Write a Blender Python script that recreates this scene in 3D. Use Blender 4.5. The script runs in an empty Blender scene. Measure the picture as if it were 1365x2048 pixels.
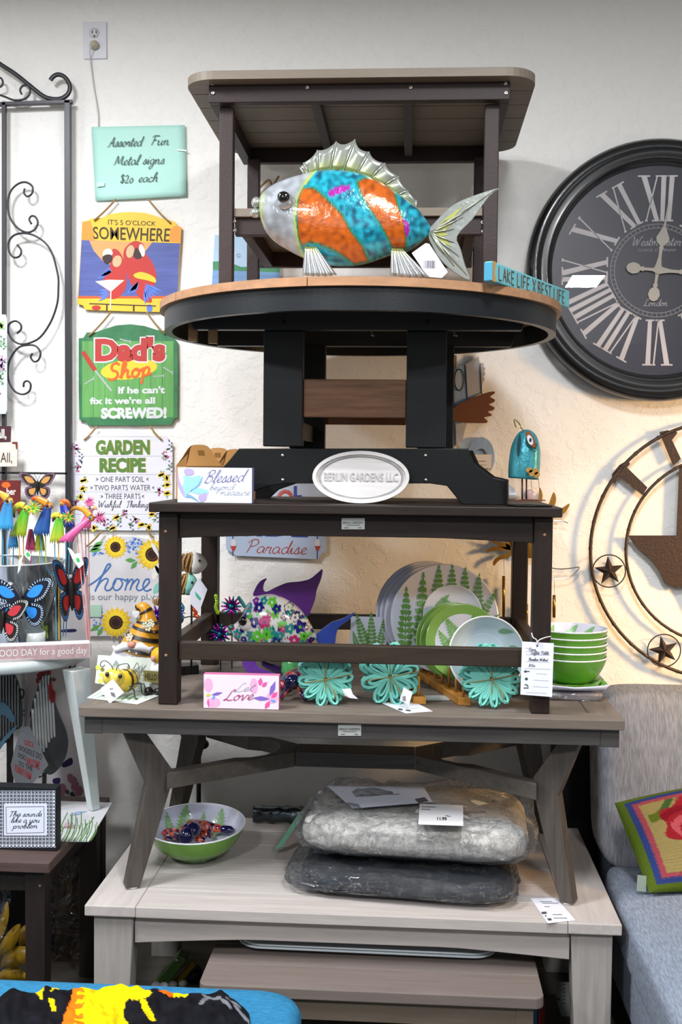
import bpy, bmesh, math, random
from math import sin, cos, pi, radians, sqrt, atan2, tan
from mathutils import Vector, Matrix, noise
random.seed(7)
SC = bpy.context.scene
COL = SC.collection
# ------------------------------------------------------------------ camera
F = 2200.0; W, H = 1365, 2048; E = 1.65
YAW, ROLL = radians(3.7), radians(0.6)
PITCH = math.atan((930 - H/2)/F)
FW = Vector((-sin(YAW)*cos(PITCH), cos(YAW)*cos(PITCH), sin(PITCH)))
_r = Vector((cos(YAW), sin(YAW), 0)); _u = _r.cross(FW)
RT = cos(ROLL)*_r + sin(ROLL)*_u; UP = -sin(ROLL)*_r + cos(ROLL)*_u
cd = bpy.data.cameras.new('camera'); cam = bpy.data.objects.new('camera', cd); COL.objects.link(cam)
cd.sensor_fit = 'VERTICAL'; cd.sensor_height = 36; cd.sensor_width = 24; cd.lens = F*36/H; cd.clip_end = 50
cam.matrix_world = Matrix(((RT.x, UP.x, -FW.x, 0), (RT.y, UP.y, -FW.y, 0), (RT.z, UP.z, -FW.z, E), (0, 0, 0, 1)))
SC.camera = cam
SC.view_settings.view_transform = 'Standard'; SC.view_settings.look = 'None'
SC.view_settings.exposure = 0.12; SC.view_settings.gamma = 1.0; SC.view_settings.use_curve_mapping = False
SC.cycles.use_denoising = True
SC.cycles.max_bounces = 8; SC.cycles.transparent_max_bounces = 16; SC.cycles.caustics_reflective = False; SC.cycles.caustics_refractive = False
SC.cycles.sample_clamp_indirect = 4.0
# ------------------------------------------------------------------ light
wd = bpy.data.worlds.new('shop'); SC.world = wd; wd.use_nodes = True
wd.node_tree.nodes['Background'].inputs[0].default_value = (0.9, 0.94, 1.0, 1)
wd.node_tree.nodes['Background'].inputs[1].default_value = 0.10
def area(name, loc, aim, size, power, col, sy=None, spread=180):
    l = bpy.data.lights.new(name, 'AREA'); l.energy = power; l.color = col; l.size = size; l.spread = radians(spread)
    if sy: l.shape = 'RECTANGLE'; l.size_y = sy
    o = bpy.data.objects.new(name, l); COL.objects.link(o); o.location = loc
    o.rotation_euler = (Vector(aim) - Vector(loc)).to_track_quat('-Z', 'Y').to_euler(); return o
COOL = (0.95, 0.97, 1.0); WARM = (1.0, 0.58, 0.22)
for i, (x, y, pw) in enumerate([(-1.5, 2.1, 84), (-1.2, -1.0, 105), (1.3, -0.8, 85), (-3.4, 1.0, 90), (0.4, 1.5, 62)]):
    area('ceiling_panel_light', (x, y, 3.36), (x, y, 0), 0.24 if i == 2 else 0.38, pw, COOL, 0.4 if i == 2 else 0.6)
area('lamp_light', (2.3, 2.85, 1.75), (0.75, 3.95, 1.05), 0.30, 12, WARM, spread=80)
area('front_fill_light', (-0.6, -3.9, 2.5), (-0.3, 3.9, 2.3), 5.0, 24, (0.92, 0.95, 1.0), 1.6)  # broad soft fill added behind the camera to even out the wall
area('window_light', (3.3, 0.2, 1.7), (0.9, 3.2, 0.5), 1.0, 9, (0.80, 0.90, 1.0), 1.5)
# ------------------------------------------------------------------ picture <-> place: a ray through the lens meets a real plane
def ray(px, py): return FW + (px - W/2)/F*RT - (py - H/2)/F*UP
def oY(px, py, Y):
    d = ray(px, py); t = Y/d.y; return Vector((t*d.x, Y, E + t*d.z))
def oZ(px, py, Z):
    d = ray(px, py); t = (Z - E)/d.z; return Vector((t*d.x, t*d.y, Z))
def oX(px, py, X):
    d = ray(px, py); t = X/d.x; return Vector((X, t*d.y, E + t*d.z))
def SY(Y):                      # surface facing the room at depth Y
    return lambda px, py, off=0.0: oY(px, py, Y - off)
def SZ(Z):
    return lambda px, py, off=0.0: oZ(px, py, Z + off)
def SP(a, b, c):                # plane through three points, offset towards the camera
    n = (b - a).cross(c - a).normalized(); o = Vector((0, 0, E))
    if n.dot(o - a) < 0: n = -n
    def f(px, py, off=0.0):
        d = ray(px, py); t = (a + n*off - o).dot(n)/d.dot(n); return o + t*d
    return f
# ------------------------------------------------------------------ materials
def lin(c):
    if isinstance(c, str): c = [int(c[i:i+2], 16)/255 for i in (0, 2, 4)]
    return tuple((x/12.92 if x <= .04045 else ((x + .055)/1.055)**2.4) for x in c)
MC = {}
def mat(c, rough=.55, metal=0., grain=None, bump=None, coat=0., key=None, amt=.25, spec=.5, alpha=1.0, fibre=None):
    """c hex; grain=(sx,sy,sz) stretched noise; bump=(scale,strength)"""
    k = (c, rough, metal, grain, bump, coat, amt, spec, alpha, fibre)
    if k in MC: return MC[k]
    m = bpy.data.materials.new('m_' + str(c)); m.use_nodes = True; nt = m.node_tree; N = nt.nodes; L = nt.links
    p = N['Principled BSDF']; r, g, b = lin(c)
    p.inputs['Base Color'].default_value = (r, g, b, 1); p.inputs['Roughness'].default_value = rough
    p.inputs['Metallic'].default_value = metal; p.inputs['Coat Weight'].default_value = coat; p.inputs['Coat Roughness'].default_value = .08
    p.inputs['Specular IOR Level'].default_value = spec if (coat or metal or rough < .36) else spec*.5; p.inputs['Alpha'].default_value = alpha
    tc = N.new('ShaderNodeTexCoord')
    if grain:
        mp = N.new('ShaderNodeMapping'); mp.inputs['Scale'].default_value = grain; L.new(tc.outputs['Object'], mp.inputs[0])
        nz = N.new('ShaderNodeTexNoise'); nz.inputs['Scale'].default_value = 1; nz.inputs['Detail'].default_value = 6; nz.inputs['Roughness'].default_value = .65
        L.new(mp.outputs[0], nz.inputs[0])
        cr = N.new('ShaderNodeValToRGB'); cr.color_ramp.elements[0].position = .3; cr.color_ramp.elements[1].position = .72
        lo, hi = 1 - amt, 1 + amt
        cr.color_ramp.elements[0].color = (r*lo, g*lo, b*lo, 1); cr.color_ramp.elements[1].color = (min(1, r*hi), min(1, g*hi), min(1, b*hi), 1)
        L.new(nz.outputs[0], cr.inputs[0]); L.new(cr.outputs[0], p.inputs['Base Color'])
        bp = N.new('ShaderNodeBump'); bp.inputs['Strength'].default_value = .25; bp.inputs['Distance'].default_value = .002
        L.new(nz.outputs[0], bp.inputs['Height']); L.new(bp.outputs[0], p.inputs['Normal'])
    if bump:
        nz = N.new('ShaderNodeTexNoise'); nz.inputs['Scale'].default_value = bump[0]; nz.inputs['Detail'].default_value = 4
        L.new(tc.outputs['Object'], nz.inputs[0])
        bp = N.new('ShaderNodeBump'); bp.inputs['Strength'].default_value = bump[1]; bp.inputs['Distance'].default_value = .004
        L.new(nz.outputs[0], bp.inputs['Height']); L.new(bp.outputs[0], p.inputs['Normal'])
    if fibre:                  # woven cloth: fine ribs
        wv = N.new('ShaderNodeTexNoise'); mp = N.new('ShaderNodeMapping'); mp.inputs['Scale'].default_value = fibre
        L.new(tc.outputs['Object'], mp.inputs[0]); L.new(mp.outputs[0], wv.inputs[0]); wv.inputs['Scale'].default_value = 1; wv.inputs['Detail'].default_value = 3
        cr = N.new('ShaderNodeValToRGB'); cr.color_ramp.elements[0].position = .35; cr.color_ramp.elements[1].position = .65
        cr.color_ramp.elements[0].color = (r*.78, g*.78, b*.78, 1); cr.color_ramp.elements[1].color = (min(1, r*1.2), min(1, g*1.2), min(1, b*1.2), 1)
        L.new(wv.outputs[0], cr.inputs[0]); L.new(cr.outputs[0], p.inputs['Base Color'])
        bp = N.new('ShaderNodeBump'); bp.inputs['Strength'].default_value = .5; bp.inputs['Distance'].default_value = .002
        L.new(wv.outputs[0], bp.inputs['Height']); L.new(bp.outputs[0], p.inputs['Normal'])
    MC[k] = m; return m
def vmat(rough=.4, coat=0., metal=0., bump=None, spec=.5, key=''):
    """colour comes from the painted pattern stored on the mesh (attribute Col)"""
    k = ('v', rough, coat, metal, bump, spec, key)
    if k in MC: return MC[k]
    m = bpy.data.materials.new('painted'); m.use_nodes = True; N = m.node_tree.nodes; L = m.node_tree.links; p = N['Principled BSDF']
    a = N.new('ShaderNodeAttribute'); a.attribute_name = 'Col'; L.new(a.outputs['Color'], p.inputs['Base Color'])
    p.inputs['Roughness'].default_value = rough; p.inputs['Coat Weight'].default_value = coat; p.inputs['Metallic'].default_value = metal
    p.inputs['Coat Roughness'].default_value = .05; p.inputs['Specular IOR Level'].default_value = spec
    if bump:
        tc = N.new('ShaderNodeTexCoord'); nz = N.new('ShaderNodeTexNoise'); nz.inputs['Scale'].default_value = bump[0]; nz.inputs['Detail'].default_value = 3
        if key == 'scale': nz = N.new('ShaderNodeTexVoronoi'); nz.inputs['Scale'].default_value = bump[0]
        L.new(tc.outputs['Object'], nz.inputs[0]); bp = N.new('ShaderNodeBump'); bp.inputs['Strength'].default_value = bump[1]; bp.inputs['Distance'].default_value = .004
        L.new(nz.outputs[0], bp.inputs['Height']); L.new(bp.outputs[0], p.inputs['Normal'])
    MC[k] = m; return m
def clear(tint='ffffff', gloss=.12, crumple=None, key='', rough=.05, milk=0.):
    k = ('clear', tint, gloss, crumple, rough, milk)
    if k in MC: return MC[k]
    m = bpy.data.materials.new('clear_film'); m.use_nodes = True; nt = m.node_tree; N = nt.nodes; L = nt.links
    N.remove(N['Principled BSDF']); out = N['Material Output']
    t = N.new('ShaderNodeBsdfTransparent'); t.inputs[0].default_value = (*lin(tint), 1)
    g = N.new('ShaderNodeBsdfGlossy'); g.inputs['Roughness'].default_value = rough; g.inputs[0].default_value = (.9, .93, 1, 1)
    mx = N.new('ShaderNodeMixShader'); fr = N.new('ShaderNodeFresnel'); fr.inputs[0].default_value = 1.45
    ad = N.new('ShaderNodeMath'); ad.operation = 'MULTIPLY_ADD'; ad.inputs[1].default_value = .8 if crumple else .9; ad.inputs[2].default_value = gloss; L.new(fr.outputs[0], ad.inputs[0])
    L.new(ad.outputs[0], mx.inputs[0]); L.new(t.outputs[0], mx.inputs[1]); L.new(g.outputs[0], mx.inputs[2]); L.new(mx.outputs[0], out.inputs[0])
    if crumple and milk:
        df = N.new('ShaderNodeBsdfDiffuse'); df.inputs[0].default_value = (.8, .82, .85, 1); m2 = N.new('ShaderNodeMixShader'); m2.inputs[0].default_value = milk
        L.new(mx.outputs[0], m2.inputs[1]); L.new(df.outputs[0], m2.inputs[2]); L.new(m2.outputs[0], out.inputs[0])
    if crumple:
        tc = N.new('ShaderNodeTexCoord'); nz = N.new('ShaderNodeTexNoise'); nz.inputs['Scale'].default_value = crumple[0]; nz.inputs['Detail'].default_value = 5; nz.inputs['Distortion'].default_value = 1.2
        L.new(tc.outputs['Object'], nz.inputs[0]); bp = N.new('ShaderNodeBump'); bp.inputs['Strength'].default_value = crumple[1]; bp.inputs['Distance'].default_value = .03
        L.new(nz.outputs[0], bp.inputs['Height']); L.new(bp.outputs[0], g.inputs['Normal']); L.new(bp.outputs[0], fr.inputs['Normal'])
    MC[k] = m; return m
# ------------------------------------------------------------------ mesh building
class G:
    def __init__(s): s.v = []; s.f = []; s.mi = []; s.cur = 0; s.col = None; s.sm = []; s.smooth = False
    def add(s, vs, fs, smooth=None):
        n = len(s.v); s.v += [Vector(v) for v in vs]
        for f in fs: s.f.append(tuple(n + i for i in f)); s.mi.append(s.cur); s.sm.append(s.smooth if smooth is None else smooth)
        return s
    def hexa(s, b, t):           # two quads
        return s.add(list(b) + list(t), [(3, 2, 1, 0), (4, 5, 6, 7), (0, 1, 5, 4), (1, 2, 6, 5), (2, 3, 7, 6), (3, 0, 4, 7)])
    def box(s, x0, x1, y0, y1, z0, z1):
        return s.hexa([(x0, y0, z0), (x1, y0, z0), (x1, y1, z0), (x0, y1, z0)], [(x0, y0, z1), (x1, y0, z1), (x1, y1, z1), (x0, y1, z1)])
    def prism(s, pts, ext):      # closed outline pushed along ext
        pts = [Vector(p) for p in pts]; ext = Vector(ext); n = len(pts)
        return s.add(pts + [p + ext for p in pts], [tuple(range(n - 1, -1, -1)), tuple(range(n, 2*n))] + [(i, (i + 1) % n, n + (i + 1) % n, n + i) for i in range(n)])
    def face(s, pts): return s.add(pts, [tuple(range(len(pts)))])
    def grid(s, fn, nu, nv, cu=False, smooth=True):
        n = len(s.v); vs = [fn(i/nu, j/nv) for j in range(nv + 1) for i in range(nu + (0 if cu else 1))]
        w = nu + (0 if cu else 1); fs = []
        for j in range(nv):
            for i in range(nu):
                i2 = (i + 1) % w; fs.append((j*w + i, j*w + i2, (j + 1)*w + i2, (j + 1)*w + i))
        return s.add(vs, fs, smooth)
    def tube(s, path, r, n=8, closed=False, caps=True, flat=None):
        P = [Vector(p) for p in path]; m = len(P)
        if m < 2: return s
        R = r if isinstance(r, (list, tuple)) else [r]*m
        T = []
        for i in range(m):
            a = P[i - 1] if (i > 0 or closed) else P[0]; b = P[(i + 1) % m] if (i < m - 1 or closed) else P[-1]
            d = (b - a); T.append(d.normalized() if d.length > 1e-9 else Vector((0, 0, 1)))
        up = Vector((0, 0, 1)) if abs(T[0].z) < .9 else Vector((0, 1, 0))
        nrm = (up - T[0]*up.dot(T[0])).normalized(); vs = []
        for i in range(m):
            nrm = (nrm - T[i]*nrm.dot(T[i]))
            nrm = nrm.normalized() if nrm.length > 1e-6 else T[i].orthogonal().normalized()
            bn = T[i].cross(nrm)
            for k in range(n):
                a = 2*pi*(k + .5)/n; vs.append(P[i] + R[i]*(cos(a)*nrm + sin(a)*bn*(flat or 1)))
        fs = []
        for i in range(m if closed else m - 1):
            j = (i + 1) % m
            for k in range(n): k2 = (k + 1) % n; fs.append((i*n + k, i*n + k2, j*n + k2, j*n + k))
        if caps and not closed: fs += [tuple(range(n - 1, -1, -1)), tuple((m - 1)*n + k for k in range(n))]
        return s.add(vs, fs, n > 5)
    def lathe(s, prof, c, n=32, axis=(0, 0, 1), sx=1., xdir=None, cap=True):
        c = Vector(c); az = Vector(axis).normalized()
        ax = Vector(xdir) if xdir else (Vector((1, 0, 0)) if abs(az.x) < .9 else Vector((0, 1, 0)))
        ax = (ax - az*ax.dot(az)).normalized(); ay = az.cross(ax)
        vs = []; fs = []; m = len(prof)
        for (r, z) in prof:
            for k in range(n):
                a = 2*pi*k/n; vs.append(c + az*z + r*(cos(a)*ax*sx + sin(a)*ay))
        for i in range(m - 1):
            for k in range(n): k2 = (k + 1) % n; fs.append((i*n + k, i*n + k2, (i + 1)*n + k2, (i + 1)*n + k))
        if cap and prof[0][0] > 1e-5: fs.append(tuple(range(n - 1, -1, -1)))
        if cap and prof[-1][0] > 1e-5: fs.append(tuple((m - 1)*n + k for k in range(n)))
        return s.add(vs, fs, True)
    def ell(s, c, r, n=16, m=10, M=None):
        c = Vector(c)
        if not isinstance(r, (list, tuple)): r = (r, r, r)
        def f(u, v):
            a = 2*pi*u; b = pi*(v - .5); p = Vector((r[0]*cos(a)*cos(b), r[1]*sin(a)*cos(b), r[2]*sin(b)))
            return c + (M @ p if M else p)
        return s.grid(f, n, m, cu=True)
    def build(s, name, m, root=None, bevel=0, colf=None, solid=0, auto=False, sub=0):
        if name.endswith('_print') and root is not None and not colf and not solid:
            cs = s.comps()
            if 1 < len(cs) <= 30:
                for c in cs: o = c._build(name, m, root)
                return o
        return s._build(name, m, root, bevel, colf, solid, auto, sub)
    def comps(s):
        p = list(range(len(s.v)))
        def fd(a):
            while p[a] != a: p[a] = p[p[a]]; a = p[a]
            return a
        for f in s.f:
            for i in f[1:]: p[fd(i)] = fd(f[0])
        d = {}
        for f, mi in zip(s.f, s.mi): d.setdefault(fd(f[0]), []).append(f)
        out = []
        for k in sorted(d):
            g = G(); ids = sorted({i for f in d[k] for i in f}); mp = {a: b for b, a in enumerate(ids)}
            g.add([s.v[i] for i in ids], [tuple(mp[i] for i in f) for f in d[k]], False); out.append(g)
        return out
    def _build(s, name, m, root=None, bevel=0, colf=None, solid=0, auto=False, sub=0):
        me = bpy.data.meshes.new(name); loc = root_loc(root)
        if root is None: loc = base_of(s.v)
        me.from_pydata([v - loc for v in s.v], [], s.f)
        for mm in (m if isinstance(m, list) else [m]): me.materials.append(mm)
        me.polygons.foreach_set('material_index', s.mi); me.polygons.foreach_set('use_smooth', s.sm)
        if colf:
            at = me.color_attributes.new('Col', 'FLOAT_COLOR', 'POINT')
            for i, v in enumerate(s.v): at.data[i].color = (*colf(i, v), 1)
        o = bpy.data.objects.new(name, me); COL.objects.link(o)
        if root is None: o.location = loc
        else: o.parent = root
        if bevel:
            b = o.modifiers.new('bevel', 'BEVEL'); b.width = bevel; b.segments = 2; b.limit_method = 'ANGLE'; b.angle_limit = radians(40)
        if solid:
            b = o.modifiers.new('solid', 'SOLIDIFY'); b.thickness = solid; b.offset = 0
        if sub:
            b = o.modifiers.new('sub', 'SUBSURF'); b.levels = sub; b.render_levels = sub
        me.validate(); me.update(); return o
def base_of(vs):
    xs = [v.x for v in vs]; ys = [v.y for v in vs]; zs = [v.z for v in vs]
    return Vector(((min(xs) + max(xs))/2, (min(ys) + max(ys))/2, min(zs)))
def root_loc(o):
    l = Vector((0, 0, 0))
    while o is not None: l += Vector(o.location); o = o.parent
    return l
def tag(o, label, cat, group=None):
    o['label'] = label; o['category'] = cat
    if group: o['group'] = group
    return o
def thing(name, label, cat, loc, group=None):
    o = bpy.data.objects.new(name, None); COL.objects.link(o); o.location = loc; o.empty_display_size = .05
    return tag(o, label, cat, group)
def lab(o, l): o['label'] = l; return o
def struct(name, g, m, **k):
    o = g.build(name, m, **k); o['kind'] = 'structure'; return o
def cr(pts, n=6, closed=False):   # smooth curve through points (Catmull-Rom)
    P = [tuple(p) for p in pts]; m = len(P); out = []; D = len(P[0])
    for i in range(m if closed else m - 1):
        if closed: p0, p1, p2, p3 = P[i - 1], P[i], P[(i + 1) % m], P[(i + 2) % m]
        else: p0 = P[max(0, i - 1)]; p1 = P[i]; p2 = P[i + 1]; p3 = P[min(m - 1, i + 2)]
        for k in range(n):
            t = k/n; out.append(tuple(.5*((2*p1[d]) + (-p0[d] + p2[d])*t + (2*p0[d] - 5*p1[d] + 4*p2[d] - p3[d])*t*t + (-p0[d] + 3*p1[d] - 3*p2[d] + p3[d])*t**3) for d in range(D)))
    if not closed: out.append(P[-1])
    return out
# ------------------------------------------------------------------ flat print: real thin shapes lying on a surface S(px,py,off)
def d_poly(g, pts, S, off=.0006): g.face([S(x, y, off) for x, y in pts])
def d_ell(g, cx, cy, rx, ry, S, off=.0006, rot=0, n=16):
    c, s = cos(rot), sin(rot); g.face([S(cx + rx*cos(a)*c - ry*sin(a)*s, cy + rx*cos(a)*s + ry*sin(a)*c, off) for a in [2*pi*i/n for i in range(n)]])
def d_line(g, pts, w, S, off=.0007, pen=None):
    m = len(pts)
    if m < 2: return
    vs = []
    for i in range(m):
        a = pts[max(0, i - 1)]; b = pts[min(m - 1, i + 1)]; dx, dy = b[0] - a[0], b[1] - a[1]; l = math.hypot(dx, dy) or 1
        ww = w
        if pen is not None: ww = w*(.45 + .75*abs(sin(atan2(-dy, dx) - pen)))
        nx, ny = -dy/l*ww/2, dx/l*ww/2
        o2 = off + i*4e-6; vs += [S(pts[i][0] + nx, pts[i][1] + ny, o2), S(pts[i][0] - nx, pts[i][1] - ny, o2)]
    g.add(vs, [(2*i, 2*i + 1, 2*i + 3, 2*i + 2) for i in range(m - 1)], False)
def d_leaf(g, x0, y0, x1, y1, w, S, off=.0006):
    dx, dy = x1 - x0, y1 - y0; l = math.hypot(dx, dy) or 1; nx, ny = -dy/l*w/2, dx/l*w/2
    g.face([S(x0, y0, off), S(x0 + dx*.3 + nx*.8, y0 + dy*.3 + ny*.8, off), S(x0 + dx*.55 + nx, y0 + dy*.55 + ny, off), S(x1, y1, off), S(x0 + dx*.55 - nx, y0 + dy*.55 - ny, off), S(x0 + dx*.3 - nx*.8, y0 + dy*.3 - ny*.8, off)])
def d_petals(g, cx, cy, r, n, w, S, off=.0006, a0=0, sq=1.):
    for i in range(n):
        a = a0 + 2*pi*i/n; d_leaf(g, cx + .15*r*cos(a), cy + .15*r*sin(a)*sq, cx + r*cos(a), cy + r*sin(a)*sq, w, S, off + .00001*(i % 2))
def d_fern(g, x0, y0, x1, y1, w, S, off=.0006, n=11, bend=0.):
    dx, dy = x1 - x0, y1 - y0; l = math.hypot(dx, dy); ux, uy = dx/l, dy/l; px_, py_ = -uy, ux
    def q(t): b = bend*sin(pi*t); return x0 + dx*t + px_*b, y0 + dy*t + py_*b
    d_line(g, [q(i/8) for i in range(9)], max(.8, l*.015), S, off)
    for i in range(n):
        t = (i + .6)/n; ww = w*(1 - t)**.75*min(1, .35 + 2.2*t)
        a = q(t)
        for s in (-1, 1): d_leaf(g, a[0], a[1], a[0] + s*px_*ww + ux*ww*.45, a[1] + s*py_*ww + uy*ww*.45, l/n*.95, S, off)
def rect(x0, y0, x1, y1): return [(x0, y0), (x1, y0), (x1, y1), (x0, y1)]
# text from the built-in font, fitted into four picture corners (tl, tr, br, bl) of a surface
TC = {}
def text_mesh(t, bold=0., shear=0.):
    k = (t, bold, shear)
    if k not in TC:
        c = bpy.data.curves.new('t', 'FONT'); c.body = t; c.size = 1; c.offset = bold; c.shear = shear; c.resolution_u = 3; c.fill_mode = 'FRONT'
        o = bpy.data.objects.new('t', c); me = bpy.data.meshes.new_from_object(o)
        vs = [tuple(v.co[:2]) for v in me.vertices]; fs = [tuple(p.vertices) for p in me.polygons]
        bpy.data.objects.remove(o); bpy.data.curves.remove(c); bpy.data.meshes.remove(me); TC[k] = (vs, fs)
    return TC[k]
def d_text(g, t, quad, S, off=.0009, bold=0., shear=0., arc=0.):
    vs, fs = text_mesh(t, bold, shear)
    x0 = min(v[0] for v in vs); x1 = max(v[0] for v in vs); y0 = min(v[1] for v in vs); y1 = max(v[1] for v in vs)
    if len(quad) == 4 and not isinstance(quad[0], (tuple, list)): quad = rect(*quad)
    tl, tr, br, bl = quad; out = []
    for x, y in vs:
        u = (x - x0)/(x1 - x0); v = (y1 - y)/(y1 - y0)
        X = (1 - v)*((1 - u)*tl[0] + u*tr[0]) + v*((1 - u)*bl[0] + u*br[0]); Y = (1 - v)*((1 - u)*tl[1] + u*tr[1]) + v*((1 - u)*bl[1] + u*br[1])
        out.append(S(X, Y - arc*4*u*(1 - u), off))
    g.add(out, fs, False)
# hand-written letters: strokes on a baseline 0, x-height 1 ; (advance, [strokes])
HW = {
 'a': (1.05, [[(.85,.8),(.5,1),(.15,.7),(.12,.25),(.4,0),(.7,.25),(.85,.8),(.82,.2),(1.05,.05)]]),
 'b': (.95, [[(0,.1),(.3,.8),(.5,1.7),(.35,2.1),(.22,1.6),(.2,.3),(.4,0),(.7,.15),(.75,.6),(.5,.85),(.3,.6)],[(.72,.5),(.95,.6)]]),
 'c': (.8, [[(.7,.8),(.45,1),(.12,.6),(.2,.1),(.5,0),(.8,.15)]]),
 'd': (1.05, [[(.82,.75),(.5,1),(.14,.65),(.15,.2),(.4,0),(.7,.25),(.95,1.4),(1.0,2.05),(.85,1.2),(.85,.2),(1.05,.05)]]),
 'e': (.8, [[(0,.2),(.4,.45),(.62,.75),(.45,1),(.18,.75),(.15,.25),(.4,0),(.8,.2)]]),
 'f': (.7, [[(0,.1),(.35,.9),(.55,1.7),(.45,2.1),(.3,1.7),(.25,.4),(.2,-.8),(.05,-.9),(.1,-.4),(.45,.1),(.7,.2)]]),
 'g': (1.0, [[(.8,.8),(.5,1),(.15,.7),(.15,.25),(.4,0),(.7,.3),(.8,.9),(.75,-.4),(.5,-1),(.2,-.8),(.4,-.35),(1.0,.1)]]),
 'h': (1.05, [[(0,.1),(.3,.8),(.5,1.7),(.38,2.1),(.22,1.6),(.15,0)],[(.18,.4),(.45,.9),(.7,.95),(.72,.4),(.78,.05),(1.05,.15)]]),
 'i': (.5, [[(0,.2),(.2,.95),(.2,.2),(.3,0),(.5,.15)],[(.24,1.35),(.3,1.45)]]),
 'k': (.95, [[(0,.1),(.3,.8),(.5,1.7),(.38,2.1),(.22,1.6),(.15,0)],[(.18,.4),(.5,.95),(.65,.75),(.3,.5),(.55,.1),(.95,.1)]]),
 'l': (.55, [[(0,.1),(.3,.8),(.48,1.7),(.36,2.1),(.2,1.5),(.2,.2),(.35,0),(.55,.15)]]),
 'm': (1.5, [[(0,.6),(.15,.95),(.15,0)],[(.17,.5),(.4,.95),(.58,.8),(.58,0)],[(.6,.5),(.85,.95),(1.05,.8),(1.08,.2),(1.2,0),(1.5,.15)]]),
 'n': (1.1, [[(0,.6),(.15,.95),(.15,0)],[(.17,.5),(.42,.95),(.65,.8),(.68,.2),(.8,0),(1.1,.15)]]),
 'o': (.95, [[(.45,1),(.12,.65),(.18,.1),(.5,0),(.75,.4),(.6,.9),(.42,.95),(.6,.75),(.95,.8)]]),
 'p': (1.0, [[(0,.5),(.2,.95),(.18,.2),(.1,-1)],[(.18,.6),(.45,1),(.72,.8),(.65,.15),(.4,0),(.22,.2)],[(.6,.1),(1.0,.15)]]),
 'r': (.75, [[(0,.3),(.15,1.0),(.25,.85),(.55,.9),(.5,.3),(.6,0),(.75,.1)]]),
 's': (.75, [[(0,.1),(.4,1.05),(.5,.55),(.55,.15),(.3,0),(.1,.15)],[(.4,.05),(.75,.15)]]),
 't': (.6, [[(0,.2),(.3,1.1),(.32,1.7),(.22,.8),(.25,.1),(.4,0),(.6,.15)],[(.02,1.1),(.6,1.2)]]),
 'u': (1.05, [[(0,.6),(.15,.95),(.12,.2),(.35,0),(.65,.3),(.75,.95),(.72,.2),(.85,0),(1.05,.15)]]),
 'v': (.95, [[(0,.8),(.15,.95),(.35,0),(.45,.05),(.7,.9),(.95,.8)]]),
 'y': (1.0, [[(0,.6),(.15,.95),(.12,.25),(.35,0),(.65,.3),(.78,.95),(.7,-.5),(.45,-1),(.2,-.75),(.5,-.2),(1.0,.15)]]),
 'A': (1.5, [[(0,.0),(.3,.1),(.8,1.5),(.95,1.9),(1.05,.4),(1.25,0),(1.5,.1)],[(.3,.75),(1.2,.8)]]),
 'B': (1.3, [[(.35,1.8),(.3,.8),(.15,0)],[(0,1.5),(.4,2),(.95,2),(1.0,1.5),(.4,1.1),(.95,1.0),(1.1,.4),(.7,0),(.1,.1)]]),
 'D': (1.5, [[(.4,2),(.35,1),(.2,.1),(.7,0),(1.2,.4),(1.35,1.2),(1,1.9),(.4,2.0),(0,1.7)]]),
 'F': (1.2, [[(.45,1.9),(.4,.9),(.25,0)],[(0,1.6),(.3,1.95),(1.25,1.9)],[(.3,1.0),(.95,1.05)]]),
 'L': (1.2, [[(.9,1.7),(.8,2.1),(.5,1.8),(.4,.9),(.2,.1),(0,.1),(.2,.25),(.7,0),(1.2,.1)]]),
 'M': (1.8, [[(0,0),(.2,.3),(.4,1.9),(.85,.3),(1.35,1.9),(1.45,.3),(1.8,.05)]]),
 'P': (1.2, [[(.4,1.9),(.35,1),(.15,0)],[(0,1.5),(.4,2),(1.0,2),(1.15,1.5),(.8,1.05),(.4,1.0)]]),
 'T': (1.2, [[(.6,1.9),(.55,.9),(.4,0),(.2,.05)],[(0,1.65),(.3,1.95),(.8,1.85),(1.3,2.05)]]),
 'W': (1.9, [[(0,1.7),(.2,1.9),(.35,0),(.9,1.5),(1.05,0),(1.6,1.9),(1.85,1.8)]]),
 '$': (1.0, [[(.85,1.6),(.5,1.8),(.2,1.5),(.75,.8),(.7,.2),(.3,.1),(.05,.35)],[(.5,2.0),(.45,-.1)]]),
 '2': (.95, [[(.1,1.3),(.4,1.7),(.7,1.4),(.5,.7),(.1,.05),(.85,.1)]]), '0': (.95, [[(.45,1),(.12,.6),(.2,.1),(.5,0),(.78,.5),(.65,.95),(.4,1)]]),
 ' ': (.75, []), '.': (.3, [[(.05,.02),(.15,.08)]]), '5': (.9, [[(.8,1.7),(.3,1.7),(.2,1),(.6,1.05),(.75,.5),(.5,.05),(.1,.15)]]),
}
def d_hand(g, t, x, y, h, S, w=1.6, ang=0., slant=.25, pen=None, off=.0009, stretch=1., width=None):
    """x,y = start of the baseline in the picture, h = x-height in picture px"""
    if width:
        tot = sum(HW[c][0] for c in t); stretch = width/(tot*h)
    ca, sa = cos(ang), sin(ang); cx = 0
    for ch in t:
        adv, st = HW[ch]
        for s in st:
            q = cr(s, 5) if len(s) > 2 else s
            P = []
            for a, b in q:
                u = (cx + a + b*slant)*h*stretch; v = -b*h; P.append((x + u*ca - v*sa, y + u*sa + v*ca))
            d_line(g, P, w, S, off, pen)
        cx += adv
def barcode(g, x0, y0, x1, y1, S, off=.0009, seed=1):
    r = random.Random(seed); x = 0.
    while x < 1:
        w = r.choice([.03, .05, .08]); g.face([S(x0 + (x1 - x0)*x, y0, off), S(x0 + (x1 - x0)*min(1, x + w), y0, off), S(x0 + (x1 - x0)*min(1, x + w), y1, off), S(x0 + (x1 - x0)*x, y1, off)]); x += w + r.choice([.03, .05, .07])
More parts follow.
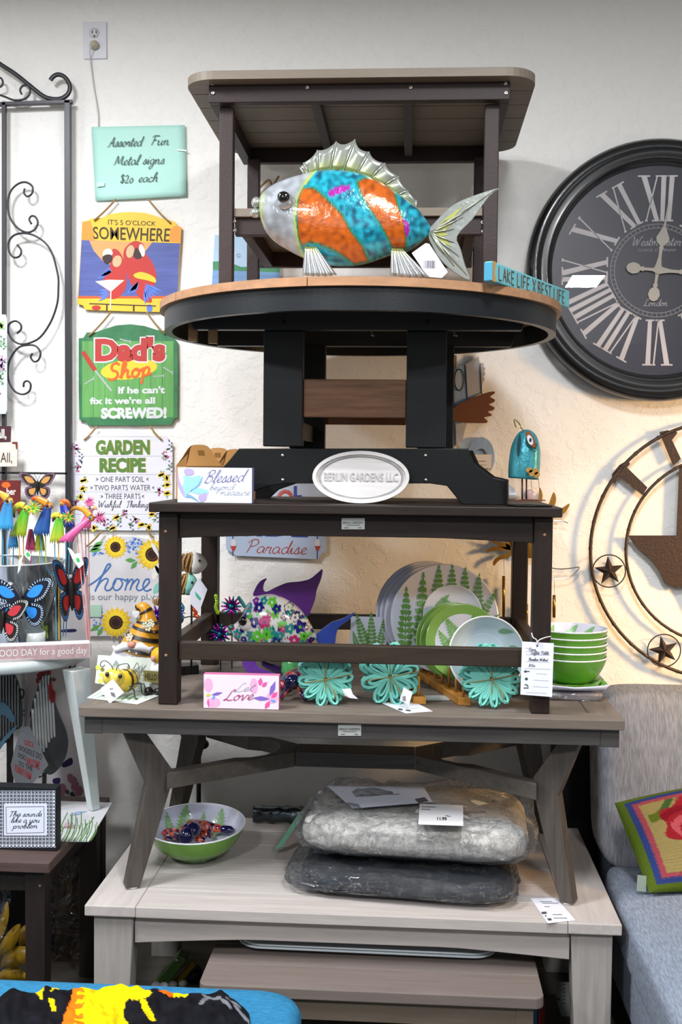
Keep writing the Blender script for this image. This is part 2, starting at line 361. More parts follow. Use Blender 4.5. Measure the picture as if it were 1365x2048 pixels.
def inpoly(x, y, P):
    c = False; j = len(P) - 1
    for i in range(len(P)):
        xi, yi = P[i]; xj, yj = P[j]
        if (yi > y) != (yj > y) and x < (xj - xi)*(y - yi)/(yj - yi) + xi: c = not c
        j = i
    return c
def dpoly(x, y, P):
    best = 1e9
    for i in range(len(P)):
        ax, ay = P[i - 1]; bx, by = P[i]; dx, dy = bx - ax, by - ay; l = dx*dx + dy*dy
        t = max(0, min(1, ((x - ax)*dx + (y - ay)*dy)/l)) if l else 0
        best = min(best, math.hypot(x - ax - t*dx, y - ay - t*dy))
    return best
def mixc(a, b, t): t = max(0, min(1, t)); return tuple(a[i]*(1 - t) + b[i]*t for i in range(3))
# ------------------------------------------------------------------ the room
YW = 3.95
wallm = mat('f0eeea', .75); nt = wallm.node_tree; N = nt.nodes; L = nt.links; tc = N.new('ShaderNodeTexCoord')
mp = N.new('ShaderNodeMapping'); mp.inputs['Scale'].default_value = (1, 1, 1); L.new(tc.outputs['Object'], mp.inputs[0])
n1 = N.new('ShaderNodeTexNoise'); n1.inputs['Scale'].default_value = 26; n1.inputs['Detail'].default_value = 5; n1.inputs['Roughness'].default_value = .62; L.new(mp.outputs[0], n1.inputs[0])
c1 = N.new('ShaderNodeValToRGB'); c1.color_ramp.elements[0].position = .50; c1.color_ramp.elements[1].position = .60; L.new(n1.outputs[0], c1.inputs[0])
b1 = N.new('ShaderNodeBump'); b1.inputs['Strength'].default_value = .35; b1.inputs['Distance'].default_value = .0035; L.new(c1.outputs[0], b1.inputs['Height']); L.new(b1.outputs[0], N['Principled BSDF'].inputs['Normal'])
struct('wall_back', G().box(-5, 4, YW, YW + .1, 0, 3.42), wallm)
struct('floor', G().box(-5, 4, -4, YW, -.06, 0), mat('55504a', .5, grain=(2, 30, 2)))
struct('ceiling', G().box(-5, 4, -4, YW, 3.42, 3.5), mat('d8d8d4', .9, bump=(60, .3)))
struct('wall_left', G().box(-5.1, -5, -4, YW, 0, 3.42), mat('d6d3cf', .8))
struct('wall_right', G().box(4, 4.1, -4, YW, 0, 3.42), mat('b9b2a6', .8))
struct('trim_1', G().box(-5, 4, YW - .06, YW, 3.34, 3.42), mat('b5b3aa', .7), bevel=.02)
struct('baseboard_back', G().box(-5, 4, YW - .02, YW, 0, .1), mat('c9c7c0', .6))
# ------------------------------------------------------------------ tables of the stack
BW = mat('241b17', .5, grain=(6, 60, 60), amt=.30)        # dark walnut boards, grain along x
BWv = mat('241b17', .5, grain=(60, 60, 6), amt=.30)
BWy = mat('241b17', .5, grain=(60, 6, 60), amt=.30)
GR = mat('6b6159', .55, grain=(5, 60, 60), amt=.22); GRy = mat('6b6159', .55, grain=(60, 5, 60), amt=.22)
GD = mat('454240', .55, grain=(5, 70, 70), amt=.28); GDv = mat('4d4742', .55, grain=(80, 80, 5), amt=.30)
WH = mat('aca5a1', .5, grain=(4, 55, 55), amt=.13); WHy = mat('aca5a1', .5, grain=(55, 4, 55), amt=.13); WHv = mat('9a9590', .5, grain=(55, 55, 4), amt=.16)
SCREW = mat('b9b4ac', .3, 1.0)
def framed_top(root, x0, x1, y0, y1, z1, th, fw, m, my, n=4, over=0.):
    """mitred picture-frame border around lengthwise boards"""
    g = .0012; z0 = z1 - th
    def B(pts, mm):
        gg = G(); gg.prism([Vector((p[0], p[1], z0)) for p in pts], (0, 0, th)); gg.build('plank', mm, root, bevel=.003)
    B([(x0, y0), (x1, y0), (x1 - fw - g, y0 + fw), (x0 + fw + g, y0 + fw)], m)
    B([(x1, y1), (x0, y1), (x0 + fw + g, y1 - fw), (x1 - fw - g, y1 - fw)], m)
    B([(x0, y1 - g), (x0, y0 + g), (x0 + fw, y0 + fw + g), (x0 + fw, y1 - fw - g)], my)
    B([(x1, y0 + g), (x1, y1 - g), (x1 - fw, y1 - fw - g), (x1 - fw, y0 + fw + g)], my)
    ys = y0 + fw; d = (y1 - y0 - 2*fw)/n
    for i in range(n): gg = G(); gg.box(x0 + fw + g, x1 - fw - g, ys + i*d + g, ys + (i + 1)*d - g, z0, z1 - .0005); gg.build('plank', m, root, bevel=.002)
def end_top(root, x0, x1, y0, y1, z1, th, ew, m, my, n=5):
    g = .0009; z0 = z1 - th
    for a, b in ((x0, x0 + ew), (x1 - ew, x1)): gg = G(); gg.box(a, b, y0, y1, z0, z1); gg.build('plank', my, root, bevel=.003)
    d = (y1 - y0)/n
    for i in range(n): gg = G(); gg.box(x0 + ew + g, x1 - ew - g, y0 + i*d + (g if i else 0), y0 + (i + 1)*d - (g if i < n - 1 else 0), z0, z1 - .0004); gg.build('plank', m, root, bevel=.002)
def arch_apron(x0, x1, y, z1, z0e, z0m, th, n=20):
    g = G(); pts = [(x0, z1), (x0, z0e)]
    pts += [(x0 + (x1 - x0)*i/n, z0e + (z0m - z0e)*min(1, 1.35*sin(pi*i/n))) for i in range(1, n)] + [(x1, z0e), (x1, z1)]
    g.prism([Vector((a, y, b)) for a, b in pts], (0, th, 0)); return g
# --- white coffee table at the bottom
WX0, WX1, WY0, WY1, WZ = -.872, .565, 2.88, 3.655, .452
t = thing('coffee_table', 'whitewashed low table at the bottom of the stack, with the splay-legged table on it', 'table', (-.15, 3.27, 0))
end_top(t, WX0, WX1, WY0, WY1, WZ, .03, .14, WH, WHy, 6)
for sx in (0, 1):
    for sy in (0, 1):
        a = WX0 + .02 if sx == 0 else WX1 - .13; g = G(); y0 = WY0 + .02 if sy == 0 else WY1 - .09
        q = .02 if sx == 0 else -.02
        xa, xb = (a, a + .11); g.hexa([(xa + (.0 if sx == 0 else .02), y0, 0), (xb - (.02 if sx == 0 else 0), y0, 0), (xb - (.02 if sx == 0 else 0), y0 + .07, 0), (xa + (.0 if sx == 0 else .02), y0 + .07, 0)], [(xa, y0, WZ - .03), (xb, y0, WZ - .03), (xb, y0 + .07, WZ - .03), (xa, y0 + .07, WZ - .03)])
        g.build('leg', WHv, t, bevel=.003)
arch_apron(WX0 + .131, WX1 - .131, WY0 + .03, WZ - .03, WZ - .112, WZ - .092, .025).build('apron', WH, t, bevel=.002)
arch_apron(WX0 + .131, WX1 - .131, WY1 - .055, WZ - .03, WZ - .125, WZ - .10, .025).build('apron', WH, t, bevel=.002)
for x in (WX0 + .03, WX1 - .055): G().box(x, x + .025, WY0 + .091, WY1 - .091, WZ - .12, WZ - .03).build('side_apron', WHy, t)
# --- splay-legged table
X0, X1, Y0, Y1, Z = -.902, .570, 2.925, 3.70, .983
t = thing('dining_table', 'driftwood grey table with kinked splayed legs, standing on the whitewashed table', 'table', (-.166, 3.3, WZ))
framed_top(t, X0, X1, Y0, Y1, Z, .028, .085, GR, GRy, 4)
G().box(X0 + .06, X1 - .06, Y0 + .02, Y0 + .045, Z - .075, Z - .028).build('apron', GD, t, bevel=.002)
G().box(X0 + .06, X1 - .06, Y1 - .045, Y1 - .02, Z - .075, Z - .028).build('apron', GD, t, bevel=.002)
for x in (X0 + .01, X1 - .06): G().box(x, x + .05, Y0 + .02, Y1 - .02, Z - .078, Z - .028).build('end_apron', GD, t, bevel=.002)
zt = Z - .075
def kink(px, Y): return [oY(a, b, Y) for a, b in px]
def kleg(out, y, th, mats, root, foot=True):
    g = G(); g.prism(out, (0, th, 0)); o = g.build('leg', mats, root, bevel=.002)
    b = min(out, key=lambda p: p.z); return o
YL = 2.985
L1 = kink([(245, 1459), (282, 1459), (335, 1550), (333, 1585), (277, 1778), (251, 1781), (289, 1577)], YL)
R1 = kink([(1124, 1484), (1161, 1484), (1118, 1598), (1147, 1820), (1122, 1809), (1074, 1606), (1072, 1565)], YL)
for P in (L1, R1):
    pass
    for p in P:
        if p.z < WZ + .02: p.z = WZ + .006
        if p.z > zt - .02: p.z = zt
    for y in (YL, Y1 - .115):
        sx = 1 if P is L1 else -1; sy = 1 if y == YL else -1; ph = radians(25)
        xr = min(p.x for p in P) if sx > 0 else max(p.x for p in P)
        g = G(); q = [Vector((p.x, y + sy*abs(p.x - xr)*tan(ph) + (.05 if sy < 0 else 0), p.z)) for p in P]
        g.prism(q, (-sx*.047*sin(ph), sy*.047*cos(ph), 0)); g.build('leg', GDv, t, bevel=.002)
        fx = sum(p.x for p in P if p.z < WZ + .02)/max(1, sum(1 for p in P if p.z < WZ + .02)) - sx*.006
        G().lathe([(.016, 0), (.018, .003), (.016, .006)], (fx, y + (.03 if sy > 0 else .03), WZ), 16).build('foot_glide', mat('b8b6b0', .3), t)
def ywood(x0, x1, xe, sgn, zc):   # Y shaped stretcher plate end
    g = G(); yc = (YL + Y1 - .06)/2
    out = [(x0, yc - .045), (x1, YL + .0), (x1 + sgn*0, YL + .055)]
    pts = [(x0, yc - .05), (x1, YL + .012), (x1, YL + .062)]
    for i in range(9):
        a = -pi/2 + pi*i/8; pts.append((x1 - sgn*(.16 + .12*cos(a)) + 0, yc + .13*sin(a)))
    pts += [(x1, Y1 - .115), (x1, Y1 - .065), (x0, yc + .05)]
    g.prism([Vector((a, b, zc)) for a, b in pts], (0, 0, .045)); return g
zs = oY(335, 1575, YL + .03).z
xl, xr = L1[2].x - .004, R1[6].x + .004
ywood(xl + .33, xl, 0, -1, zs).build('stretcher_fork', mat('504a44', .55, grain=(6, 60, 60), amt=.25), t, bevel=.002)
ywood(xr - .33, xr, 0, 1, zs).build('stretcher_fork', mat('504a44', .55, grain=(6, 60, 60), amt=.25), t, bevel=.002)
G().box(xl + .331, xr - .331, 3.265, 3.365, zs, zs + .045).build('stretcher', GD, t, bevel=.002)
def maker_plate(root, x0, y0, x1, y1, Y):
    S = SY(Y); g = G(); g.prism([oY(a, b, Y) for a, b in cr([(x0, y0), (x1, y0), (x1, y1), (x0, y1)], 1, True)], (0, .003, 0)); p = g.build('maker_plate', mat('c9cbc6', .35, .3), root, bevel=.001)
    g = G(); w = x1 - x0; h = y1 - y0
    d_text(g, 'BERLIN GARDENS', (x0 + w*.06, y0 + h*.3, x1 - w*.06, y0 + h*.5), S, .0015); d_line(g, [(x0 + w*.2, y0 + h*.62), (x1 - w*.2, y0 + h*.62)], .8, S, .0015)
    for a, b in ((.12, .3), (.72, .86)): d_line(g, [(x0 + w*a, y0 + h*.85), (x0 + w*b, y0 + h*.85)], 1.2, S, .0015)
    g.build('lettering', mat('3c4644', .6), p)
maker_plate(t, 676.5, 1449, 723, 1472, Y0 + .0175)
# --- walnut coffee table
CX0, CX1, CY0, CY1, CZ = -.714, .398, 2.94, 3.66, 1.543
t = thing('coffee_table', 'dark walnut-brown table with four straight legs and low side rails, bearing the oval sign', 'table', (-.16, 3.3, Z))
g = G(); d = (CY1 - CY0)/5
for i in range(5): gg = G(); gg.box(CX0, CX1, CY0 + i*d + .001, CY0 + (i + 1)*d - .001, CZ - .026, CZ); gg.build('plank', BW, t, bevel=.003)
LX = [(-.694, -.640), (.328, .378)]; LYs = [(2.975, 3.03), (3.585, 3.64)]
for a, b in LX:
    for c, dd in LYs: G().box(a, b, c, dd, Z, CZ - .027).build('leg', BWv, t, bevel=.004)
for c in (2.985, 3.61): arch_apron(LX[0][1] + .001, LX[1][0] - .001, c, CZ - .027, CZ - .098, CZ - .088, .02).build('apron', BW, t, bevel=.002)
for a in (LX[0][0] + .01, LX[1][0] + .01): G().box(a, a + .022, 3.031, 3.584, CZ - .095, CZ - .027).build('side_apron', BWy, t)
zr1 = oY(400, 1284, 2.99).z; zr0 = oY(400, 1320, 2.99).z
for c in (2.985, 3.60): G().box(LX[0][1] + .001, LX[1][0] - .001, c, c + .03, zr0, zr1).build('rail', mat('30271f', .5, grain=(6, 60, 60), amt=.25), t, bevel=.003)
for a in (LX[0][0] + .012, LX[1][0] + .012): G().box(a, a + .03, 3.031, 3.584, zr0, zr1).build('rail', mat('3c322b', .5, grain=(60, 6, 60), amt=.2), t, bevel=.003)
for px, py in ((331, 1063), (1090, 1070), (332, 1311)):
    c = oY(px, py, 2.974); G().ell((c.x, 2.976, c.z), (.0045, .004, .0045)).build('plug', mat('8a6a55', .5), t)
maker_plate(t, 683.5, 1036, 730, 1059, 2.9815)
# --- round table
RX, RY, RR, RZ = -.163, 3.3, .590, 2.112
t = thing('round_table', 'round pedestal table with tan top edge and black base, standing on the walnut-brown table', 'table', (RX, RY, CZ))
TAN = mat('a57c5c', .5, grain=(5, 40, 40), amt=.2); BLK = mat('111315', .42, bump=(300, .12)); BLK2 = mat('1c1f22', .38, bump=(300, .1))
for i in range(8):       # border segments around the board disc
    a0, a1 = radians(45*i - 10) + .002, radians(45*i + 35) - .002
    P = [(RX + RR*cos(a0 + (a1 - a0)*k/10), RY + RR*sin(a0 + (a1 - a0)*k/10)) for k in range(11)] + [(RX + .48*cos(a1 + (a0 - a1)*k/10), RY + .48*sin(a1 + (a0 - a1)*k/10)) for k in range(11)]
    G().prism([Vector((x, y, RZ - .022)) for x, y in P], (0, 0, .022)).build('border_board', TAN, t)
G().lathe([(.478, RZ - .022), (.478, RZ - .0005)], (RX, RY, 0), 64).build('board_disc', TAN, t)
rb = .576
gr = G().lathe([(rb - .022, RZ - .0225), (rb, RZ - .0225), (rb, RZ - .08), (rb - .022, RZ - .08), (rb - .022, RZ - .0225)], (RX, RY, 0), 200, cap=False); gr.sm = [False]*len(gr.sm); gr.build('apron_ring', BLK2, t)
for y in (RY - .22, RY + .2):
    w = sqrt((rb - .03)**2 - (y - RY)**2) - .02
    G().prism([Vector((RX - w, y, RZ - .0225)), Vector((RX + w, y, RZ - .0225)), Vector((RX + w - .02, y, RZ - .085)), Vector((RX - w + .02, y, RZ - .085))], (0, .035, 0)).build('cross_beam', mat('26292c', .45), t, bevel=.002)
    if y < RY:
        for px in (568, 856):
            for py in (626, 644): c = oY(px, py, y); G().lathe([(.0055, 0), (.005, .004), (.002, .005)], (c.x, y, c.z), 12, (0, -1, 0)).build('bolt', mat('1b1b1c', .3, .8), t)
for px, py in ((385, 668), (425, 672)):
    c = oY(px, py, RY - .2); G().box(c.x - .012, c.x + .012, c.y, c.y + .02, c.z - .02, RZ - .0225).build('bracket', mat('8a6d49', .5), t)
for px in (740, 905): c = oY(px, 665, RY); G().tube([(c.x, RY, RZ - .03), (c.x + .008, RY - .01, RZ - .075), (c.x + .012, RY - .02, RZ - .078)], .0035).build('hook', mat('8b8d90', .3, 1.), t)
foot = []
yf, ybk = 3.10, 3.47; sh = .0
zt2 = CZ
prof = [(1016, 1009.5), (1016, 962), (985, 955), (950, 928), (936, 897), (478, 897), (455, 925), (430, 950), (405, 958), (405, 1007), (480, 1007)]
ar = [(500, 985), (540, 971), (575, 967), (860, 967), (895, 972), (925, 1009.5)]
out = [oY(a, b, yf) for a, b in prof + ar]
for p in out:
    if p.z < CZ + .012: p.z = CZ
for dx, y in ((0, yf), (.035, ybk)):
    G().prism([Vector((p.x + dx, y, p.z)) for p in out], (0, .035, 0)).build('foot', mat('0d0f10', .45, bump=(300, .1)), t, bevel=.002)
for (a, b) in ((528, 607), (813, 893)):
    pa, pb = oY(a, 800, yf + .012).x, oY(b, 800, yf + .012).x; z0 = oY(600, 894, yf).z
    G().box(pa, pb, yf - .003 + .002, yf + .036, z0 + .001, RZ - .0855).build('post', mat('141719', .42, bump=(300, .1)), t, bevel=.003)
    G().box(pa + .034, pb + .034, ybk - .01, ybk + .03, z0 + .001, RZ - .0855).build('post', mat('0d0f10', .45), t, bevel=.003)
    G().box(pa + .03, pb, yf + .037, ybk - .011, z0 + .02, z0 + .07).build('base_rail', BLK, t)
for y, py0, py1, m in ((yf + .006, 758, 836, mat('70503a', .5, grain=(6, 90, 90), amt=.35)), (ybk, 772, 850, mat('5a3d2d', .5, grain=(6, 90, 90), amt=.3))):
    a = oY(607, py0, y if y < 3.3 else y); b = oY(813, py1, y)
    G().box(a.x + .001, b.x - .001, y, y + .028, b.z, a.z).build('cross_slat', m, t, bevel=.003)
for px in (566, 852):
    for py in (911, 960): c = oY(px, py, yf); G().lathe([(.0055, 0), (.005, .002), (.0015, .003)], (c.x, yf, c.z), 14, (0, -1, 0)).build('screw', SCREW, t)
# --- taupe side table with a lower shelf on the very top
t = thing('side_table', 'rounded-corner taupe table with brown legs and lower shelf at the top of the stack', 'table', (-.17, 3.45, RZ))
SL = mat('786e62', .5, grain=(4, 30, 30), amt=.08); SD = mat('302524', .5, bump=(250, .25)); SD2 = mat('382d2c', .5, bump=(250, .25))
SX0, SX1, SY0, SY1, SZ1 = -.664, .333, 3.12, 3.87, 2.757; th = .024; rc = .085
def rr(x0, x1, y0, y1, r, n=8):
    o = []
    for cx, cy, a0 in ((x1 - r, y1 - r, 0), (x0 + r, y1 - r, 90), (x0 + r, y0 + r, 180), (x1 - r, y0 + r, 270)):
        for i in range(n + 1): a = radians(a0 + 90*i/n); o.append((cx + r*cos(a), cy + r*sin(a)))
    return o
def clip_y(P, ya, yb):
    out = []
    for lo, s in ((ya, 1), (yb, -1)):
        res = []
        for i in range(len(P)):
            a, b = P[i - 1], P[i]; ia, ib = s*(a[1] - lo) >= 0, s*(b[1] - lo) >= 0
            if ia != ib: tt = (lo - a[1])/(b[1] - a[1]); res.append((a[0] + tt*(b[0] - a[0]), lo))
            if ib: res.append(b)
        P = res
    return P
outl = rr(SX0, SX1, SY0, SY1, rc); nb = 6; dy = (SY1 - SY0)/nb
for i in range(nb):
    P = clip_y(outl, SY0 + i*dy + (.0022 if i else 0), SY0 + (i + 1)*dy - (.0022 if i < nb - 1 else 0))
    G().prism([Vector((a, b, SZ1 - th)) for a, b in P], (0, 0, th)).build('plank', SL, t)
az1 = SZ1 - th - .0005; az0 = az1 - .05; ax0, ax1, ay0, ay1 = SX0 + .067, SX1 - .073, 3.165, 3.82
for y in (ay0, ay1 - .03): G().box(ax0, ax1, y, y + .03, az0, az1).build('apron', SD, t, bevel=.002)
for x in (ax0 + .001, ax1 - .031): G().box(x, x + .03, ay0 + .031, ay1 - .031, az0, az1).build('apron', SD, t)
for px in (625, 815):
    c = oZ(px, 200, az0); G().box(c.x - .012, c.x + .014, ay0 + .031, ay1 - .031, az1 - .035, az1).build('batten', mat('3d3634', .5), t)
lx = [(-.572, -.532), (.193, .234)]
for a, b in lx:
    for y in (3.2, 3.74): G().box(a, b, y, y + .04, RZ, az0 - .0005).build('leg', SD2, t, bevel=.003)
sz = oY(700, 417, 3.22).z; sz0 = oY(700, 434, 3.22).z
for i in range(5): G().box(lx[0][1] + .002, lx[1][0] - .002, 3.21 + i*.115 + .001, 3.21 + (i + 1)*.115 - .001, sz0, sz).build('plank', SL, t, bevel=.002)
ss0 = oY(700, 469, 3.22).z
for y in (3.225, 3.74): G().box(lx[0][1] + .003, lx[1][0] - .003, y, y + .028, ss0, sz0 - .0005).build('shelf_apron', SD, t, bevel=.002)
for x in (lx[0][1] + .02, lx[1][0] - .05): G().box(x, x + .03, 3.254, 3.739, ss0, sz0 - .0005).build('shelf_batten', SD, t, bevel=.002)
for px, py, y in ((425.5, 167, ay0), (426.5, 186, ay0), (1012, 167, ay0), (1013, 186, ay0), (615, 175, ay0), (822, 175, ay0), (469, 443, 3.225), (470, 461, 3.225), (966, 445, 3.225), (967, 463, 3.225)):
    c = oY(px, py, y); G().lathe([(.0058, 0), (.0055, .0025), (.002, .003), (.0015, .0015)], (c.x, y, c.z), 14, (0, -1, 0)).build('screw', SCREW, t)
# ------------------------------------------------------------------ on the wall
def pc(x, y, Y): return oY(x, y, Y)
# outlet
S = SY(YW - .006)
t = thing('power_outlet', 'white double outlet plate high on the wall, left of the table stack', 'outlet', oY(190, 117, YW - .003))
g = G(); g.prism([oY(x, y, YW - .007) for x, y in [(166, 44), (213, 43), (213.5, 117), (167, 118)]], (0, .0065, 0)); g.build('cover_plate', mat('d9d9e2', .35), t, bevel=.002)
for cy in (66, 91):
    g = G(); c = oY(188.5, cy, YW - .0072); g.lathe([(.019, 0), (.0185, .0015), (.001, .0016)], c, 20, (0, -1, 0)); r_ = g.build('receptacle', mat('d2d1d4', .4), t)
    g = G(); S2 = SY(YW - .0092)
    for dx in (-4, 4): d_poly(g, rect(188.5 + dx - .8, cy - 5, 188.5 + dx + .8, cy + 1), S2)
    d_ell(g, 188.5, cy + 6, 1.8, 1.8, S2); g.build('slot', mat('2a2828', .6), r_)
t = thing('power_plug', 'small cream plug pushed into the lower outlet socket with its thin cord', 'plug', oY(188, 98, YW - .03))
g = G(); c = oY(188.5, 89, YW - .02); g.lathe([(.016, 0), (.0145, .012), (.008, .022), (.002, .024)], c + Vector((0, .011, 0)), 16, (0, -1, 0)); g.build('plug_body', mat('b9b49c', .4), t)
P = [oY(x, y, Y) for x, y, Y in [(184, 92, YW - .03), (180, 100, YW - .03), (181, 120, YW - .012), (184, 145, YW - .008), (188, 175, YW - .008), (194, 210, YW - .008), (197, 235, YW - .008), (197, 262, YW - .006), (198, 330, YW - .004), (200, 400, YW - .008)]]
G().tube([Vector(p) for p in cr(P, 4)], .0022, 6).build('cord', mat('c9c7c4', .5), t)
# green price sheet
t = thing('paper_sign', 'mint green paper sheet reading Assorted Fun Metal signs, taped above the hanging signs', 'sign', oY(280, 400, YW - .004))
YS = YW - .012; S = SY(YS); g = G()
def shf(u, v):
    x = (183*(1 - u) + 370*u)*(1 - v) + (191*(1 - u) + 373*u)*v; y = (254*(1 - u) + 250*u)*(1 - v) + (402*(1 - u) + 392*u)*v
    return oY(x, y, YS - .004*sin(pi*u)*v + .003*v*(1 - u))
g.grid(shf, 12, 12); g.build('sheet', mat('b4e2d6', .6), t, solid=.0006)
S = SY(YS - .0045); g = G()
d_hand(g, 'Assorted', 215, 293, 9.5, S, 1.7, -.02, .3, .6, width=68); d_hand(g, 'Fun', 300, 290, 9.5, S, 1.7, -.02, .3, .6, width=38)
d_hand(g, 'Metal', 227, 330, 9.5, S, 1.7, -.02, .3, .6, width=50); d_hand(g, 'signs', 285, 328, 9.5, S, 1.7, -.02, .3, .6, width=43)
d_hand(g, '$20', 240, 366, 9, S, 1.7, -.03, .1, .6, width=27); d_hand(g, 'each', 276, 364, 9, S, 1.7, -.03, .3, .6, width=39)
g.build('lettering', mat('4f6361', .6), t)
g = G(); d_poly(g, [(355, 298), (373, 300), (373, 303), (355, 301)], SY(YS - .005)); d_poly(g, [(193, 366), (209, 364), (209, 372), (194, 374)], SY(YS - .005)); g.build('tape', mat('bfe0da', .15), t)
# hanging signs
JUTE = mat('a98a5c', .9, bump=(400, .8))
def arch_outline(x0, y0, x1, y1, skew, rise=22, nt=14, nb=12, lowx=0):
    """scalloped top corners with an arched middle; y0 = shoulder height"""
    w = x1 - x0; pts = [(x0, y0 + nt), (x0 + 5, y0 + nt - 2), (x0 + 10, y0 + nt - 7), (x0 + 13, y0 + 1), (x0 + 14, y0), (x0 + 30, y0 - 1)]
    for i in range(13): a = pi - pi*i/12; pts.append(((x0 + x1)/2 + (w/2 - 32)*cos(a), y0 - 1 - rise*sin(a)))
    pts += [(x1 - 30, y0 - 1), (x1 - 14, y0), (x1 - 13, y0 + 1), (x1 - 10, y0 + nt - 7), (x1 - 5, y0 + nt - 2), (x1, y0 + nt)]
    pts += [(x1, y1 - nb), (x1 - 5, y1 - nb + 1), (x1 - 10, y1 - nb + 6), (x1 - 13, y1), (x0 + 13, y1), (x0 + 10, y1 - nb + 6), (x0 + 5, y1 - nb + 1), (x0, y1 - nb)]
    return pts
def affine(pts, fx): return [fx(x, y) for x, y in pts]
def rope(root, x0, y0, x1, y1, Y=YW - .022, r=.0035):
    a, b = oY(x0, y0, Y), oY(x1, y1, Y); P = [a.lerp(b, i/6) + Vector((0, 0, -.004*sin(pi*i/6))) for i in range(7)]
    return G().tube(P, r, 6).build('jute_cord', JUTE, root)
YB = YW - .016      # front of the boards
# 1: five o'clock somewhere
t = thing('hanging_sign', 'orange and blue wall sign with two parrots reading Its 5 oclock somewhere', 'sign', oY(258, 622, YB), 'metal signs hanging on the wall')
del t['group']
K = lambda X, Y: (120 + X/4.268, 380 + Y/4.268)          # picture coordinates read off a 4.268x enlargement
sk = lambda x, y: (x + (512 - y)*.04, y)
out = [K(*p) for p in [(190, 270), (215, 262), (245, 258), (265, 240), (300, 245), (360, 235), (430, 205), (520, 190), (620, 187), (720, 195), (800, 215), (880, 245), (960, 262), (985, 275), (1000, 300), (1038, 320), (1020, 620), (1005, 880), (985, 1000), (960, 1042), (700, 1040), (450, 1032), (215, 1022), (195, 985), (148, 972), (165, 700), (180, 470)]]
g = G(); g.prism([oY(x, y, YB) for x, y in out], (0, .006, 0)); g.build('board', mat('f0c43e', .45), t, bevel=.0008)
S = SY(YB)
g = G(); d_poly(g, [K(*p) for p in [(190, 275), (262, 262), (285, 350), (300, 430), (185, 428)]], S, .0004); d_poly(g, [K(*p) for p in [(1036, 320), (990, 300), (945, 330), (930, 440), (1026, 452)]], S, .0004); g.build('orange_print', mat('ee9a3c', .45), t)
g = G(); d_poly(g, [K(*p) for p in [(185, 428), (1026, 455), (1003, 905), (158, 905)]], S, .0005); g.build('blue_print', mat('5864a6', .45, grain=(4, 4, 60), amt=.2), t)
g = G(); d_poly(g, [K(*p) for p in [(250, 432), (790, 446), (700, 560), (610, 640), (470, 650), (370, 610), (290, 520)]], S, .0006); g.build('sunset_print', mat('e9a565', .45), t)
g = G(); d_poly(g, [K(*p) for p in [(156, 905), (1003, 905), (1001, 925), (155, 925)]], S, .0006); g.build('stripe_print', mat('d9602f', .45), t)
g = G()
d_poly(g, [K(*p) for p in cr([(440, 520), (480, 505), (530, 560), (560, 660), (570, 800), (520, 900), (440, 930), (380, 860), (380, 720), (430, 640)], 4, True)], S, .0008)
d_poly(g, [K(*p) for p in cr([(580, 470), (640, 435), (710, 460), (730, 540), (790, 620), (825, 740), (780, 880), (780, 960), (690, 930), (620, 820), (580, 740), (545, 600), (545, 520)], 4, True)], S, .0007); d_ell(g, *K(310, 1005), 9, 5, S, .0009)
g.build('parrot_print', mat('c23a34', .45), t)
g = G(); d_poly(g, [K(*p) for p in cr([(365, 560), (375, 515), (420, 500), (450, 530), (440, 560), (400, 550)], 3, True)], S, .001); d_ell(g, *K(700, 515), 5.5, 13, S, .001, -.2)
d_poly(g, [K(*p) for p in [(300, 780), (420, 765), (550, 770), (440, 865), (435, 1020), (425, 1020), (430, 865)]], S, .0013); g.build('white_print', mat('e9e4d6', .45), t)
g = G(); d_ell(g, *K(488, 608), 9, 12, S, .00095, .3); d_ell(g, *K(600, 525), 8, 13, S, .00095, .2); g.build('cream_print', mat('d2b48c', .45), t)
g = G(); d_poly(g, [K(*p) for p in cr([(360, 580), (400, 550), (445, 560), (440, 610), (395, 635)], 3, True)], S, .0011); d_poly(g, [K(*p) for p in cr([(655, 490), (700, 570), (660, 590), (625, 560)], 3, True)], S, .0011)
d_line(g, [K(250, 970), K(820, 990)], 2, S, .0010); d_line(g, [K(630, 985), K(630, 1035)], 3, S, .001); d_line(g, [K(400, 980), K(400, 1030)], 3, S, .001); g.build('dark_print', mat('3d2a2b', .45), t)
g = G()
for a in range(6): d_leaf(g, *K(720, 800 + a*12), *K(880 - a*30, 870 + a*22), 6, S, .0012)
for a in range(5): d_leaf(g, *K(670, 780), *K(560 + a*20, 900 - a*5), 5, S, .0012)
for a in range(5): d_leaf(g, *K(440, 700), *K(310 + a*24, 760 - a*24), 6, S, .0012)
for a in range(4): d_leaf(g, *K(430, 850 + a*14), *K(325, 860 + a*30), 5, S, .0012)
d_ell(g, *K(765, 1010), 6, 8, S, .001); g.build('blue_feather_print', mat('5f80d8', .45), t)
g = G(); d_poly(g, [K(*p) for p in cr([(630, 720), (700, 700), (800, 740), (820, 790), (740, 770), (650, 750)], 3, True)], S, .001); g.build('yellow_feather_print', mat('dcc63a', .45), t)
g = G(); d_text(g, "IT'S 5 O'CLOCK", [K(*p) for p in [(410, 250), (820, 268), (815, 305), (412, 295)]], S, .0012, .0); d_text(g, 'SOMEWHERE', [K(*p) for p in [(280, 312), (942, 328), (932, 442), (285, 418)]], S, .0012, .008); g.build('lettering', mat('4a3a20', .5), t)
rope(t, 232, 398, 188, 441); rope(t, 296, 398, 341, 446)
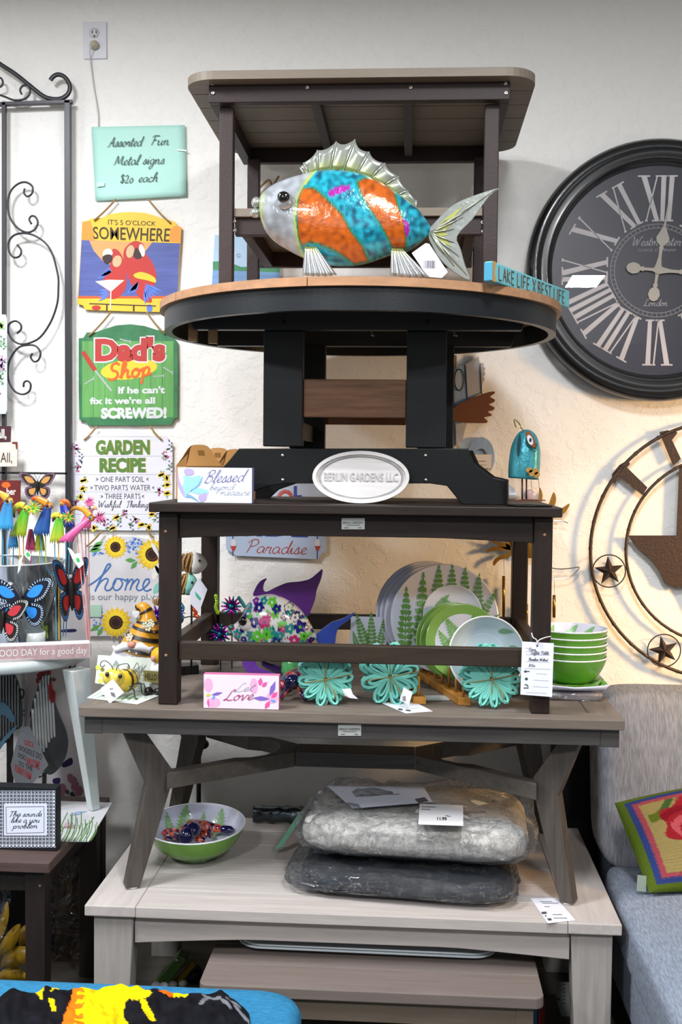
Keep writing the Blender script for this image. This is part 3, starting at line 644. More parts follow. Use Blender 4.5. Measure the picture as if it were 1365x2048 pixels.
# 2: dad's shop
t = thing('hanging_sign', 'green wall sign reading Dads Shop with a red screwdriver on it', 'sign', oY(258, 850, YB))
out = [K(*p) for p in [(160, 1265), (200, 1262), (228, 1215), (300, 1215), (370, 1190), (480, 1155), (600, 1145), (720, 1160), (830, 1195), (900, 1200), (960, 1220), (965, 1250), (1005, 1300), (1008, 1600), (1005, 1945), (975, 1955), (950, 2005), (700, 2010), (240, 2010), (220, 1975), (165, 1960), (160, 1700)]]
g = G(); g.prism([oY(x, y, YB) for x, y in out], (0, .006, 0)); g.build('board', mat('3f7a52', .45, grain=(12, 12, 12), amt=.25), t, bevel=.0008)
g = G()
for i in range(8):
    a = 190 + i*98; d_poly(g, [K(a, 1290), K(a + 94, 1290), K(a + 94, 1940), K(a, 1940)], S, .0003)
g.build('green_print', mat('67a35c', .5, grain=(30, 30, 3), amt=.18), t)
g = G(); d_ell(g, *K(590, 1530), 57, 20, S, .0006, -.12, 24); g.build('yellow_print', mat('ddc63d', .5), t)
def strokes_off(gt, quad, S, off, bold, txt): d_text(gt, txt, quad, S, off, bold)
q = [K(*p) for p in [(300, 1262), (905, 1250), (900, 1465), (300, 1465)]]
g = G(); d_text(g, "Dad's", [K(*p) for p in [(287, 1250), (915, 1240), (912, 1478), (288, 1478)]], S, .0008, .09); g.build('white_outline', mat('d8d4d4', .5), t)
g = G(); d_text(g, "Dad's", q, S, .0012, .055); g.build('red_lettering', mat('b53f3c', .5), t)
g = G(); d_hand(g, 'S', 0, 0, 1, S) if 0 else None
HW['S'] = (1.1, [[(1.0,1.7),(.7,2),(.3,1.8),(.35,1.2),(.8,.9),(.85,.3),(.4,0),(0,.2)]])
d_hand(g, 'Shop', *K(410, 1625), 16, S, 5, -.13, .15, None, .0014, width=88); g.build('orange_lettering', mat('d9662d', .5), t)
g = G(); d_text(g, "If he can't", [K(*p) for p in [(497, 1678), (898, 1672), (896, 1736), (497, 1740)]], S, .001, .04); d_text(g, "fix it we're all", [K(*p) for p in [(255, 1770), (812, 1765), (812, 1825), (255, 1830)]], S, .001, .04)
d_text(g, 'SCREWED!', [K(*p) for p in [(350, 1858), (912, 1852), (912, 1950), (350, 1955)]], S, .001, .06); g.build('white_lettering', mat('d3d8d8', .5), t)
g = G(); d_line(g, [K(195, 1380), K(300, 1540)], 9, S, .001); g.build('screwdriver_handle_print', mat('b3403a', .5), t)
g = G(); d_line(g, [K(300, 1540), K(440, 1715)], 3.5, S, .0011)
for a in ((510, 1272, 600, 1295), (880, 1510, 960, 1562), (795, 1592, 885, 1585), (210, 1658, 288, 1608)): d_line(g, [K(*a[:2]), K(*a[2:])], 2.4, S, .0011); d_line(g, [K(a[2], a[3] - 16), K(a[2], a[3] + 16)], 1.8, S, .0011)
g.build('nail_print', mat('a9b0ae', .5), t)
rope(t, 222, 624, 178, 672); rope(t, 293, 624, 330, 668)
# 3: garden recipe
t = thing('hanging_sign', 'white plank-look wall sign reading Garden Recipe, bordered with painted flowers', 'sign', oY(248, 1058, YB))
K3 = lambda X, Y: (120 + X/4.4536, 840 + Y/4.4536)
out = [K3(*p) for p in [(108, 205), (140, 190), (175, 165), (178, 148), (300, 145), (400, 105), (520, 80), (640, 88), (760, 130), (830, 152), (960, 150), (965, 180), (1002, 215), (1002, 700), (1000, 985), (600, 985), (112, 975), (110, 600)]]
WHP = mat('e2e2ec', .5, grain=(3, 3, 40), amt=.05)
g = G(); g.prism([oY(x, y, YB) for x, y in out], (0, .006, 0)); g.build('board', WHP, t, bevel=.0008)
g = G()
for yy in (148, 322, 485, 640, 838): d_line(g, [K3(125 if yy > 200 else 200, yy), K3(1000 if yy > 200 else 950, yy)], .8, S, .0004)
g.build('joint_print', mat('b5b4bd', .6), t)
for off, c, dx in ((.0008, 'c9b44a', 5), (.0011, '5e8442', 0)):
    g = G(); d_text(g, 'GARDEN', [K3(a + dx, b) for a, b in [(318, 178), (800, 175), (800, 310), (318, 310)]], S, off, .05); d_text(g, 'RECIPE', [K3(a + dx, b) for a, b in [(352, 338), (762, 335), (762, 468), (352, 468)]], S, off, .05); g.build('green_lettering' if off > .001 else 'yellow_edge', mat(c, .5), t)
g = G(); d_text(g, 'ONE PART SOIL', [K3(*p) for p in [(362, 505), (750, 502), (750, 552), (362, 552)]], S, .001); d_text(g, 'TWO PARTS WATER', [K3(*p) for p in [(305, 580), (808, 578), (808, 627), (305, 627)]], S, .001); d_text(g, 'THREE PARTS', [K3(*p) for p in [(400, 655), (718, 655), (718, 703), (400, 703)]], S, .001)
d_hand(g, 'Wishful', *K3(335, 778), 6.5, S, 1.3, 0, .2, .6, width=46); d_hand(g, 'Thinking', *K3(590, 778), 6.5, S, 1.3, 0, .2, .6, width=44)
for x, y in ((330, 527), (780, 527), (280, 603), (832, 603), (372, 680), (740, 680)):
    for d in (-12, 0, 12): d_line(g, [K3(x - 10, y + d*(1 if x < 500 else .3)), K3(x + 10, y + d*(.3 if x < 500 else 1))], .8, S, .001)
g.build('lettering', mat('63626c', .5), t)
rnd = random.Random(5)
def sprays(root, spots, S, cols, sc=1.):
    gs = {c: G() for c in cols}
    gl = G()
    for x, y, kind in spots:
        if kind == 'b':
            for i in range(12): a = rnd.random()*6.28; r = rnd.random()*9*sc; d_ell(gs[cols[0]] if i % 2 else gs[cols[1]], x + r*cos(a)*.7, y + r*sin(a), 1.9*sc, 1.9*sc, S, .0008, 0, 7)
        elif kind == 'y': 
            for i in range(4): a = i*1.6 + rnd.random(); d_ell(gs[cols[2 + (i == 3)]], x + 3.5*sc*cos(a), y + 3.2*sc*sin(a), 4.2*sc, 3.4*sc, S, .0008, a, 9)
        elif kind == 'v': 
            for i in range(6): d_leaf(gs[cols[4]], x, y + i*4*sc - 12*sc, x + (5 if i % 2 else -5)*sc, y + i*4*sc - 16*sc, 2.6*sc, S, .0008)
        for i in range(3): a = rnd.random()*6.28; d_leaf(gl, x, y, x + 11*sc*cos(a), y + 11*sc*sin(a), 3.4*sc, S, .0006)
    for c in cols: 
        if gs[c].f: gs[c].build('flower_print', mat(c, .5), root)
    gl.build('leaf_print', mat('7ea77a', .5), root)
sp = [K3(*p) + (k,) for p, k in [((145, 260), 'b'), ((185, 350), 'v'), ((160, 420), 'b'), ((210, 540), 'y'), ((205, 610), 'y'), ((185, 690), 'y'), ((940, 320), 'b'), ((985, 250), 'v'), ((905, 490), 'y'), ((955, 520), 'y'), ((950, 580), 'y'), ((885, 640), 'b'), ((955, 655), 'y'), ((985, 430), 'v'), ((820, 840), 'y'), ((580, 840), 'b'), ((675, 880), 'b'), ((500, 870), 'y'), ((530, 920), 'v'), ((720, 935), 'y'), ((790, 950), 'y'), ((440, 950), 'v'), ((300, 965), 'y'), ((400, 900), 'b'), ((640, 950), 'v'), ((470, 965), 'y'), ((860, 880), 'v'), ((140, 740), 'b')]]
sprays(t, sp, S, ['c76a8f', 'a45a94', 'e3cd55', 'e0a94e', '6b5b86'])
rope(t, 194, 852, 168, 880); rope(t, 300, 852, 324, 880)
# 4: home
t = thing('hanging_sign', 'pale grey wall sign with sunflowers reading home is our happy place', 'sign', oY(248, 1270, YB))
K4 = lambda X, Y: (160 + X/4.875, 1060 + Y/4.875)
out = [K4(*p) for p in [(5, 290), (0, 210), (30, 200), (70, 170), (90, 150), (180, 140), (260, 90), (380, 62), (520, 62), (650, 90), (740, 125), (900, 160), (905, 1035), (88, 1037), (85, 700)]]
out = [K4(*p) for p in [(80, 290), (78, 205), (100, 195), (115, 165), (180, 140), (260, 90), (380, 62), (520, 62), (650, 90), (740, 125), (820, 160), (822, 1037), (88, 1037), (85, 700)]]
out = [(163, 1110), (166, 1102), (172, 1100), (178, 1092), (196, 1088), (213, 1078), (238, 1072.7), (266, 1072.7), (293, 1078), (314, 1088), (331, 1092), (340, 1100), (345, 1104), (346, 1272), (178, 1272.6), (164, 1268)]
g = G(); g.prism([oY(x, y, YB) for x, y in out], (0, .006, 0)); g.build('board', mat('d3d2d6', .5, grain=(3, 40, 3), amt=.05), t, bevel=.0008)
def sunflower(root, cx, cy, r, S, n=17):
    g = G(); d_petals(g, cx, cy, r, n, r*.30, S, .0010); g.build('petal_print', mat('e6bd2f', .5), root)
    g = G(); d_petals(g, cx, cy, r*.86, n, r*.22, S, .0013, .18); g.build('petal_print', mat('f0d23d', .5), root)
    g = G(); d_ell(g, cx, cy, r*.42, r*.42, S, .0017, 0, 20); g.build('seed_print', mat('35211a', .6, bump=(300, .8)), root)
    g = G(); d_line(g, [(cx + r*.3*cos(a), cy + r*.3*sin(a)) for a in [i*.4 for i in range(17)]], r*.08, S, .002); g.build('seed_ring_print', mat('5b3a22', .6), root)
def hydr(root, cx, cy, rx, ry, S, n=60, seed=2):
    r = random.Random(seed); gs = [G(), G(), G()]
    for i in range(n):
        a = r.random()*6.28; q = sqrt(r.random()); d_ell(gs[i % 3], cx + rx*q*cos(a), cy + ry*q*sin(a), 2.3, 2.1, S, .0007 + i*.000003, 0, 6)
    for gg, c in zip(gs, ('6d8fd0', '8fb0e6', '4a68b0')): gg.build('hydrangea_print', mat(c, .5), root)
hydr(t, 270, 1092, 19, 16, S); hydr(t, 195, 1108, 12, 4, S, 14); hydr(t, 198, 1238, 20, 22, S, 40, 5); hydr(t, 292, 1228, 24, 14, S, 40, 6)
g = G()
for a in ((180, 1101, 205, 1088), (178, 1103, 204, 1098), (185, 1094, 207, 1083), (250, 1120, 272, 1121), (262, 1138, 275, 1122), (292, 1250, 270, 1235), (286, 1258, 268, 1250), (300, 1240, 276, 1242), (195, 1272, 205, 1255), (180, 1262, 202, 1250), (300, 1268, 282, 1250)): d_leaf(g, *a, 9, S, .0009)
g.build('leaf_print', mat('5f9e55', .5), t)
sunflower(t, 231, 1094, 25, S); sunflower(t, 305, 1109, 34, S); sunflower(t, 232, 1245, 33, S)
g = G(); X = [(157, 1172), (170, 1174), (190, 1163), (208, 1147), (220, 1133), (220, 1128), (214, 1131), (205, 1150), (195, 1171), (190, 1183)]
d_line(g, cr(X, 6), 3.2, S, .0010)
d_line(g, cr([(193, 1176), (202, 1163), (212, 1157), (216, 1161), (210, 1175), (214, 1181), (223, 1177), (232, 1160)], 6), 3, S, .0010)
d_line(g, cr([(242, 1158), (232, 1158), (226, 1170), (230, 1180), (239, 1178), (245, 1167), (241, 1158), (250, 1160)], 6), 3, S, .001)
d_line(g, cr([(250, 1163), (256, 1158), (253, 1170), (250, 1181)], 6), 3, S, .001); d_line(g, cr([(252, 1172), (262, 1159), (266, 1162), (260, 1180)], 6), 3, S, .001); d_line(g, cr([(262, 1172), (273, 1159), (278, 1162), (273, 1175), (278, 1181), (288, 1176), (298, 1165), (297, 1158), (290, 1161), (286, 1173), (292, 1182), (303, 1178)], 6), 3, S, .001)
g.build('script_lettering', mat('4a74b2', .5), t)
g = G(); d_text(g, 'is our happy place', (179, 1187, 322, 1204), S, .001, 0); g.build('lettering', mat('7e8897', .5), t)
g = G(); g.prism([oY(x, y, YB - .004) for x, y in [(180, 1210), (203, 1210), (203, 1234), (179, 1234)]], (0, .0025, 0)); g.build('price_sticker', mat('a5cbb5', .5), t)
rope(t, 205, 1060, 173, 1093); rope(t, 293, 1058, 308, 1075)
# lake sign seen between the legs of the top table
t = thing('hanging_sign', 'pale blue lake scene sign with green hills, half hidden behind the top table legs', 'sign', oY(460, 568, YB))
g = G(); g.prism([oY(x, y, YB) for x, y in [(430, 470), (500, 470), (530, 473), (560, 480), (560, 572), (424, 572)]], (0, .006, 0)); g.build('board', mat('b4d0e8', .5), t)
g = G(); d_poly(g, cr([(426, 523), (450, 522), (468, 528), (483, 534), (560, 530), (560, 545), (426, 540)], 1), S); g.build('hill_print', mat('4f8f68', .5), t)
g = G(); d_poly(g, [(426, 540), (560, 545), (560, 572), (424, 572)], S); g.build('lake_print', mat('7ba0cc', .5, grain=(4, 4, 60), amt=.15), t)
g = G(); d_text(g, 'O', (473, 507, 481, 515), S); g.build('lettering', mat('8a94a0', .5), t)
P = [oY(x, y, YW - .02) for x, y in [(505, 395), (520, 375), (538, 360), (545, 372), (552, 362), (558, 352)]]
t = G().tube([Vector(p) for p in cr(P, 4)], .004, 6).build('jute_loop', JUTE); tag(t, 'frayed jute loop on the wall above the metal fish', 'rope')
# lake side paradise sign
t = thing('hanging_sign', 'pale blue sign with fishing floats reading Lake Side Paradise, behind the walnut-brown table', 'sign', oY(560, 1118, YB))
K5 = lambda X, Y: (400 + X/4.0147, 1040 + Y/4.0147)
out = [(452, 975), (475, 960), (520, 952), (600, 955), (640, 968), (654, 985), (654, 1102), (646, 1106), (640, 1112), (637, 1119), (471, 1111.5), (466, 1105), (458, 1102), (452, 1098)]
g = G(); g.prism([oY(x, y, YB) for x, y in out], (0, .006, 0)); g.build('board', mat('b9c6dc', .5), t, bevel=.0008)
g = G(); d_text(g, 'SIDE', [(480, 1035), (622, 1040), (616, 1075), (478, 1072)], S, .001, .04); d_text(g, 'L', (588, 972, 604, 996), S, .001, .05); d_line(g, [(466, 1050), (466, 1112)], 2, S, .0007); d_line(g, [(635, 1050), (635, 1118)], 2, S, .0007); g.build('blue_lettering', mat('3d4f9c', .5), t)
g = G(); d_hand(g, 'Paradise', 491, 1105, 13, S, 1.8, .03, .22, .6, width=122); 
for x in (467, 635.5): d_poly(g, [(x - 6, 1092), (x + 6, 1092), (x + 2, 1102), (x - 2, 1102)], S, .001)
for i in range(12): a = pi + pi*i/11; d_line(g, [(572 - 1 + 17*cos(a), 996 + 17*sin(a)), (571 + 9*cos(a), 996 + 9*sin(a))], 3, S, .0008)
g.build('red_lettering', mat('b94a3c', .5), t)
g = G(); [d_ell(g, x, 1086, 5.5, 8, S, .0008) for x in (467, 635.5)]; g.build('float_print', mat('dedbe0', .4), t)
# ---- blue plank fish hanging right of the pedestal
t = thing('plank_fish', 'blue-grey plank fish with a rust brown tin fin, hanging behind the round table pedestal', 'wall decor', oY(930, 905, YW - .02))
K6 = lambda X, Y: (860 + X/4.2656, 680 + Y/4.2656)
def pris(px, Y, d, name, m, root, f=K6, bevel=0): g = G(); g.prism([oY(*f(*p), Y) for p in px], (0, d, 0)); return g.build(name, m, root, bevel=bevel)
BP = mat('8fa7c4', .7, grain=(40, 40, 5), amt=.3); TINW = mat('c9cad2', .6, bump=(700, .9))
pris([(60, 245), (190, 240), (215, 900), (60, 930)], YW - .022, .014, 'plank', BP, t); pris([(195, 240), (300, 210), (322, 520), (225, 900), (215, 720)], YW - .022, .014, 'plank', BP, t)
pris([(302, 212), (418, 140), (425, 195), (445, 455), (320, 510)], YW - .022, .014, 'plank', TINW, t)
pris([(430, 195), (465, 200), (455, 225), (480, 240), (458, 265), (478, 290), (455, 310), (470, 335), (450, 370), (445, 400)], YW - .022, .014, 'plank', TINW, t)
pris([(222, 720), (320, 700), (285, 830), (265, 920), (228, 900)], YW - .024, .012, 'tin_patch', TINW, t)
pris(cr([(142, 640), (250, 545), (400, 480), (500, 445), (555, 440), (550, 460), (515, 485), (560, 510), (540, 535), (505, 550), (555, 575), (540, 600), (495, 610), (530, 635), (520, 650), (465, 660), (495, 690), (480, 708), (380, 708), (240, 700), (150, 685)], 2, True), YW - .034, .006, 'fin', mat('7a4a2c', .5, .3), t, bevel=.001)
g = G(); S = SY(YW - .023); d_ell(g, *K6(165, 355), 11, 14, S, .002, 0, 20); g.build('eye', mat('d9dade', .4), t)
g = G(); g.tube([oY(*K6(252 + 40*cos(a), 340 + 92*sin(a)), YW - .028) for a in [2*pi*i/24 for i in range(24)]], .0018, 5, True); g.build('wire_ring', mat('33302f', .5, .6), t)
g = G(); d_ell(g, *K6(252, 340), 8, 20, S, .003, 0, 20); g.build('lens', mat('a9b4be', .3), t)
G().tube([oY(*K6(222, 130), YW - .02), oY(*K6(225, 245), YW - .02)], .004, 6).build('jute_cord', JUTE, t)
for x in (200, 305, 430): G().tube([oY(*K6(x, 215 if x < 400 else 200), YW - .024), oY(*K6(x + 18, 510 if x > 210 else 900), YW - .024)], .0015, 5).build('seam_wire', mat('4b4238', .6), t)
t = thing('wooden_ring', 'round blue-grey wooden ring with a paper note on it, beside the plank fish', 'wall decor', oY(965, 950, YW - .02))
c = oY(962, 912, YW - .02); g = G()
for i in range(28):
    a0, a1 = 2*pi*i/28, 2*pi*(i + 1)/28; q = []
    for a, r in ((a0, 1), (a1, 1), (a1, .42), (a0, .42)): q.append(oY(963 + 27*r*cos(a), 914 + 40*r*sin(a), YW - .022))
    g.prism(q, (0, .014, 0))
g.build('ring', BP, t); g = G(); d_poly(g, [(941, 909), (984, 909), (983, 952), (941, 952)], SY(YW - .023), .003); n_ = g.build('paper_note', mat('dcd6cf', .6), t, solid=.0004)
g = G(); S = SY(YW - .027); d_hand(g, 'some notes', 952, 924, 3, S, .6, 0, .2, width=20) if 0 else [d_line(g, [(952 + i*3, 922 + (i % 2)*1.5), (955 + i*3, 923 - (i % 2)*1.5)], .7, S) for i in range(7)]; d_line(g, [(958, 930), (974, 930)], .7, S); d_text(g, '95.4', (971, 936, 982, 941), S); g.build('lettering', mat('57504c', .6), n_)
# ---- sun wind chime
t = thing('wind_chime', 'golden sun-and-moon wind chime with brass tubes hanging on the wall at the right', 'wind chime', oY(1060, 1240, YW - .03))
GOLD = mat('a87c33', .35, .7); BR = mat('9a7430', .25, .9); SIL = mat('b9b4ad', .25, 1.)
YC = YW - .035
for P in ([(1080, 975), (1086, 990), (1082, 1010), (1074, 1020), (1078, 1000)], [(1108, 984), (1113, 1000), (1106, 1018), (1090, 1032), (1098, 1010)], [(1140, 1007), (1132, 1024), (1112, 1036), (1100, 1036), (1120, 1020)],
          [(972, 1105), (985, 1094), (1020, 1095), (1020, 1103), (995, 1101)], [(988, 1132), (990, 1118), (1020, 1104), (1021, 1114), (1000, 1120)], [(965, 1078), (980, 1082), (1010, 1098), (1020, 1098), (1020, 1090), (1000, 1084)], [(1012, 1080), (1020, 1078), (1022, 1100), (1014, 1096)]):
    g = G(); g.prism([oY(x, y, YC) for x, y in cr(P, 3, True)], (0, .004, 0)); g.build('sun_ray', GOLD, t)
c0 = oY(1062, 1075, YC); g = G(); g.lathe([(.001, 0), (.07, .004), (.074, 0), (.07, -.004)], c0, 28, (0, -1, 0)); g.build('sun_disc', GOLD, t)
g = G(); g.tube([oY(x, y, YC) for x, y in cr([(1062, 1092), (1066, 1115), (1085, 1130), (1120, 1138), (1160, 1134)], 5)], .002, 5); g.tube([oY(x, y, YC) for x, y in cr([(1108, 1158), (1140, 1154), (1160, 1136)], 5)], .002, 5); g.tube([oY(x, y, YC) for x, y in cr([(1108, 1042), (1125, 1042), (1137, 1046)], 5)], .0025, 5); g.build('moon_wire', SIL, t)
for x, y0, y1 in ((1008, 1152, 1235), (1054, 1208, 1250), (1109, 1190, 1235), (1030, 1170, 1250)):
    G().tube([oY(x, y0, YC), oY(x, y1, YC)], .0055, 12).build('chime_tube', BR, t)
    G().tube([oY(x, y0 - 35, YC), oY(x + 1, y0, YC)], .0008, 4).build('chain', SIL, t)
g = G(); g.lathe([(.001, 0), (.019, .002), (.02, 0), (.019, -.002)], oY(1060, 990, YC), 20, (0, -1, 0), 1., (0, 0, 1)); g.build('glass_drop', mat('b9a9b8', .15), t)
for x in (1062, 1077): G().tube([oY(x, 950, YC), oY(x + 3, 985, YC)], .001, 4).build('chain', BR, t)
# ---- star ring
t = thing('metal_ornament', 'rust brown double rope ring with five-point stars and a state outline, below the clock', 'wall decor', oY(1366, 1355, YW - .03))
RB = mat('3d2f28', .55, .4, bump=(120, .5)); RBr = mat('45372e', .5, .5, grain=(150, 150, 150), amt=.5)
cx, cy = 1443, 1101; YR = YW - .035
cc = oY(cx, cy, YR)
KR = oY(cx + 100, cy, YR).x - cc.x; pxm = KR/100
def ring(R, r, name):
    g = G(); n = 90
    P = [Vector((cc.x + R*cos(2*pi*i/n), YR, cc.z + R*sin(2*pi*i/n))) for i in range(n)]
    g.tube(P, r, 8, True)
    for k in range(2):   # twisted strand
        g.tube([p + Vector((cos(2*pi*i/n)*cos(i*2.1 + k*pi), sin(i*2.1 + k*pi), sin(2*pi*i/n)*cos(i*2.1 + k*pi)))*r*.55 for i, p in enumerate(P)], r*.65, 5, True)
    return g.build(name, RBr, t)
R1 = 264*pxm; R2 = 192*pxm
ring(R1, .0062, 'outer_rope_ring'); ring(R2, .0055, 'inner_rope_ring')
def star(px, py, r, a0):
    c = oY(px, py, YR - .004); g = G(); vs = [c + Vector((0, -.018, 0))]
    for i in range(10):
        a = a0 + i*pi/5; rr_ = r if i % 2 == 0 else r*.40; vs.append(c + Vector((rr_*cos(a), 0, rr_*sin(a))))
    g.add(vs, [(0, 1 + (i + 1) % 10, 1 + i) for i in range(10)] + [tuple(range(1, 11))]); g.build('star', mat('45362e', .42, .5), t)
    g = G(); g.tube([c + Vector((r*1.06*cos(2*pi*i/36), 0, r*1.06*sin(2*pi*i/36))) for i in range(36)], .0022, 6, True); g.build('star_ring', RB, t)
star(1219, 1142, .054, pi/2 + .1); star(1329, 1301, .054, .25 + pi/2)
for P, nm in (([(1225, 948), (1240, 930), (1257, 920), (1261, 928), (1255, 935), (1296, 975), (1286, 990), (1238, 952), (1232, 968), (1226, 964)], 'letter_bar'), ([(1320, 864), (1338, 860), (1341, 868), (1352, 861), (1356, 866), (1345, 880), (1363, 918), (1347, 930)], 'letter_bar')):
    g = G(); g.prism([oY(x, y, YR) for x, y in P], (0, .005, 0)); g.build(nm, RB, t)
g = G(); g.prism([oY(x, y, YR) for x, y in [(1256, 1071), (1354, 1071), (1360, 930), (1420, 930), (1420, 990), (1500, 1010), (1500, 1120), (1420, 1180), (1400, 1230), (1370, 1172), (1352, 1176), (1330, 1166), (1318, 1140), (1300, 1116), (1275, 1095)]], (0, .004, 0)); g.build('state_outline', RB, t)
# ---- clock
t = thing('clock', 'large round black wall clock with white Roman numerals and pale hands', 'clock', oY(1318, 797, YW - .03))
cc = oY(1316, 541, YW - .05); R = (oY(1316, 285, YW - .05) - cc).length*1.035
ax = Vector((.0, -1, .03)).normalized(); cc = Vector((cc.x, YW - .045, cc.z))
BK = mat('17181a', .25, coat=.3)
G().lathe([(R*.80, .004), (R*.82, .03), (R*.85, .038), (R*.88, .028), (R*.91, .038), (R*.96, .04), (R*.995, .02), (R, 0), (R*.99, -.035), (R*.8, -.035)], cc, 96, ax, cap=False).build('frame', BK, t)
G().lathe([(0, .002), (R*.83, .002)], cc, 64, ax, cap=False).build('dial', mat('2a2938', .35), t)
uz = Vector((0, .03, 1)); uz = (uz - ax*uz.dot(ax)).normalized(); ux = Vector((1, 0, 0))
def SC_(x, y, off=0): return cc + ax*(.0035 + off) + ux*(x*R) + uz*(-y*R)
PALE = mat('c9c4c6', .5); g = G()
def bar(a, s0, s1, w, r0, r1, ser=True):   # stroke of a numeral: tangential offset s0 (inner) to s1 (outer)
    ca, sa = sin(a), -cos(a); ta, tb = -sa, ca
    q = lambda r, s: (ca*r + ta*s, sa*r + tb*s)
    f = 1.25
    P = [q(r0, s0*1. - w/2), q(r0, s0 + w/2), q(r1, s1*f + w*f/2), q(r1, s1*f - w*f/2)]
    g.face([SC_(x, y, .0004) for x, y in P])
    if ser:
        for r, s, k in ((r0, s0, 1.), (r1, s1*f, f)): g.face([SC_(*q(rr_, s + d*w*k), .0006) for rr_, d in ((r - .006, -1.1), (r - .006, 1.1), (r + .006, 1.1), (r + .006, -1.1))])
def numeral(h, s):
    a = 2*pi*h/12; ws = {'I': .05, 'V': .10, 'X': .11}; tot = sum(ws[c] for c in s) ; x = -tot/2
    for c in s:
        m = x + ws[c]/2
        if c == 'I': bar(a, m, m, .030, .38, .72)
        if c == 'V': bar(a, m + .0, m - .04, .032, .38, .72); bar(a, m + .012, m + .04, .010, .38, .72)
        if c == 'X': bar(a, m + .04, m - .04, .034, .38, .72); bar(a, m - .04, m + .04, .009, .38, .72)
        x += ws[c]
for h, s in enumerate(['XII', 'I', 'II', 'III', 'IIII', 'V', 'VI', 'VII', 'VIII', 'IX', 'X', 'XI']): numeral(h, s)
g.build('numerals', PALE, t)
g = G()
for r in (.325, .355):
    P = [(r*cos(i*pi/36), r*sin(i*pi/36)) for i in range(73)]; d_line(g, P, .005, SC_, .0005)
for i in range(60): a = i*pi/30; d_line(g, [(.325*cos(a), .325*sin(a)), (.355*cos(a), .355*sin(a))], .004, SC_, .0005)
g.build('minute_track', mat('9a979b', .5), t)
g = G(); d_hand(g, 'Westminster', -.20, -.19, .034, SC_, .007, 0, .25, .6, .001, width=.37); d_text(g, 'CLOCK COMPANY', (-.15, -.165, .14, -.145), SC_, .001); d_hand(g, 'London', -.1, .27, .025, SC_, .006, 0, .2, .6, .001, width=.18); g.build('lettering', mat('a5a2a6', .5), t)
def handpoly(P, a, name, off):
    g = G(); c, s = cos(a), sin(a); g.prism([SC_(x*c - y*s, x*s + y*c, off) for x, y in P], -ax*.0015); g.build(name, mat('b7b1a6', .5), t)
def mirror(P): return P + [(-x, y) for x, y in reversed(P)]
h1 = mirror([(.034, .0), (.02, -.05), (.012, -.10), (.012, -.16), (.02, -.17), (.012, -.185), (.045, -.22), (.05, -.25), (.03, -.29), (.008, -.34), (.002, -.52)])
h2 = mirror([(.03, 0), (.012, .04), (.01, .10), (.02, .115), (.012, .13), (.035, .15), (.045, .19), (.03, .225), (.008, .238)])
handpoly(h1, radians(8), 'hour_hand', .006); handpoly(h2, radians(8), 'hour_hand_tail', .0055)
handpoly(h1, radians(95), 'minute_hand', .010); handpoly(h2, radians(95), 'minute_hand_tail', .0095)
G().lathe([(.001, .013), (.012, .012), (.012, .003)], cc, 16, ax).build('hand_pin', mat('8d8880', .4), t)
G().lathe([(0, .020), (R*.82, .020)], cc, 64, ax, cap=False).build('glass', clear('ffffff', .05, rough=.0), t)
# ---- iron trellis
t = thing('iron_trellis', 'black iron scroll trellis panel leaning on the wall at the far left', 'trellis', oY(70, 1300, YW - .03))
IR = mat('3b3a3e', .38, .55); YT = YW - .05
def barpx(x0, y0, x1, y1, w, name, Y=YT, d=.012):
    a, b = oY(x0, y0, Y), oY(x1, y1, Y); v = (b - a).normalized(); n = Vector((v.z, 0, -v.x))*w/2
    g = G(); g.prism([a + n, b + n, b - n, a - n], (0, d, 0)); return g.build(name, IR, t, bevel=.001)
barpx(134, 200, 137, 1300, .021, 'upright', d=.022); barpx(7, 204, 7, 1300, .014, 'upright', d=.016)
barpx(-60, 209, 143, 202, .012, 'crossbar', d=.02); barpx(-60, 945, 135, 947, .008, 'crossbar'); 
def scroll(px, r=.0038, name='scroll', Y=YT + .004, flat=None):
    g = G(); g.tube([oY(x, y, Y) for x, y in cr(px, 5)], r, 6, flat=flat); return g.build(name, IR, t)
A = lambda X, Y: (X/4.356, 90 + Y/4.356); B = lambda X, Y: (X/4.875, 560 + Y/4.875)
scroll([A(*p) for p in [(-60, 110), (0, 165), (130, 250), (250, 345), (370, 440), (450, 470), (530, 468), (590, 430), (610, 370), (590, 310), (550, 270), (500, 258), (460, 280), (440, 308)]], .0085, 'top_scroll', flat=.6)
scroll([A(*p) for p in [(190, 430), (175, 390), (200, 355), (240, 355), (262, 390), (250, 440), (200, 475), (120, 480), (40, 450), (-20, 430)]]); scroll([A(*p) for p in [(-40, 280), (10, 290), (25, 330), (10, 360), (-30, 370)]])
scroll([A(*p) for p in [(215, 1250), (210, 1290), (240, 1320), (280, 1290), (280, 1230), (220, 1195), (150, 1215), (90, 1280), (68, 1380), (85, 1500), (150, 1590), (230, 1632), (300, 1610), (330, 1550), (310, 1500), (275, 1490), (255, 1520), (275, 1560)]])
scroll([A(*p) for p in [(150, 1740), (185, 1790), (170, 1840), (120, 1850), (80, 1800), (75, 1720), (120, 1660), (200, 1640), (300, 1660), (400, 1730), (460, 1830), (500, 1980), (510, 2048)]] + [B(*p) for p in [(570, 60), (560, 220), (500, 400), (400, 550), (300, 610), (200, 625), (120, 580), (80, 500), (90, 430), (150, 400), (200, 430), (205, 480), (165, 522)]])
scroll([B(*p) for p in [(320, 715), (300, 750), (330, 795), (375, 780), (395, 710), (350, 645), (270, 635), (180, 660), (110, 750), (80, 850), (85, 980), (140, 1080), (220, 1115), (285, 1085), (300, 1020), (270, 985), (235, 1000), (230, 1045)]])
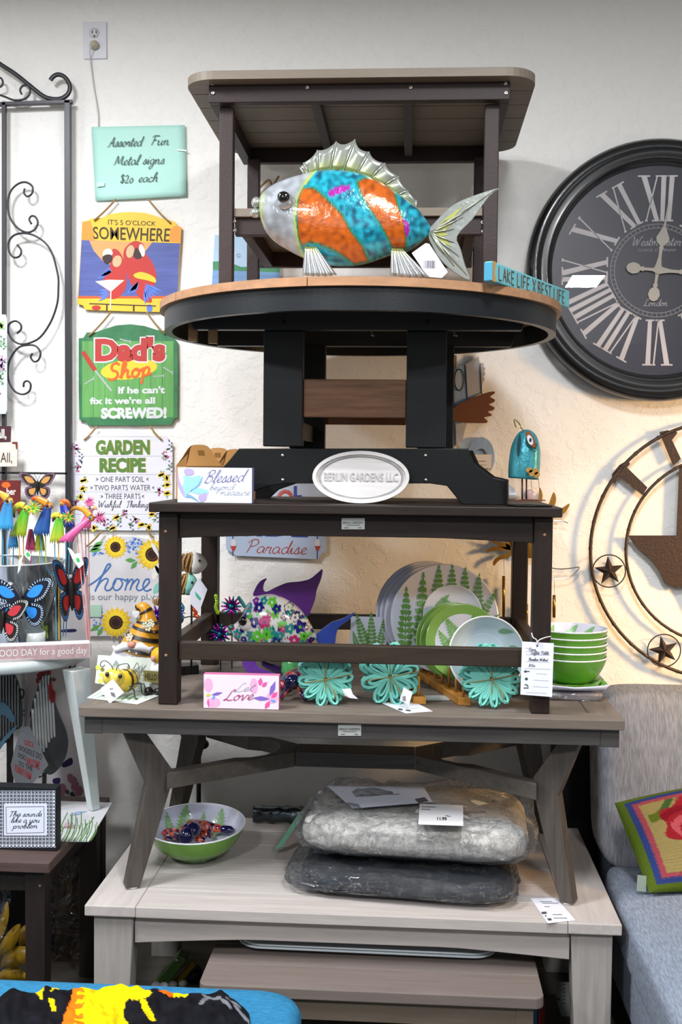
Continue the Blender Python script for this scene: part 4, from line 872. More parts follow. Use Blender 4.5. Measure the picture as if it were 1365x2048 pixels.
# plaques hanging on the trellis
def plaque(name, label, P, c, Y, txt, tc, trim=None, kids=()):
    o = thing(name, label, 'sign', oY(P[2][0], P[2][1], Y)); g = G(); g.prism([oY(x, y, Y) for x, y in P], (0, .005, 0)); g.build('board', mat(c, .5, grain=(20, 20, 20), amt=.12), o, bevel=.001)
    g = G(); S_ = SY(Y)
    for s, q, b in txt: d_text(g, s, q, S_, .001, b)
    if g.f: g.build('lettering', mat(tc, .5), o)
    return o
Yp = YT - .02
plaque('plaque', 'small plum plaque with white lettering hanging on the trellis, above the cream one', [(-40, 852), (22, 852), (20, 891), (-40, 890)], '4a2a30', Yp, [('Fall,', [(-12, 858), (13, 858), (13, 880), (-12, 880)], .03)], 'dcd6d2')
o = plaque('plaque', 'small cream plaque with rust edges and dark lettering hanging on the trellis', [(-40, 886), (35, 884), (34, 933), (-40, 934)], 'd8d0c4', Yp - .006, [('All,', [(1, 905), (24, 905), (24, 928), (1, 928)], .0)], '4b3a30')
g = G(); d_poly(g, [(24, 884), (35, 884), (35, 898), (32, 898), (31, 888), (24, 887)], SY(Yp - .007)); g.build('rust_corner', mat('6d3420', .7), o)
o = plaque('plaque', 'dark red plaque with an orange leaf, behind the parrot stakes', [(-40, 960), (41, 961), (40, 1022), (-40, 1022)], '6a2826', Yp, [('ber', (13, 976, 32, 990), .03)], 'd9cdc6')
g = G(); d_ell(g, 12, 970, 9, 6, SY(Yp), .001); g.build('leaf_print', mat('d9652c', .5), o)
o = plaque('plaque', 'pale floral plaque at the left edge of the photo, on the trellis', [(-60, 629), (11, 629), (14, 640), (14, 820), (11, 828), (-60, 828)], 'ccd8ea', Yp, [], 'aaaaaa')
sprays(o, [(2, 650, 'y'), (5, 690, 'v'), (3, 720, 'b'), (4, 735, 'b'), (2, 760, 'v'), (-5, 780, 'b')], SY(Yp), ['c98fb8', 'a77fb0', '9cc06a', 'a9c98a', '5b7a58'], 1.2)
# butterfly builder (used for several)
def butterfly(name, label, cat, c, s, n, up, cw, cb, cs, tilt=0., spread=1., spots=True):
    """c centre, s half span, n facing, up"""
    n = Vector(n).normalized(); up = Vector(up); up = (up - n*up.dot(n)).normalized(); rx = up.cross(n)
    rx = -rx if rx.x < 0 else rx
    o = thing(name, label, cat, c)
    up2 = up*cos(tilt) + rx*sin(tilt); rx2 = rx*cos(tilt) - up*sin(tilt)
    for sg in (-1, 1):
        def S_(x, y, off=0, sg=sg): return c + (rx2*x*sg*spread + up2*y + n*(.12*abs(x) + off/s))*s
        fore = cr([(.04, .1), (.2, .42), (.55, .72), (.95, .78), (1.05, .65), (.9, .35), (.7, .1), (.35, -.02)], 4, True); hind = cr([(.04, .02), (.35, .0), (.68, -.1), (.72, -.4), (.55, -.7), (.3, -.72), (.1, -.4)], 4, True)
        g = G()
        for P in (fore, hind): g.face([S_(x, y, 0) for x, y in P])
        w = g.build('wing', mat(cb, .35), o, solid=.001)
        g = G()
        for P, k in ((fore, .62), (hind, .6)):
            mx, my = sum(p[0] for p in P)/len(P), sum(p[1] for p in P)/len(P); g.face([S_(mx*.82 + (x - mx)*k*.86, my*.9 + (y - my)*k*.8, .0012) for x, y in P])
        g.build('wing_patch', mat(cw, .3), w)
        if spots:
            g = G()
            for P in (fore, hind):
                mx, my = sum(p[0] for p in P)/len(P), sum(p[1] for p in P)/len(P)
                for i in range(4, len(P) - 4): 
                    for kk in (.88, .76): 
                        a, b = mx + (P[i][0] - mx)*kk, my + (P[i][1] - my)*kk; g.face([S_(a + .020*cos(q), b + .020*sin(q), .0018) for q in [j*1.05 for j in range(6)]])
            g.build('wing_spots', mat(cs, .4), w)
    g = G(); g.tube([c + up2*s*y + n*s*.06 for y in (-.5, -.3, 0, .2, .3)], [s*.02, s*.06, s*.08, s*.07, s*.03], 8); g.build('body', mat('191616', .5), o)
    for sg in (-1, 1): g = G(); g.tube([c + n*s*.06 + up2*s*.28, c + n*s*.08 + up2*s*.55 + rx2*s*.12*sg, c + n*s*.08 + up2*s*.72 + rx2*s*.25*sg], .0008, 4); g.build('antenna', mat('191616', .5), o)
    return o
butterfly('butterfly_magnet', 'orange and black butterfly hanging under the trellis crossbar', 'butterfly', oY(76, 972, YT - .03), .064, (0, -1, 0), (0, 0, 1), 'c99350', '2a2320', 'b58bb0', 0, 1.)
# ------------------------------------------------------------------ helpers for moulded things
def bowl_mesh(root, c, R, h, tilt=(0, 0, 1), green='5c9a2c', inside='dfe2ee', foot=.45, ferns=(), n=40, name='bowl', wavy=0., cls=None):
    """c = centre of the base. outer green, inner white, printed ferns inside"""
    ax = Vector(tilt).normalized(); c = Vector(c); th = .004
    outer = [(R*foot, 0), (R*foot, .006), (R*(foot + .12), .012), (R*.8, h*.42), (R*.93, h*.75), (R, h)]
    inner = [(R, h), (R - .002, h + .001), (R - th, h - .001), (R*.9 - th, h*.7), (R*.76 - th, h*.40), (R*.5, h*.16), (R*.2, h*.12), (0.0, h*.12)]
    op = cr(outer, 4); ip = cr(inner, 4)
    o1 = G().lathe([(max(r, 1e-4), z) for r, z in op], c, n, ax, cap=False); o1 = o1.build('outer_shell', mat(green, .22, coat=.5), root)
    G().lathe([(r, z + .0003) for r, z in ip], c, n, ax, cap=False).build('inner_glaze', mat(inside, .15, coat=.6), root)
    G().tube([c + ax*(h + .0005) + q for q in ring_pts(ax, R - .002, 48)], .0026, 6, True).build('rim', mat('e6e8ee', .2), root)
    G().lathe([(R*foot - .002, 0.0), (0.0001, .0)], c, n, ax, cap=False).build('base', mat(green, .3), root)
    az = ax; axx = Vector((1, 0, 0)); axx = (axx - az*axx.dot(az)).normalized(); ay = az.cross(axx)
    prof = [(r, z) for r, z in ip if r > 0]
    def SB(a, rr_, off=0.):       # a angle deg, rr_ radius fraction
        r = R*rr_; z = h*.12
        for (r0, z0), (r1, z1) in zip(ip[:-1], ip[1:]):
            if r1 <= r <= r0 and r0 > r1: z = z0 + (z1 - z0)*(r0 - r)/(r0 - r1); break
        an = radians(a); rad = cos(an)*axx + sin(an)*ay
        return c + rad*(r - .0012) + az*(z + .0012)
    return SB
def ring_pts(ax, r, n):
    a = Vector((1, 0, 0)); a = (a - ax*a.dot(ax)).normalized() if abs(ax.x) < .9 else Vector((0, 1, 0)); b = ax.cross(a)
    return [r*(cos(2*pi*i/n)*a + sin(2*pi*i/n)*b) for i in range(n)]
def fern_on_bowl(root, SB, specs, c='7cb56a'):
    g = G()
    for a0, r0, a1, r1, w in specs:     # angle/radius space scaled: use (angle, radius*100)
        S_ = lambda x, y, off=0: SB(x, y/100.)
        d_fern(g, a0, r0*100, a1, r1*100, w, S_, 0, 10)
    g.build('fern_print', mat(c, .3), root)
def card(root_or_none, P, Y, c='e4e6ec', name='card', S=None, th=.0005):
    S = S or SY(Y); g = G(); g.prism([S(x, y) for x, y in P], (0, th, 0)); return g
# ------------------------------------------------------------------ big tin fish on the round table
YF = 2.93
t = thing('metal_fish', 'large glossy tin fish with orange and turquoise body on the round table', 'fish figure', Vector((-.1, YF, RZ)))
Z2 = lambda x, y: (480 + x/2.528, 260 + y/2.528)
top = cr([Z2(*p) for p in [(98, 385), (108, 335), (150, 290), (200, 262), (260, 240), (330, 222), (400, 206), (500, 203), (580, 215), (650, 236), (720, 268), (780, 308), (840, 352), (900, 402), (940, 450), (972, 500)]], 5)
bot = cr([Z2(*p) for p in [(98, 400), (106, 455), (130, 510), (175, 562), (240, 605), (325, 648), (400, 672), (470, 686), (560, 688), (640, 675), (700, 655), (780, 628), (850, 612), (900, 580), (940, 545), (972, 515)]], 5)
def at(P, x):
    if x <= P[0][0]: return P[0][1]
    for a, b in zip(P[:-1], P[1:]):
        if a[0] <= x <= b[0] and b[0] > a[0]: return a[1] + (b[1] - a[1])*(x - a[0])/(b[0] - a[0])
    return P[-1][1]
xa, xb = top[0][0] + .01, top[-1][0]
HEADB = [Z2(*p) for p in [(392, 190), (372, 235), (335, 300), (303, 380), (293, 470), (303, 560), (325, 660)]]
OR1 = [Z2(*p) for p in [(330, 318), (385, 320), (440, 370), (520, 450), (570, 540), (620, 600), (650, 668), (580, 682), (500, 630), (440, 604), (400, 590), (355, 585), (325, 600), (305, 560), (300, 440), (310, 360)]]
OR2 = [Z2(*p) for p in [(598, 285), (625, 262), (665, 250), (730, 270), (780, 320), (800, 400), (830, 480), (840, 560), (836, 606), (775, 606), (750, 560), (710, 490), (660, 420), (620, 350)]]
PU1 = [Z2(*p) for p in [(450, 345), (480, 322), (530, 302), (563, 303), (563, 324), (520, 346), (468, 366)]]
PU2 = [Z2(*p) for p in [(822, 465), (850, 480), (860, 520), (850, 555), (838, 550), (835, 500)]]
lc = {k: lin(v) for k, v in dict(sil='787c80', org='bd5c16', orgd='7c340e', teal='14869c', teald='0c4560', cyan='24a6ba', grn='2a7a4a', grnd='134a30', yel='b5bd3a', pur='9a1f93', lime='9fb03a').items()}
def headx(y): 
    for a, b in zip(HEADB[:-1], HEADB[1:]):
        if a[1] <= y <= b[1]: return a[0] + (b[0] - a[0])*(y - a[1])/(b[1] - a[1])
    return HEADB[0][0] if y < HEADB[0][1] else HEADB[-1][0]
def fishcol(x, y):
    n1 = noise.noise(Vector((x*.06, y*.06, 0))); n2 = noise.noise(Vector((x*.085, y*.085, 3)))
    hx = headx(y); d = x - hx
    if d < 0: return mixc(mixc(lc['sil'], lin('9ea3aa'), .5 + n1), lc['lime'], max(0, 1 + d/8.)*.9 if d > -8 else (max(0, .55 - abs(x - 526)/20.)))
    if inpoly(x, y, PU1) or inpoly(x, y, PU2): return lc['pur']
    for P in (OR1, OR2):
        dd = dpoly(x, y, P); ins = inpoly(x, y, P)
        if ins: return mixc(lc['grnd'], mixc(lc['org'], lc['orgd'], .25 + n2*.9 + n1*.3), min(1, dd/3.))
        if dd < 6: return mixc(lc['grn'], lc['teal'], dd/6.) 
    c = mixc(lc['teal'], lc['teald'] if n2 > 0 else lc['cyan'], abs(n2)*1.5 + .15 + n1*.3)
    if d < 5: c = mixc(lc['yel'], c, d/5.)
    return c
yt_ = lambda x: at(top, x); yb_ = lambda x: at(bot, x); NU, NV = 200, 110
def fpt(u, v):
    x = xa + (xb - xa)*u; a, b = yt_(x), yb_(x); m = (a + b)/2; h = (b - a)/2
    an = 2*pi*v; y = m - h*cos(an); th = .062*sqrt(max(0, 1 - (2*abs(u - .42)/1.18)**2))*min(1, (h/32.))
    head = 1.0
    p = oY(x, y, YF); p.y += -th*sin(an); return p
g = G(); g.grid(fpt, NU, NV, smooth=True)
cols = []
for j in range(NV + 1):
    for i in range(NU + 1):
        x = xa + (xb - xa)*i/NU; a, b = yt_(x), yb_(x); y = (a + b)/2 - (b - a)/2*cos(2*pi*j/NV); cols.append(fishcol(x, y))
g.build('body', vmat(.2, .7, .12, (48, .6)), t, colf=lambda i, v: cols[i])
FINM = mat('8f948f', .25, .55, bump=(60, .3)); GOLDF = mat('9ea352', .3, .5)
tips = [Z2(*p) for p in [(303, 190), (322, 166), (392, 102), (488, 58), (583, 47), (655, 110), (736, 168), (805, 235), (853, 308), (893, 356)]]
bases = [Z2(*p) for p in [(328, 224), (350, 220), (392, 208), (455, 204), (520, 206), (590, 220), (660, 240), (730, 274), (800, 322), (890, 392)]]
for i in range(len(tips) - 1):
    a, b, c_, d = tips[i], tips[i + 1], bases[i + 1], bases[i]; g = G(); sc = []
    for k in range(7): u = k/6; q = 4*u*(1 - u)*.16; x = a[0] + (b[0] - a[0])*u; y = a[1] + (b[1] - a[1])*u; bx = d[0] + (c_[0] - d[0])*u; by = d[1] + (c_[1] - d[1])*u; sc.append((x + (bx - x)*q, y + (by - y)*q))
    def ff(u, v, sc=sc, c_=c_, d=d):
        k = u*6; i0 = min(5, int(k)); f = k - i0; x = sc[i0][0]*(1 - f) + sc[i0 + 1][0]*f; y = sc[i0][1]*(1 - f) + sc[i0 + 1][1]*f
        bx = d[0] + (c_[0] - d[0])*u; by = d[1] + (c_[1] - d[1])*u + 3; p = oY(bx + (x - bx)*v, by + (y - by)*v, YF); p.y -= .006*sin(pi*u)*v; return p
    g.grid(ff, 6, 4); gc = [mixc(lin('8f983a'), lin('8f948c'), (j/4.)*1.6) for j in range(5) for _ in range(7)]
    g.build('dorsal_fin_panel', vmat(.25, .3, .5), t, solid=.0012, colf=lambda i, v, gc=gc: gc[i])
for a, b in zip(tips, bases): G().tube([oY(*a, YF - .001), oY((a[0] + b[0])/2, (a[1] + b[1])/2, YF - .002), oY(b[0], b[1] + 3, YF - .001)], .0016, 6).build('fin_ray', mat('c4c8c2', .2, .6), t)
tl = cr([Z2(*p) for p in [(958, 500), (985, 468), (1040, 410), (1100, 365), (1200, 325), (1313, 292), (1262, 335), (1215, 400), (1170, 460), (1100, 537), (1118, 600), (1140, 680), (1166, 760), (1080, 718), (1010, 650), (975, 590), (955, 545)]], 3, True)
g = G(); m_ = Z2(1040, 510)
g.prism([oY(x, y, YF - .004) for x, y in tl], (0, .005, 0)); tf = g.build('tail_fin', FINM, t, bevel=.002)
for p in ((1300, 298), (1245, 335), (1190, 380), (1130, 440), (1085, 500), (1085, 570), (1110, 640), (1150, 735), (1085, 690), (1030, 630)):
    q = Z2(*p); a = Z2(965, 520); G().tube([oY(*a, YF - .006), oY((a[0]*.45 + q[0]*.55), (a[1]*.45 + q[1]*.55), YF - .0085), oY(*q, YF - .005)], [.003, .002, .0008], 6).build('fin_ray', mat('a9ae9c', .25, .6), tf)
g = G()
for p in ((1130, 385), (1100, 430), (1070, 480), (1060, 530), (1075, 590)): q = Z2(*p); a = Z2(975, 520); d_leaf(g, *a, *q, 9, SY(YF - .0045), .0006)
g.build('gold_wash', GOLDF, tf)
def fan(a, P, name, parent):
    a = Z2(*a); g = G(); n = len(P) - 1
    def ff(u, v):
        k = u*n; i0 = min(n - 1, int(k)); f = k - i0; x = P[i0][0]*(1 - f) + P[i0 + 1][0]*f; y = P[i0][1]*(1 - f) + P[i0 + 1][1]*f; x, y = Z2(x, y)
        w = (1 - v)*.12; p = oY(a[0] + (x - a[0])*v + (u - .5)*22*(1 - v), a[1] + (y - a[1])*v, YF - .045); p.y += .004*cos(u*n*2*pi*1.5)*v - .01*v; return p
    g.grid(ff, 40, 8); gc = [mixc(lin('85893c'), lin('9da0a2'), j/8*3) for j in range(9) for _ in range(41)]
    g.build(name, vmat(.22, .4, .6), parent, solid=.001, colf=lambda i, v: gc[i])
fan((358, 590), [(316, 738), (360, 742), (400, 742), (450, 742), (492, 735)], 'front_fin', t); fan((795, 600), [(760, 735), (800, 742), (860, 748), (910, 748), (958, 745)], 'rear_fin', t)
c = oY(*Z2(228, 358), YF - .058); G().ell(c, (.0225, .014, .0235), 20, 12).build('eye_socket', mat('b9bcc0', .2, .7), t)
c = oY(*Z2(221, 338), YF - .070); G().ell(c, (.0165, .009, .0145), 20, 12).build('eye', mat('060606', .06, coat=1.), t)
for p, r in (((84, 368), (.0135, .014, .0155)), ((80, 420), (.0150, .015, .0125)), ((120, 365), (.010, .018, .018))): c = oY(*Z2(*p), YF - .012); G().ell(c, r, 16, 10).build('lip', mat('b5b8b2', .2, .7), t)
P = [Z2(*p) for p in [(870, 622), (940, 572), (958, 575), (1052, 718), (1022, 748), (950, 742)]]
g = G(); g.prism([oY(x, y, YF - .04) for x, y in P], (0, .0004, 0)); o = g.build('price_tag', mat('d9d8e2', .5), None); tag(o, 'white barcode tag hanging under the tail of the big tin fish', 'tag')
g = G(); S = SY(YF - .0402); barcode(g, *Z2(930, 660), *Z2(988, 700), S, .0005); g.build('barcode', mat('55525c', .5), o)
# ------------------------------------------------------------------ lake life block
a0 = oZ(985, 562, RZ); a1 = Vector((.452, 3.262, RZ)); d = (a1 - a0); d.z = 0; L_ = .54; d.normalize(); n = Vector((d.y, -d.x, 0)); hh = .050
if n.y > 0: n = -n
b0, b1 = a0, a0 + d*L_
t = thing('word_block', 'long turquoise wooden block reading Lake Life x Best Life on the round table edge', 'word sign', (b0 + b1)/2)
bk = -n*.022
g = G(); g.hexa([b0 + Vector((0, 0, .001)), b1 + Vector((0, 0, .001)), b1 + bk + Vector((0, 0, .001)), b0 + bk + Vector((0, 0, .001))], [b0 + Vector((0, 0, hh)), b1 + Vector((0, 0, hh)), b1 + bk + Vector((0, 0, hh)), b0 + bk + Vector((0, 0, hh))]); g.build('block', mat('6fb9c4', .6), t, bevel=.003)
def Sb(u, v, off=0): return b0 + d*(L_*u) + Vector((0, 0, hh*(1 - v))) + n*(.0008 + off)
g = G()
LET = {'L': ([[(0,0),(0,1),(.6,1)]]), 'A': ([[(0,1),(.35,0),(.7,1)],[(.15,.6),(.6,.6)]]), 'K': ([[(0,0),(0,1)],[(.6,.1),(.02,.55),(.65,1)]]), 'E': ([[(.6,0),(0,0),(0,1),(.6,1)],[(0,.5),(.5,.5)]]), 'I': ([[(0,0),(0,1)]]), 'F': ([[(.6,0),(0,0),(0,1)],[(0,.45),(.5,.45)]]), 'X': ([[(0,-.05),(.8,1.05)],[(.8,-.05),(0,1.05)]]), 'B': ([[(0,0),(0,1),(.6,.85),(.6,.6),(0,.45),(.5,.3),(.5,.05),(0,0)]]), 'S': ([[(.55,.05),(.1,.05),(.05,.4),(.55,.6),(.5,.95),(0,.95)]]), 'T': ([[(-.1,0),(.7,0)],[(.3,0),(.3,1)]])}
u = .08
for ch in 'LAKE LIFE X BEST LIFE':
    if ch == ' ': u += .035; continue
    for s in LET[ch]: d_line(g, [(u + x*.042, .2 + y*.6) for x, y in s], .006 if len(s) else 0, lambda x, y, off=0: Sb(x, y, off), .0006)
    u += .018 if ch == 'I' else .043
g2 = G()
def thick(pts, w):
    vs = []
    for i, (x, y) in enumerate(pts): vs.append((x, y))
    for (x0, y0), (x1, y1) in zip(vs[:-1], vs[1:]):
        p, q = Sb(x0, y0, .0003), Sb(x1, y1, .0003); g2.tube([p, q], w, 5)
u = .07
for ch in 'LAKE LIFE X BEST LIFE':
    if ch == ' ': u += .022; continue
    for s in LET[ch]: thick([(u + x*.048, .16 + y*.66) for x, y in s], .0013)
    u += .022 if ch == 'I' else .049
g2.build('lettering', mat('5b4a3a', .6), t)
g = G(); 
for uu in (.0,): g.face([Sb(.0, 0, .0006), Sb(.035, 0, .0006), Sb(.022, .5, .0006), Sb(.04, 1, .0006), Sb(.0, 1, .0006)])
g.build('worn_edge', mat('c08a4c', .7), t)
e = d*-.0008; g = G(); g.face([b0 + e + Vector((0, 0, .003)), b0 + bk + e + Vector((0, 0, .003)), b0 + bk + e + Vector((0, 0, hh - .003)), b0 + e + Vector((0, 0, hh - .003))]); g.build('end_paint', mat('3a86a4', .6), t)
g = G(); g.box(-.42, -.16, 2.90, 3.02, RZ + .0005, RZ + .010); tag(g.build('paper_pad', mat('c9cbc4', .6)), 'thin white pad lying under the big tin fish on the round table', 'paper')
# ------------------------------------------------------------------ on the walnut table
t = thing('box_sign', 'white block sign with a watercolour hummingbird reading Blessed beyond measure', 'word sign', oZ(432, 1007, CZ))
YB1 = 2.962; a, b = oY(355.5, 1004, YB1), oY(508, 936, YB1); zb = CZ + .0005
g = G(); g.box(a.x, b.x - .004, YB1, YB1 + .035, zb, b.z); g.build('block', mat('6f79a8', .55), t, bevel=.001)
g = G(); g.box(a.x, b.x - .005, YB1 - .001, YB1, zb + .0005, b.z - .0005); g.build('face_panel', mat('d6d8e0', .5), t)
S = SY(YB1 - .001)
K7 = lambda X, Y: (300 + X/3.4125, 860 + Y/3.4125)
for c, polys in (('8fc4de', [[(235, 350), (230, 310), (290, 320), (345, 310), (330, 370), (280, 420), (240, 440), (215, 400)], [(280, 410), (330, 395), (400, 415), (380, 445), (300, 430)]]), ('a99bcf', [[(190, 280), (200, 340), (225, 400), (240, 460), (215, 430), (188, 370)], [(240, 265), (290, 268), (300, 300), (260, 310), (235, 295)], [(345, 440), (385, 430), (385, 470), (350, 492), (330, 460)]]), ('6f9fd0', [[(330, 370), (362, 305), (340, 375), (270, 420)], [(255, 440), (290, 450), (340, 492), (280, 462), (245, 460)]])):
    g = G()
    for P in polys: d_poly(g, [K7(*p) for p in cr(P, 3, True)], S, {'8fc4de': .0008, 'a99bcf': .001, '6f9fd0': .0013}[c])
    g.build('bird_print', mat(c, .5), t)
g = G(); d_hand(g, 'Blessed', *K7(365, 362), 12, S, 1.8, -.04, .45, .6, width=80); g.build('purple_lettering', mat('6a6a94', .5), t)
g = G(); d_hand(g, 'beyond', *K7(405, 408), 6.5, S, .8, 0, .35, None, width=48); d_hand(g, 'measure', *K7(475, 445), 7, S, .8, 0, .35, None, width=60); g.build('grey_lettering', mat('8a8fa0', .5), t)
# gable boxes
KRAFT = mat('a97c48', .7); KD = mat('7b5529', .8)
def gable(px, Y, s, label, rz=0.):
    t = thing('gable_box', label, 'box', Vector((oY(px, 1000, Y).x, Y, CZ + .0005)))
    c = Vector((oY(px, 1000, Y).x, Y, CZ + .0005)); ca, sa = cos(rz), sin(rz)
    R_ = lambda x, y, z: c + Vector((x*ca - y*sa, x*sa + y*ca, z))*s
    w, d_, h = .066, .045, .115; zr = .175
    g = G(); g.hexa([R_(-w, -d_, 0), R_(w, -d_, 0), R_(w, d_, 0), R_(-w, d_, 0)], [R_(-w, -d_, h), R_(w, -d_, h), R_(w, d_, h), R_(-w, d_, h)]); g.build('carton', KRAFT, t, bevel=.001)
    for sg in (-1, 1):
        P = cr([(-w, h), (-w*.75, h + .03), (-w*.55, zr), (-w*.3, zr + .012), (w*.3, zr + .012), (w*.55, zr), (w*.75, h + .03), (w, h)], 2)
        k = lambda x, z: R_(x, sg*d_*(1 - (z - h)/(zr + .012 - h)*.93), z)
        g = G(); g.face([k(x, z) for x, z in P]); g.build('flap', KRAFT, t, solid=.001)
        g = G(); g.face([k(x, z) + Vector((0, -.0012, 0)) for x, z in [(-.012, zr - .024), (.012, zr - .024), (.012, zr - .006), (-.012, zr - .006)]]); g.build('handle_slot', KD, t)
    for sg in (-1, 1):
        g = G(); g.add([R_(sg*w, -d_, h), R_(sg*w, d_, h), R_(sg*w*.62, 0, zr - .02)], [(0, 1, 2)]); g.build('gusset', KD, t, solid=.001)
gable(398, 3.22, .86, 'kraft gable box behind the hummingbird block, the nearer left one', .6); gable(436, 3.55, .84, 'kraft gable box in the middle of the three on the walnut-brown table', .1); gable(470, 3.28, .80, 'kraft gable box partly hidden by the black pedestal foot', .5)
# oval maker sign
YO = 3.04
t = thing('oval_sign', 'oval whitewashed wooden sign reading Berlin Gardens LLC leaning on the pedestal foot', 'sign', Vector((oY(721, 1008, YO).x, YO, CZ)))
cx_, cy_ = 721.5, 955.5; zc0 = oY(cx_, cy_, YO)
rx_ = 98*YO/F*1.0; rz_ = 53*YO/F; zc_ = CZ + rz_ + .001
lean = lambda x, z, off=0: Vector((zc0.x + x, YO + (z + rz_)*.28 - off, zc_ + z))
g = G(); N_ = 64
prof = [(1.0, -.012), (1., .004), (.985, .008), (.86, .008), (.83, .003), (.76, .001), (.0, .001)]
def el(u, v):
    k = v*(len(prof) - 1); i0 = min(len(prof) - 2, int(k)); f = k - i0; r = prof[i0][0]*(1 - f) + prof[i0 + 1][0]*f; o = prof[i0][1]*(1 - f) + prof[i0 + 1][1]*f
    a = 2*pi*u; return lean(rx_*(1 - (1 - r)*.55 if r > .5 else r*.86)*cos(a), rz_*r*sin(a), o)
g.grid(el, N_, (len(prof) - 1)*2, cu=True, smooth=False); g.build('board', mat('c9c6c4', .6, grain=(5, 60, 60), amt=.15), t)
SO = lambda x, y, off=0: lean((x - cx_)*YO/F, (cy_ - y)*YO/F, off + .0015)
g = G(); g2 = G()
vs, fs = text_mesh('BERLIN GARDENS LLC', .012, 0)
d_text(g, 'BERLIN GARDENS LLC', (647, 947, 797, 964), SO, .003, .012); g.build('lettering', mat('aca9a8', .6), t)
g = G(); d_line(g, [(cx_ + 84*cos(a), cy_ + 43*sin(a)) for a in [2*pi*i/64 for i in range(65)]], 4, SO, .0030); g.build('grey_band', mat('8f8d8c', .6, grain=(8, 60, 60), amt=.3), t)
# teal tin bird
YBd = 3.02; zb = CZ + .004
t = thing('tin_bird', 'turquoise tin owl with rust-rimmed eyes on wire legs, at the walnut-brown tabletop right end', 'bird figure', Vector((oY(1047, 1000, YBd).x, YBd, CZ)))
K8 = lambda X, Y: (860 + X/4.2656, 680 + Y/4.2656)
TB = mat('3f93a0', .28, .45, bump=(90, .35))
c0 = oY(*K8(805, 1185), YBd); pr = [(.066, 0), (.069, .03), (.068, .07), (.064, .105), (.052, .135), (.036, .155), (.015, .166), (0, .168)]; s_ = 62*YBd/F/ .138*1.0
kx = (30.7*YBd/F)/.069; kz = (98*YBd/F)/.168
g = G(); g.lathe([(r*kx, z*kz) for r, z in cr(pr, 3)], (c0.x, YBd + .02, c0.z), 32, (.06, 0, 1), cap=False); bd = g.build('body', TB, t, solid=.001)
Sw = SY(YBd - .024)
g = G(); g.prism([oY(*K8(x, y), YBd - .028) for x, y in cr([(772, 800), (780, 860), (775, 930), (762, 990), (750, 990), (745, 900), (755, 840)], 3, True)], (0, .003, 0)); g.build('wing', mat('10343f', .4, .4), t)
fc = mat('8a4a25', .4, .5)
g = G(); g.prism([oY(*K8(x, y), YBd - .034) for x, y in cr([(822, 790), (845, 780), (880, 820), (900, 870), (905, 910), (885, 915), (850, 890), (830, 850)], 3, True)], (0, .01, 0)); g.build('face_mask', fc, t)
g = G(); d_ell(g, *K8(857, 853), 5.2, 10.5, SY(YBd - .036), 0, -.35, 20); g.build('eye_white', mat('c9cdd0', .3), t)
g = G(); d_ell(g, *K8(860, 853), 2.6, 4.2, SY(YBd - .037), 0, 0, 16); g.build('pupil', mat('1d2a33', .2), t)
g = G(); g.prism([oY(*K8(x, y), YBd - .03) for x, y in [(890, 860), (915, 890), (905, 935), (893, 915)]], (0, .006, 0)); g.build('beak', mat('2b1d16', .5, .4), t)
g = G(); 
for x, y in ((870, 1135), (905, 1120), (850, 1110), (915, 1150)): d_ell(g, *K8(x, y), 5.5, 7, SY(YBd - .034 if x < 900 else YBd - .026), 0, x, 9)
g.build('rust_patch', mat('b0803a', .5, .5), t)
for x in (790, 826): G().tube([oY(*K8(x, 1180), YBd), oY(*K8(x, 1362), YBd)], .0022, 6).build('leg', mat('4a2318', .5, .5), t)
for x in (790, 826):
    p = oY(*K8(x, 1362), YBd); g = G()
    for dx, dy in ((.05, -.01), (.045, .02), (.03, -.03), (-.02, 0)): g.tube([p, p + Vector((dx, dy, -.001))], .0018, 5)
    g.build('foot', mat('6b3520', .5, .5), t)
p0 = oY(*K8(850, 1375), YBd); g = G(); g.lathe([(.0001, 0), (.062, 0), (.064, .003), (.062, .005), (.0001, .006)], (p0.x, YBd, CZ + .0003), 24, cap=False); g.build('base', mat('141414', .4), t)
for P in ([(800, 770), (770, 740), (740, 745), (720, 680), (745, 690), (770, 720), (775, 740)],): G().tube([oY(*K8(*p), YBd) for p in cr(P, 3)], .0016, 5).build('crest_wire', mat('8a7440', .3, .8), t)
g = G(); g.prism([oZ(x, y, CZ + .001) for x, y in [(1018, 984), (1030, 978), (1050, 988), (1040, 994), (1020, 996)]], (0, 0, .0005)); g.add([oY(1018, 968, 3.05), oY(1019, 990, 3.05), oY(1036, 990, 3.02), oY(1028, 976, 3.05)], [(0, 1, 2, 3)]); tag(g.build('price_tag', mat('c5c5c8', .5), None, solid=.0004), 'crumpled pale tag lying at the turquoise owl feet', 'tag')
# ------------------------------------------------------------------ on the splay-legged table
ZT = .983
# floral fish
YF2 = 3.40
t = thing('floral_fish', 'glossy white fish figure patterned with colourful flowers, purple fin, behind the walnut-brown table rail', 'fish figure', Vector((oY(560, 1300, YF2).x, YF2, ZT)))
K = lambda X, Y: (400 + X/4.0147, 1040 + Y/4.0147)
top = cr([K(*p) for p in [(232, 875), (262, 845), (300, 815), (335, 770), (365, 700), (410, 640), (470, 612), (550, 603), (640, 612), (720, 650), (790, 710), (850, 770), (900, 850), (935, 925)]], 5)
bot = cr([K(*p) for p in [(232, 885), (250, 920), (300, 965), (340, 1010), (400, 1070), (480, 1120), (570, 1140), (660, 1130), (740, 1090), (810, 1050), (870, 1005), (935, 955)]], 5)
xa, xb = top[0][0] + .01, top[-1][0]
cv = {k: lin(v) for k, v in dict(w='dfe1e0', p='c2317a', n='241f7a', t='1f8f8c', g='5fc93a', k='0f3c33', m='8a2fa0').items()}
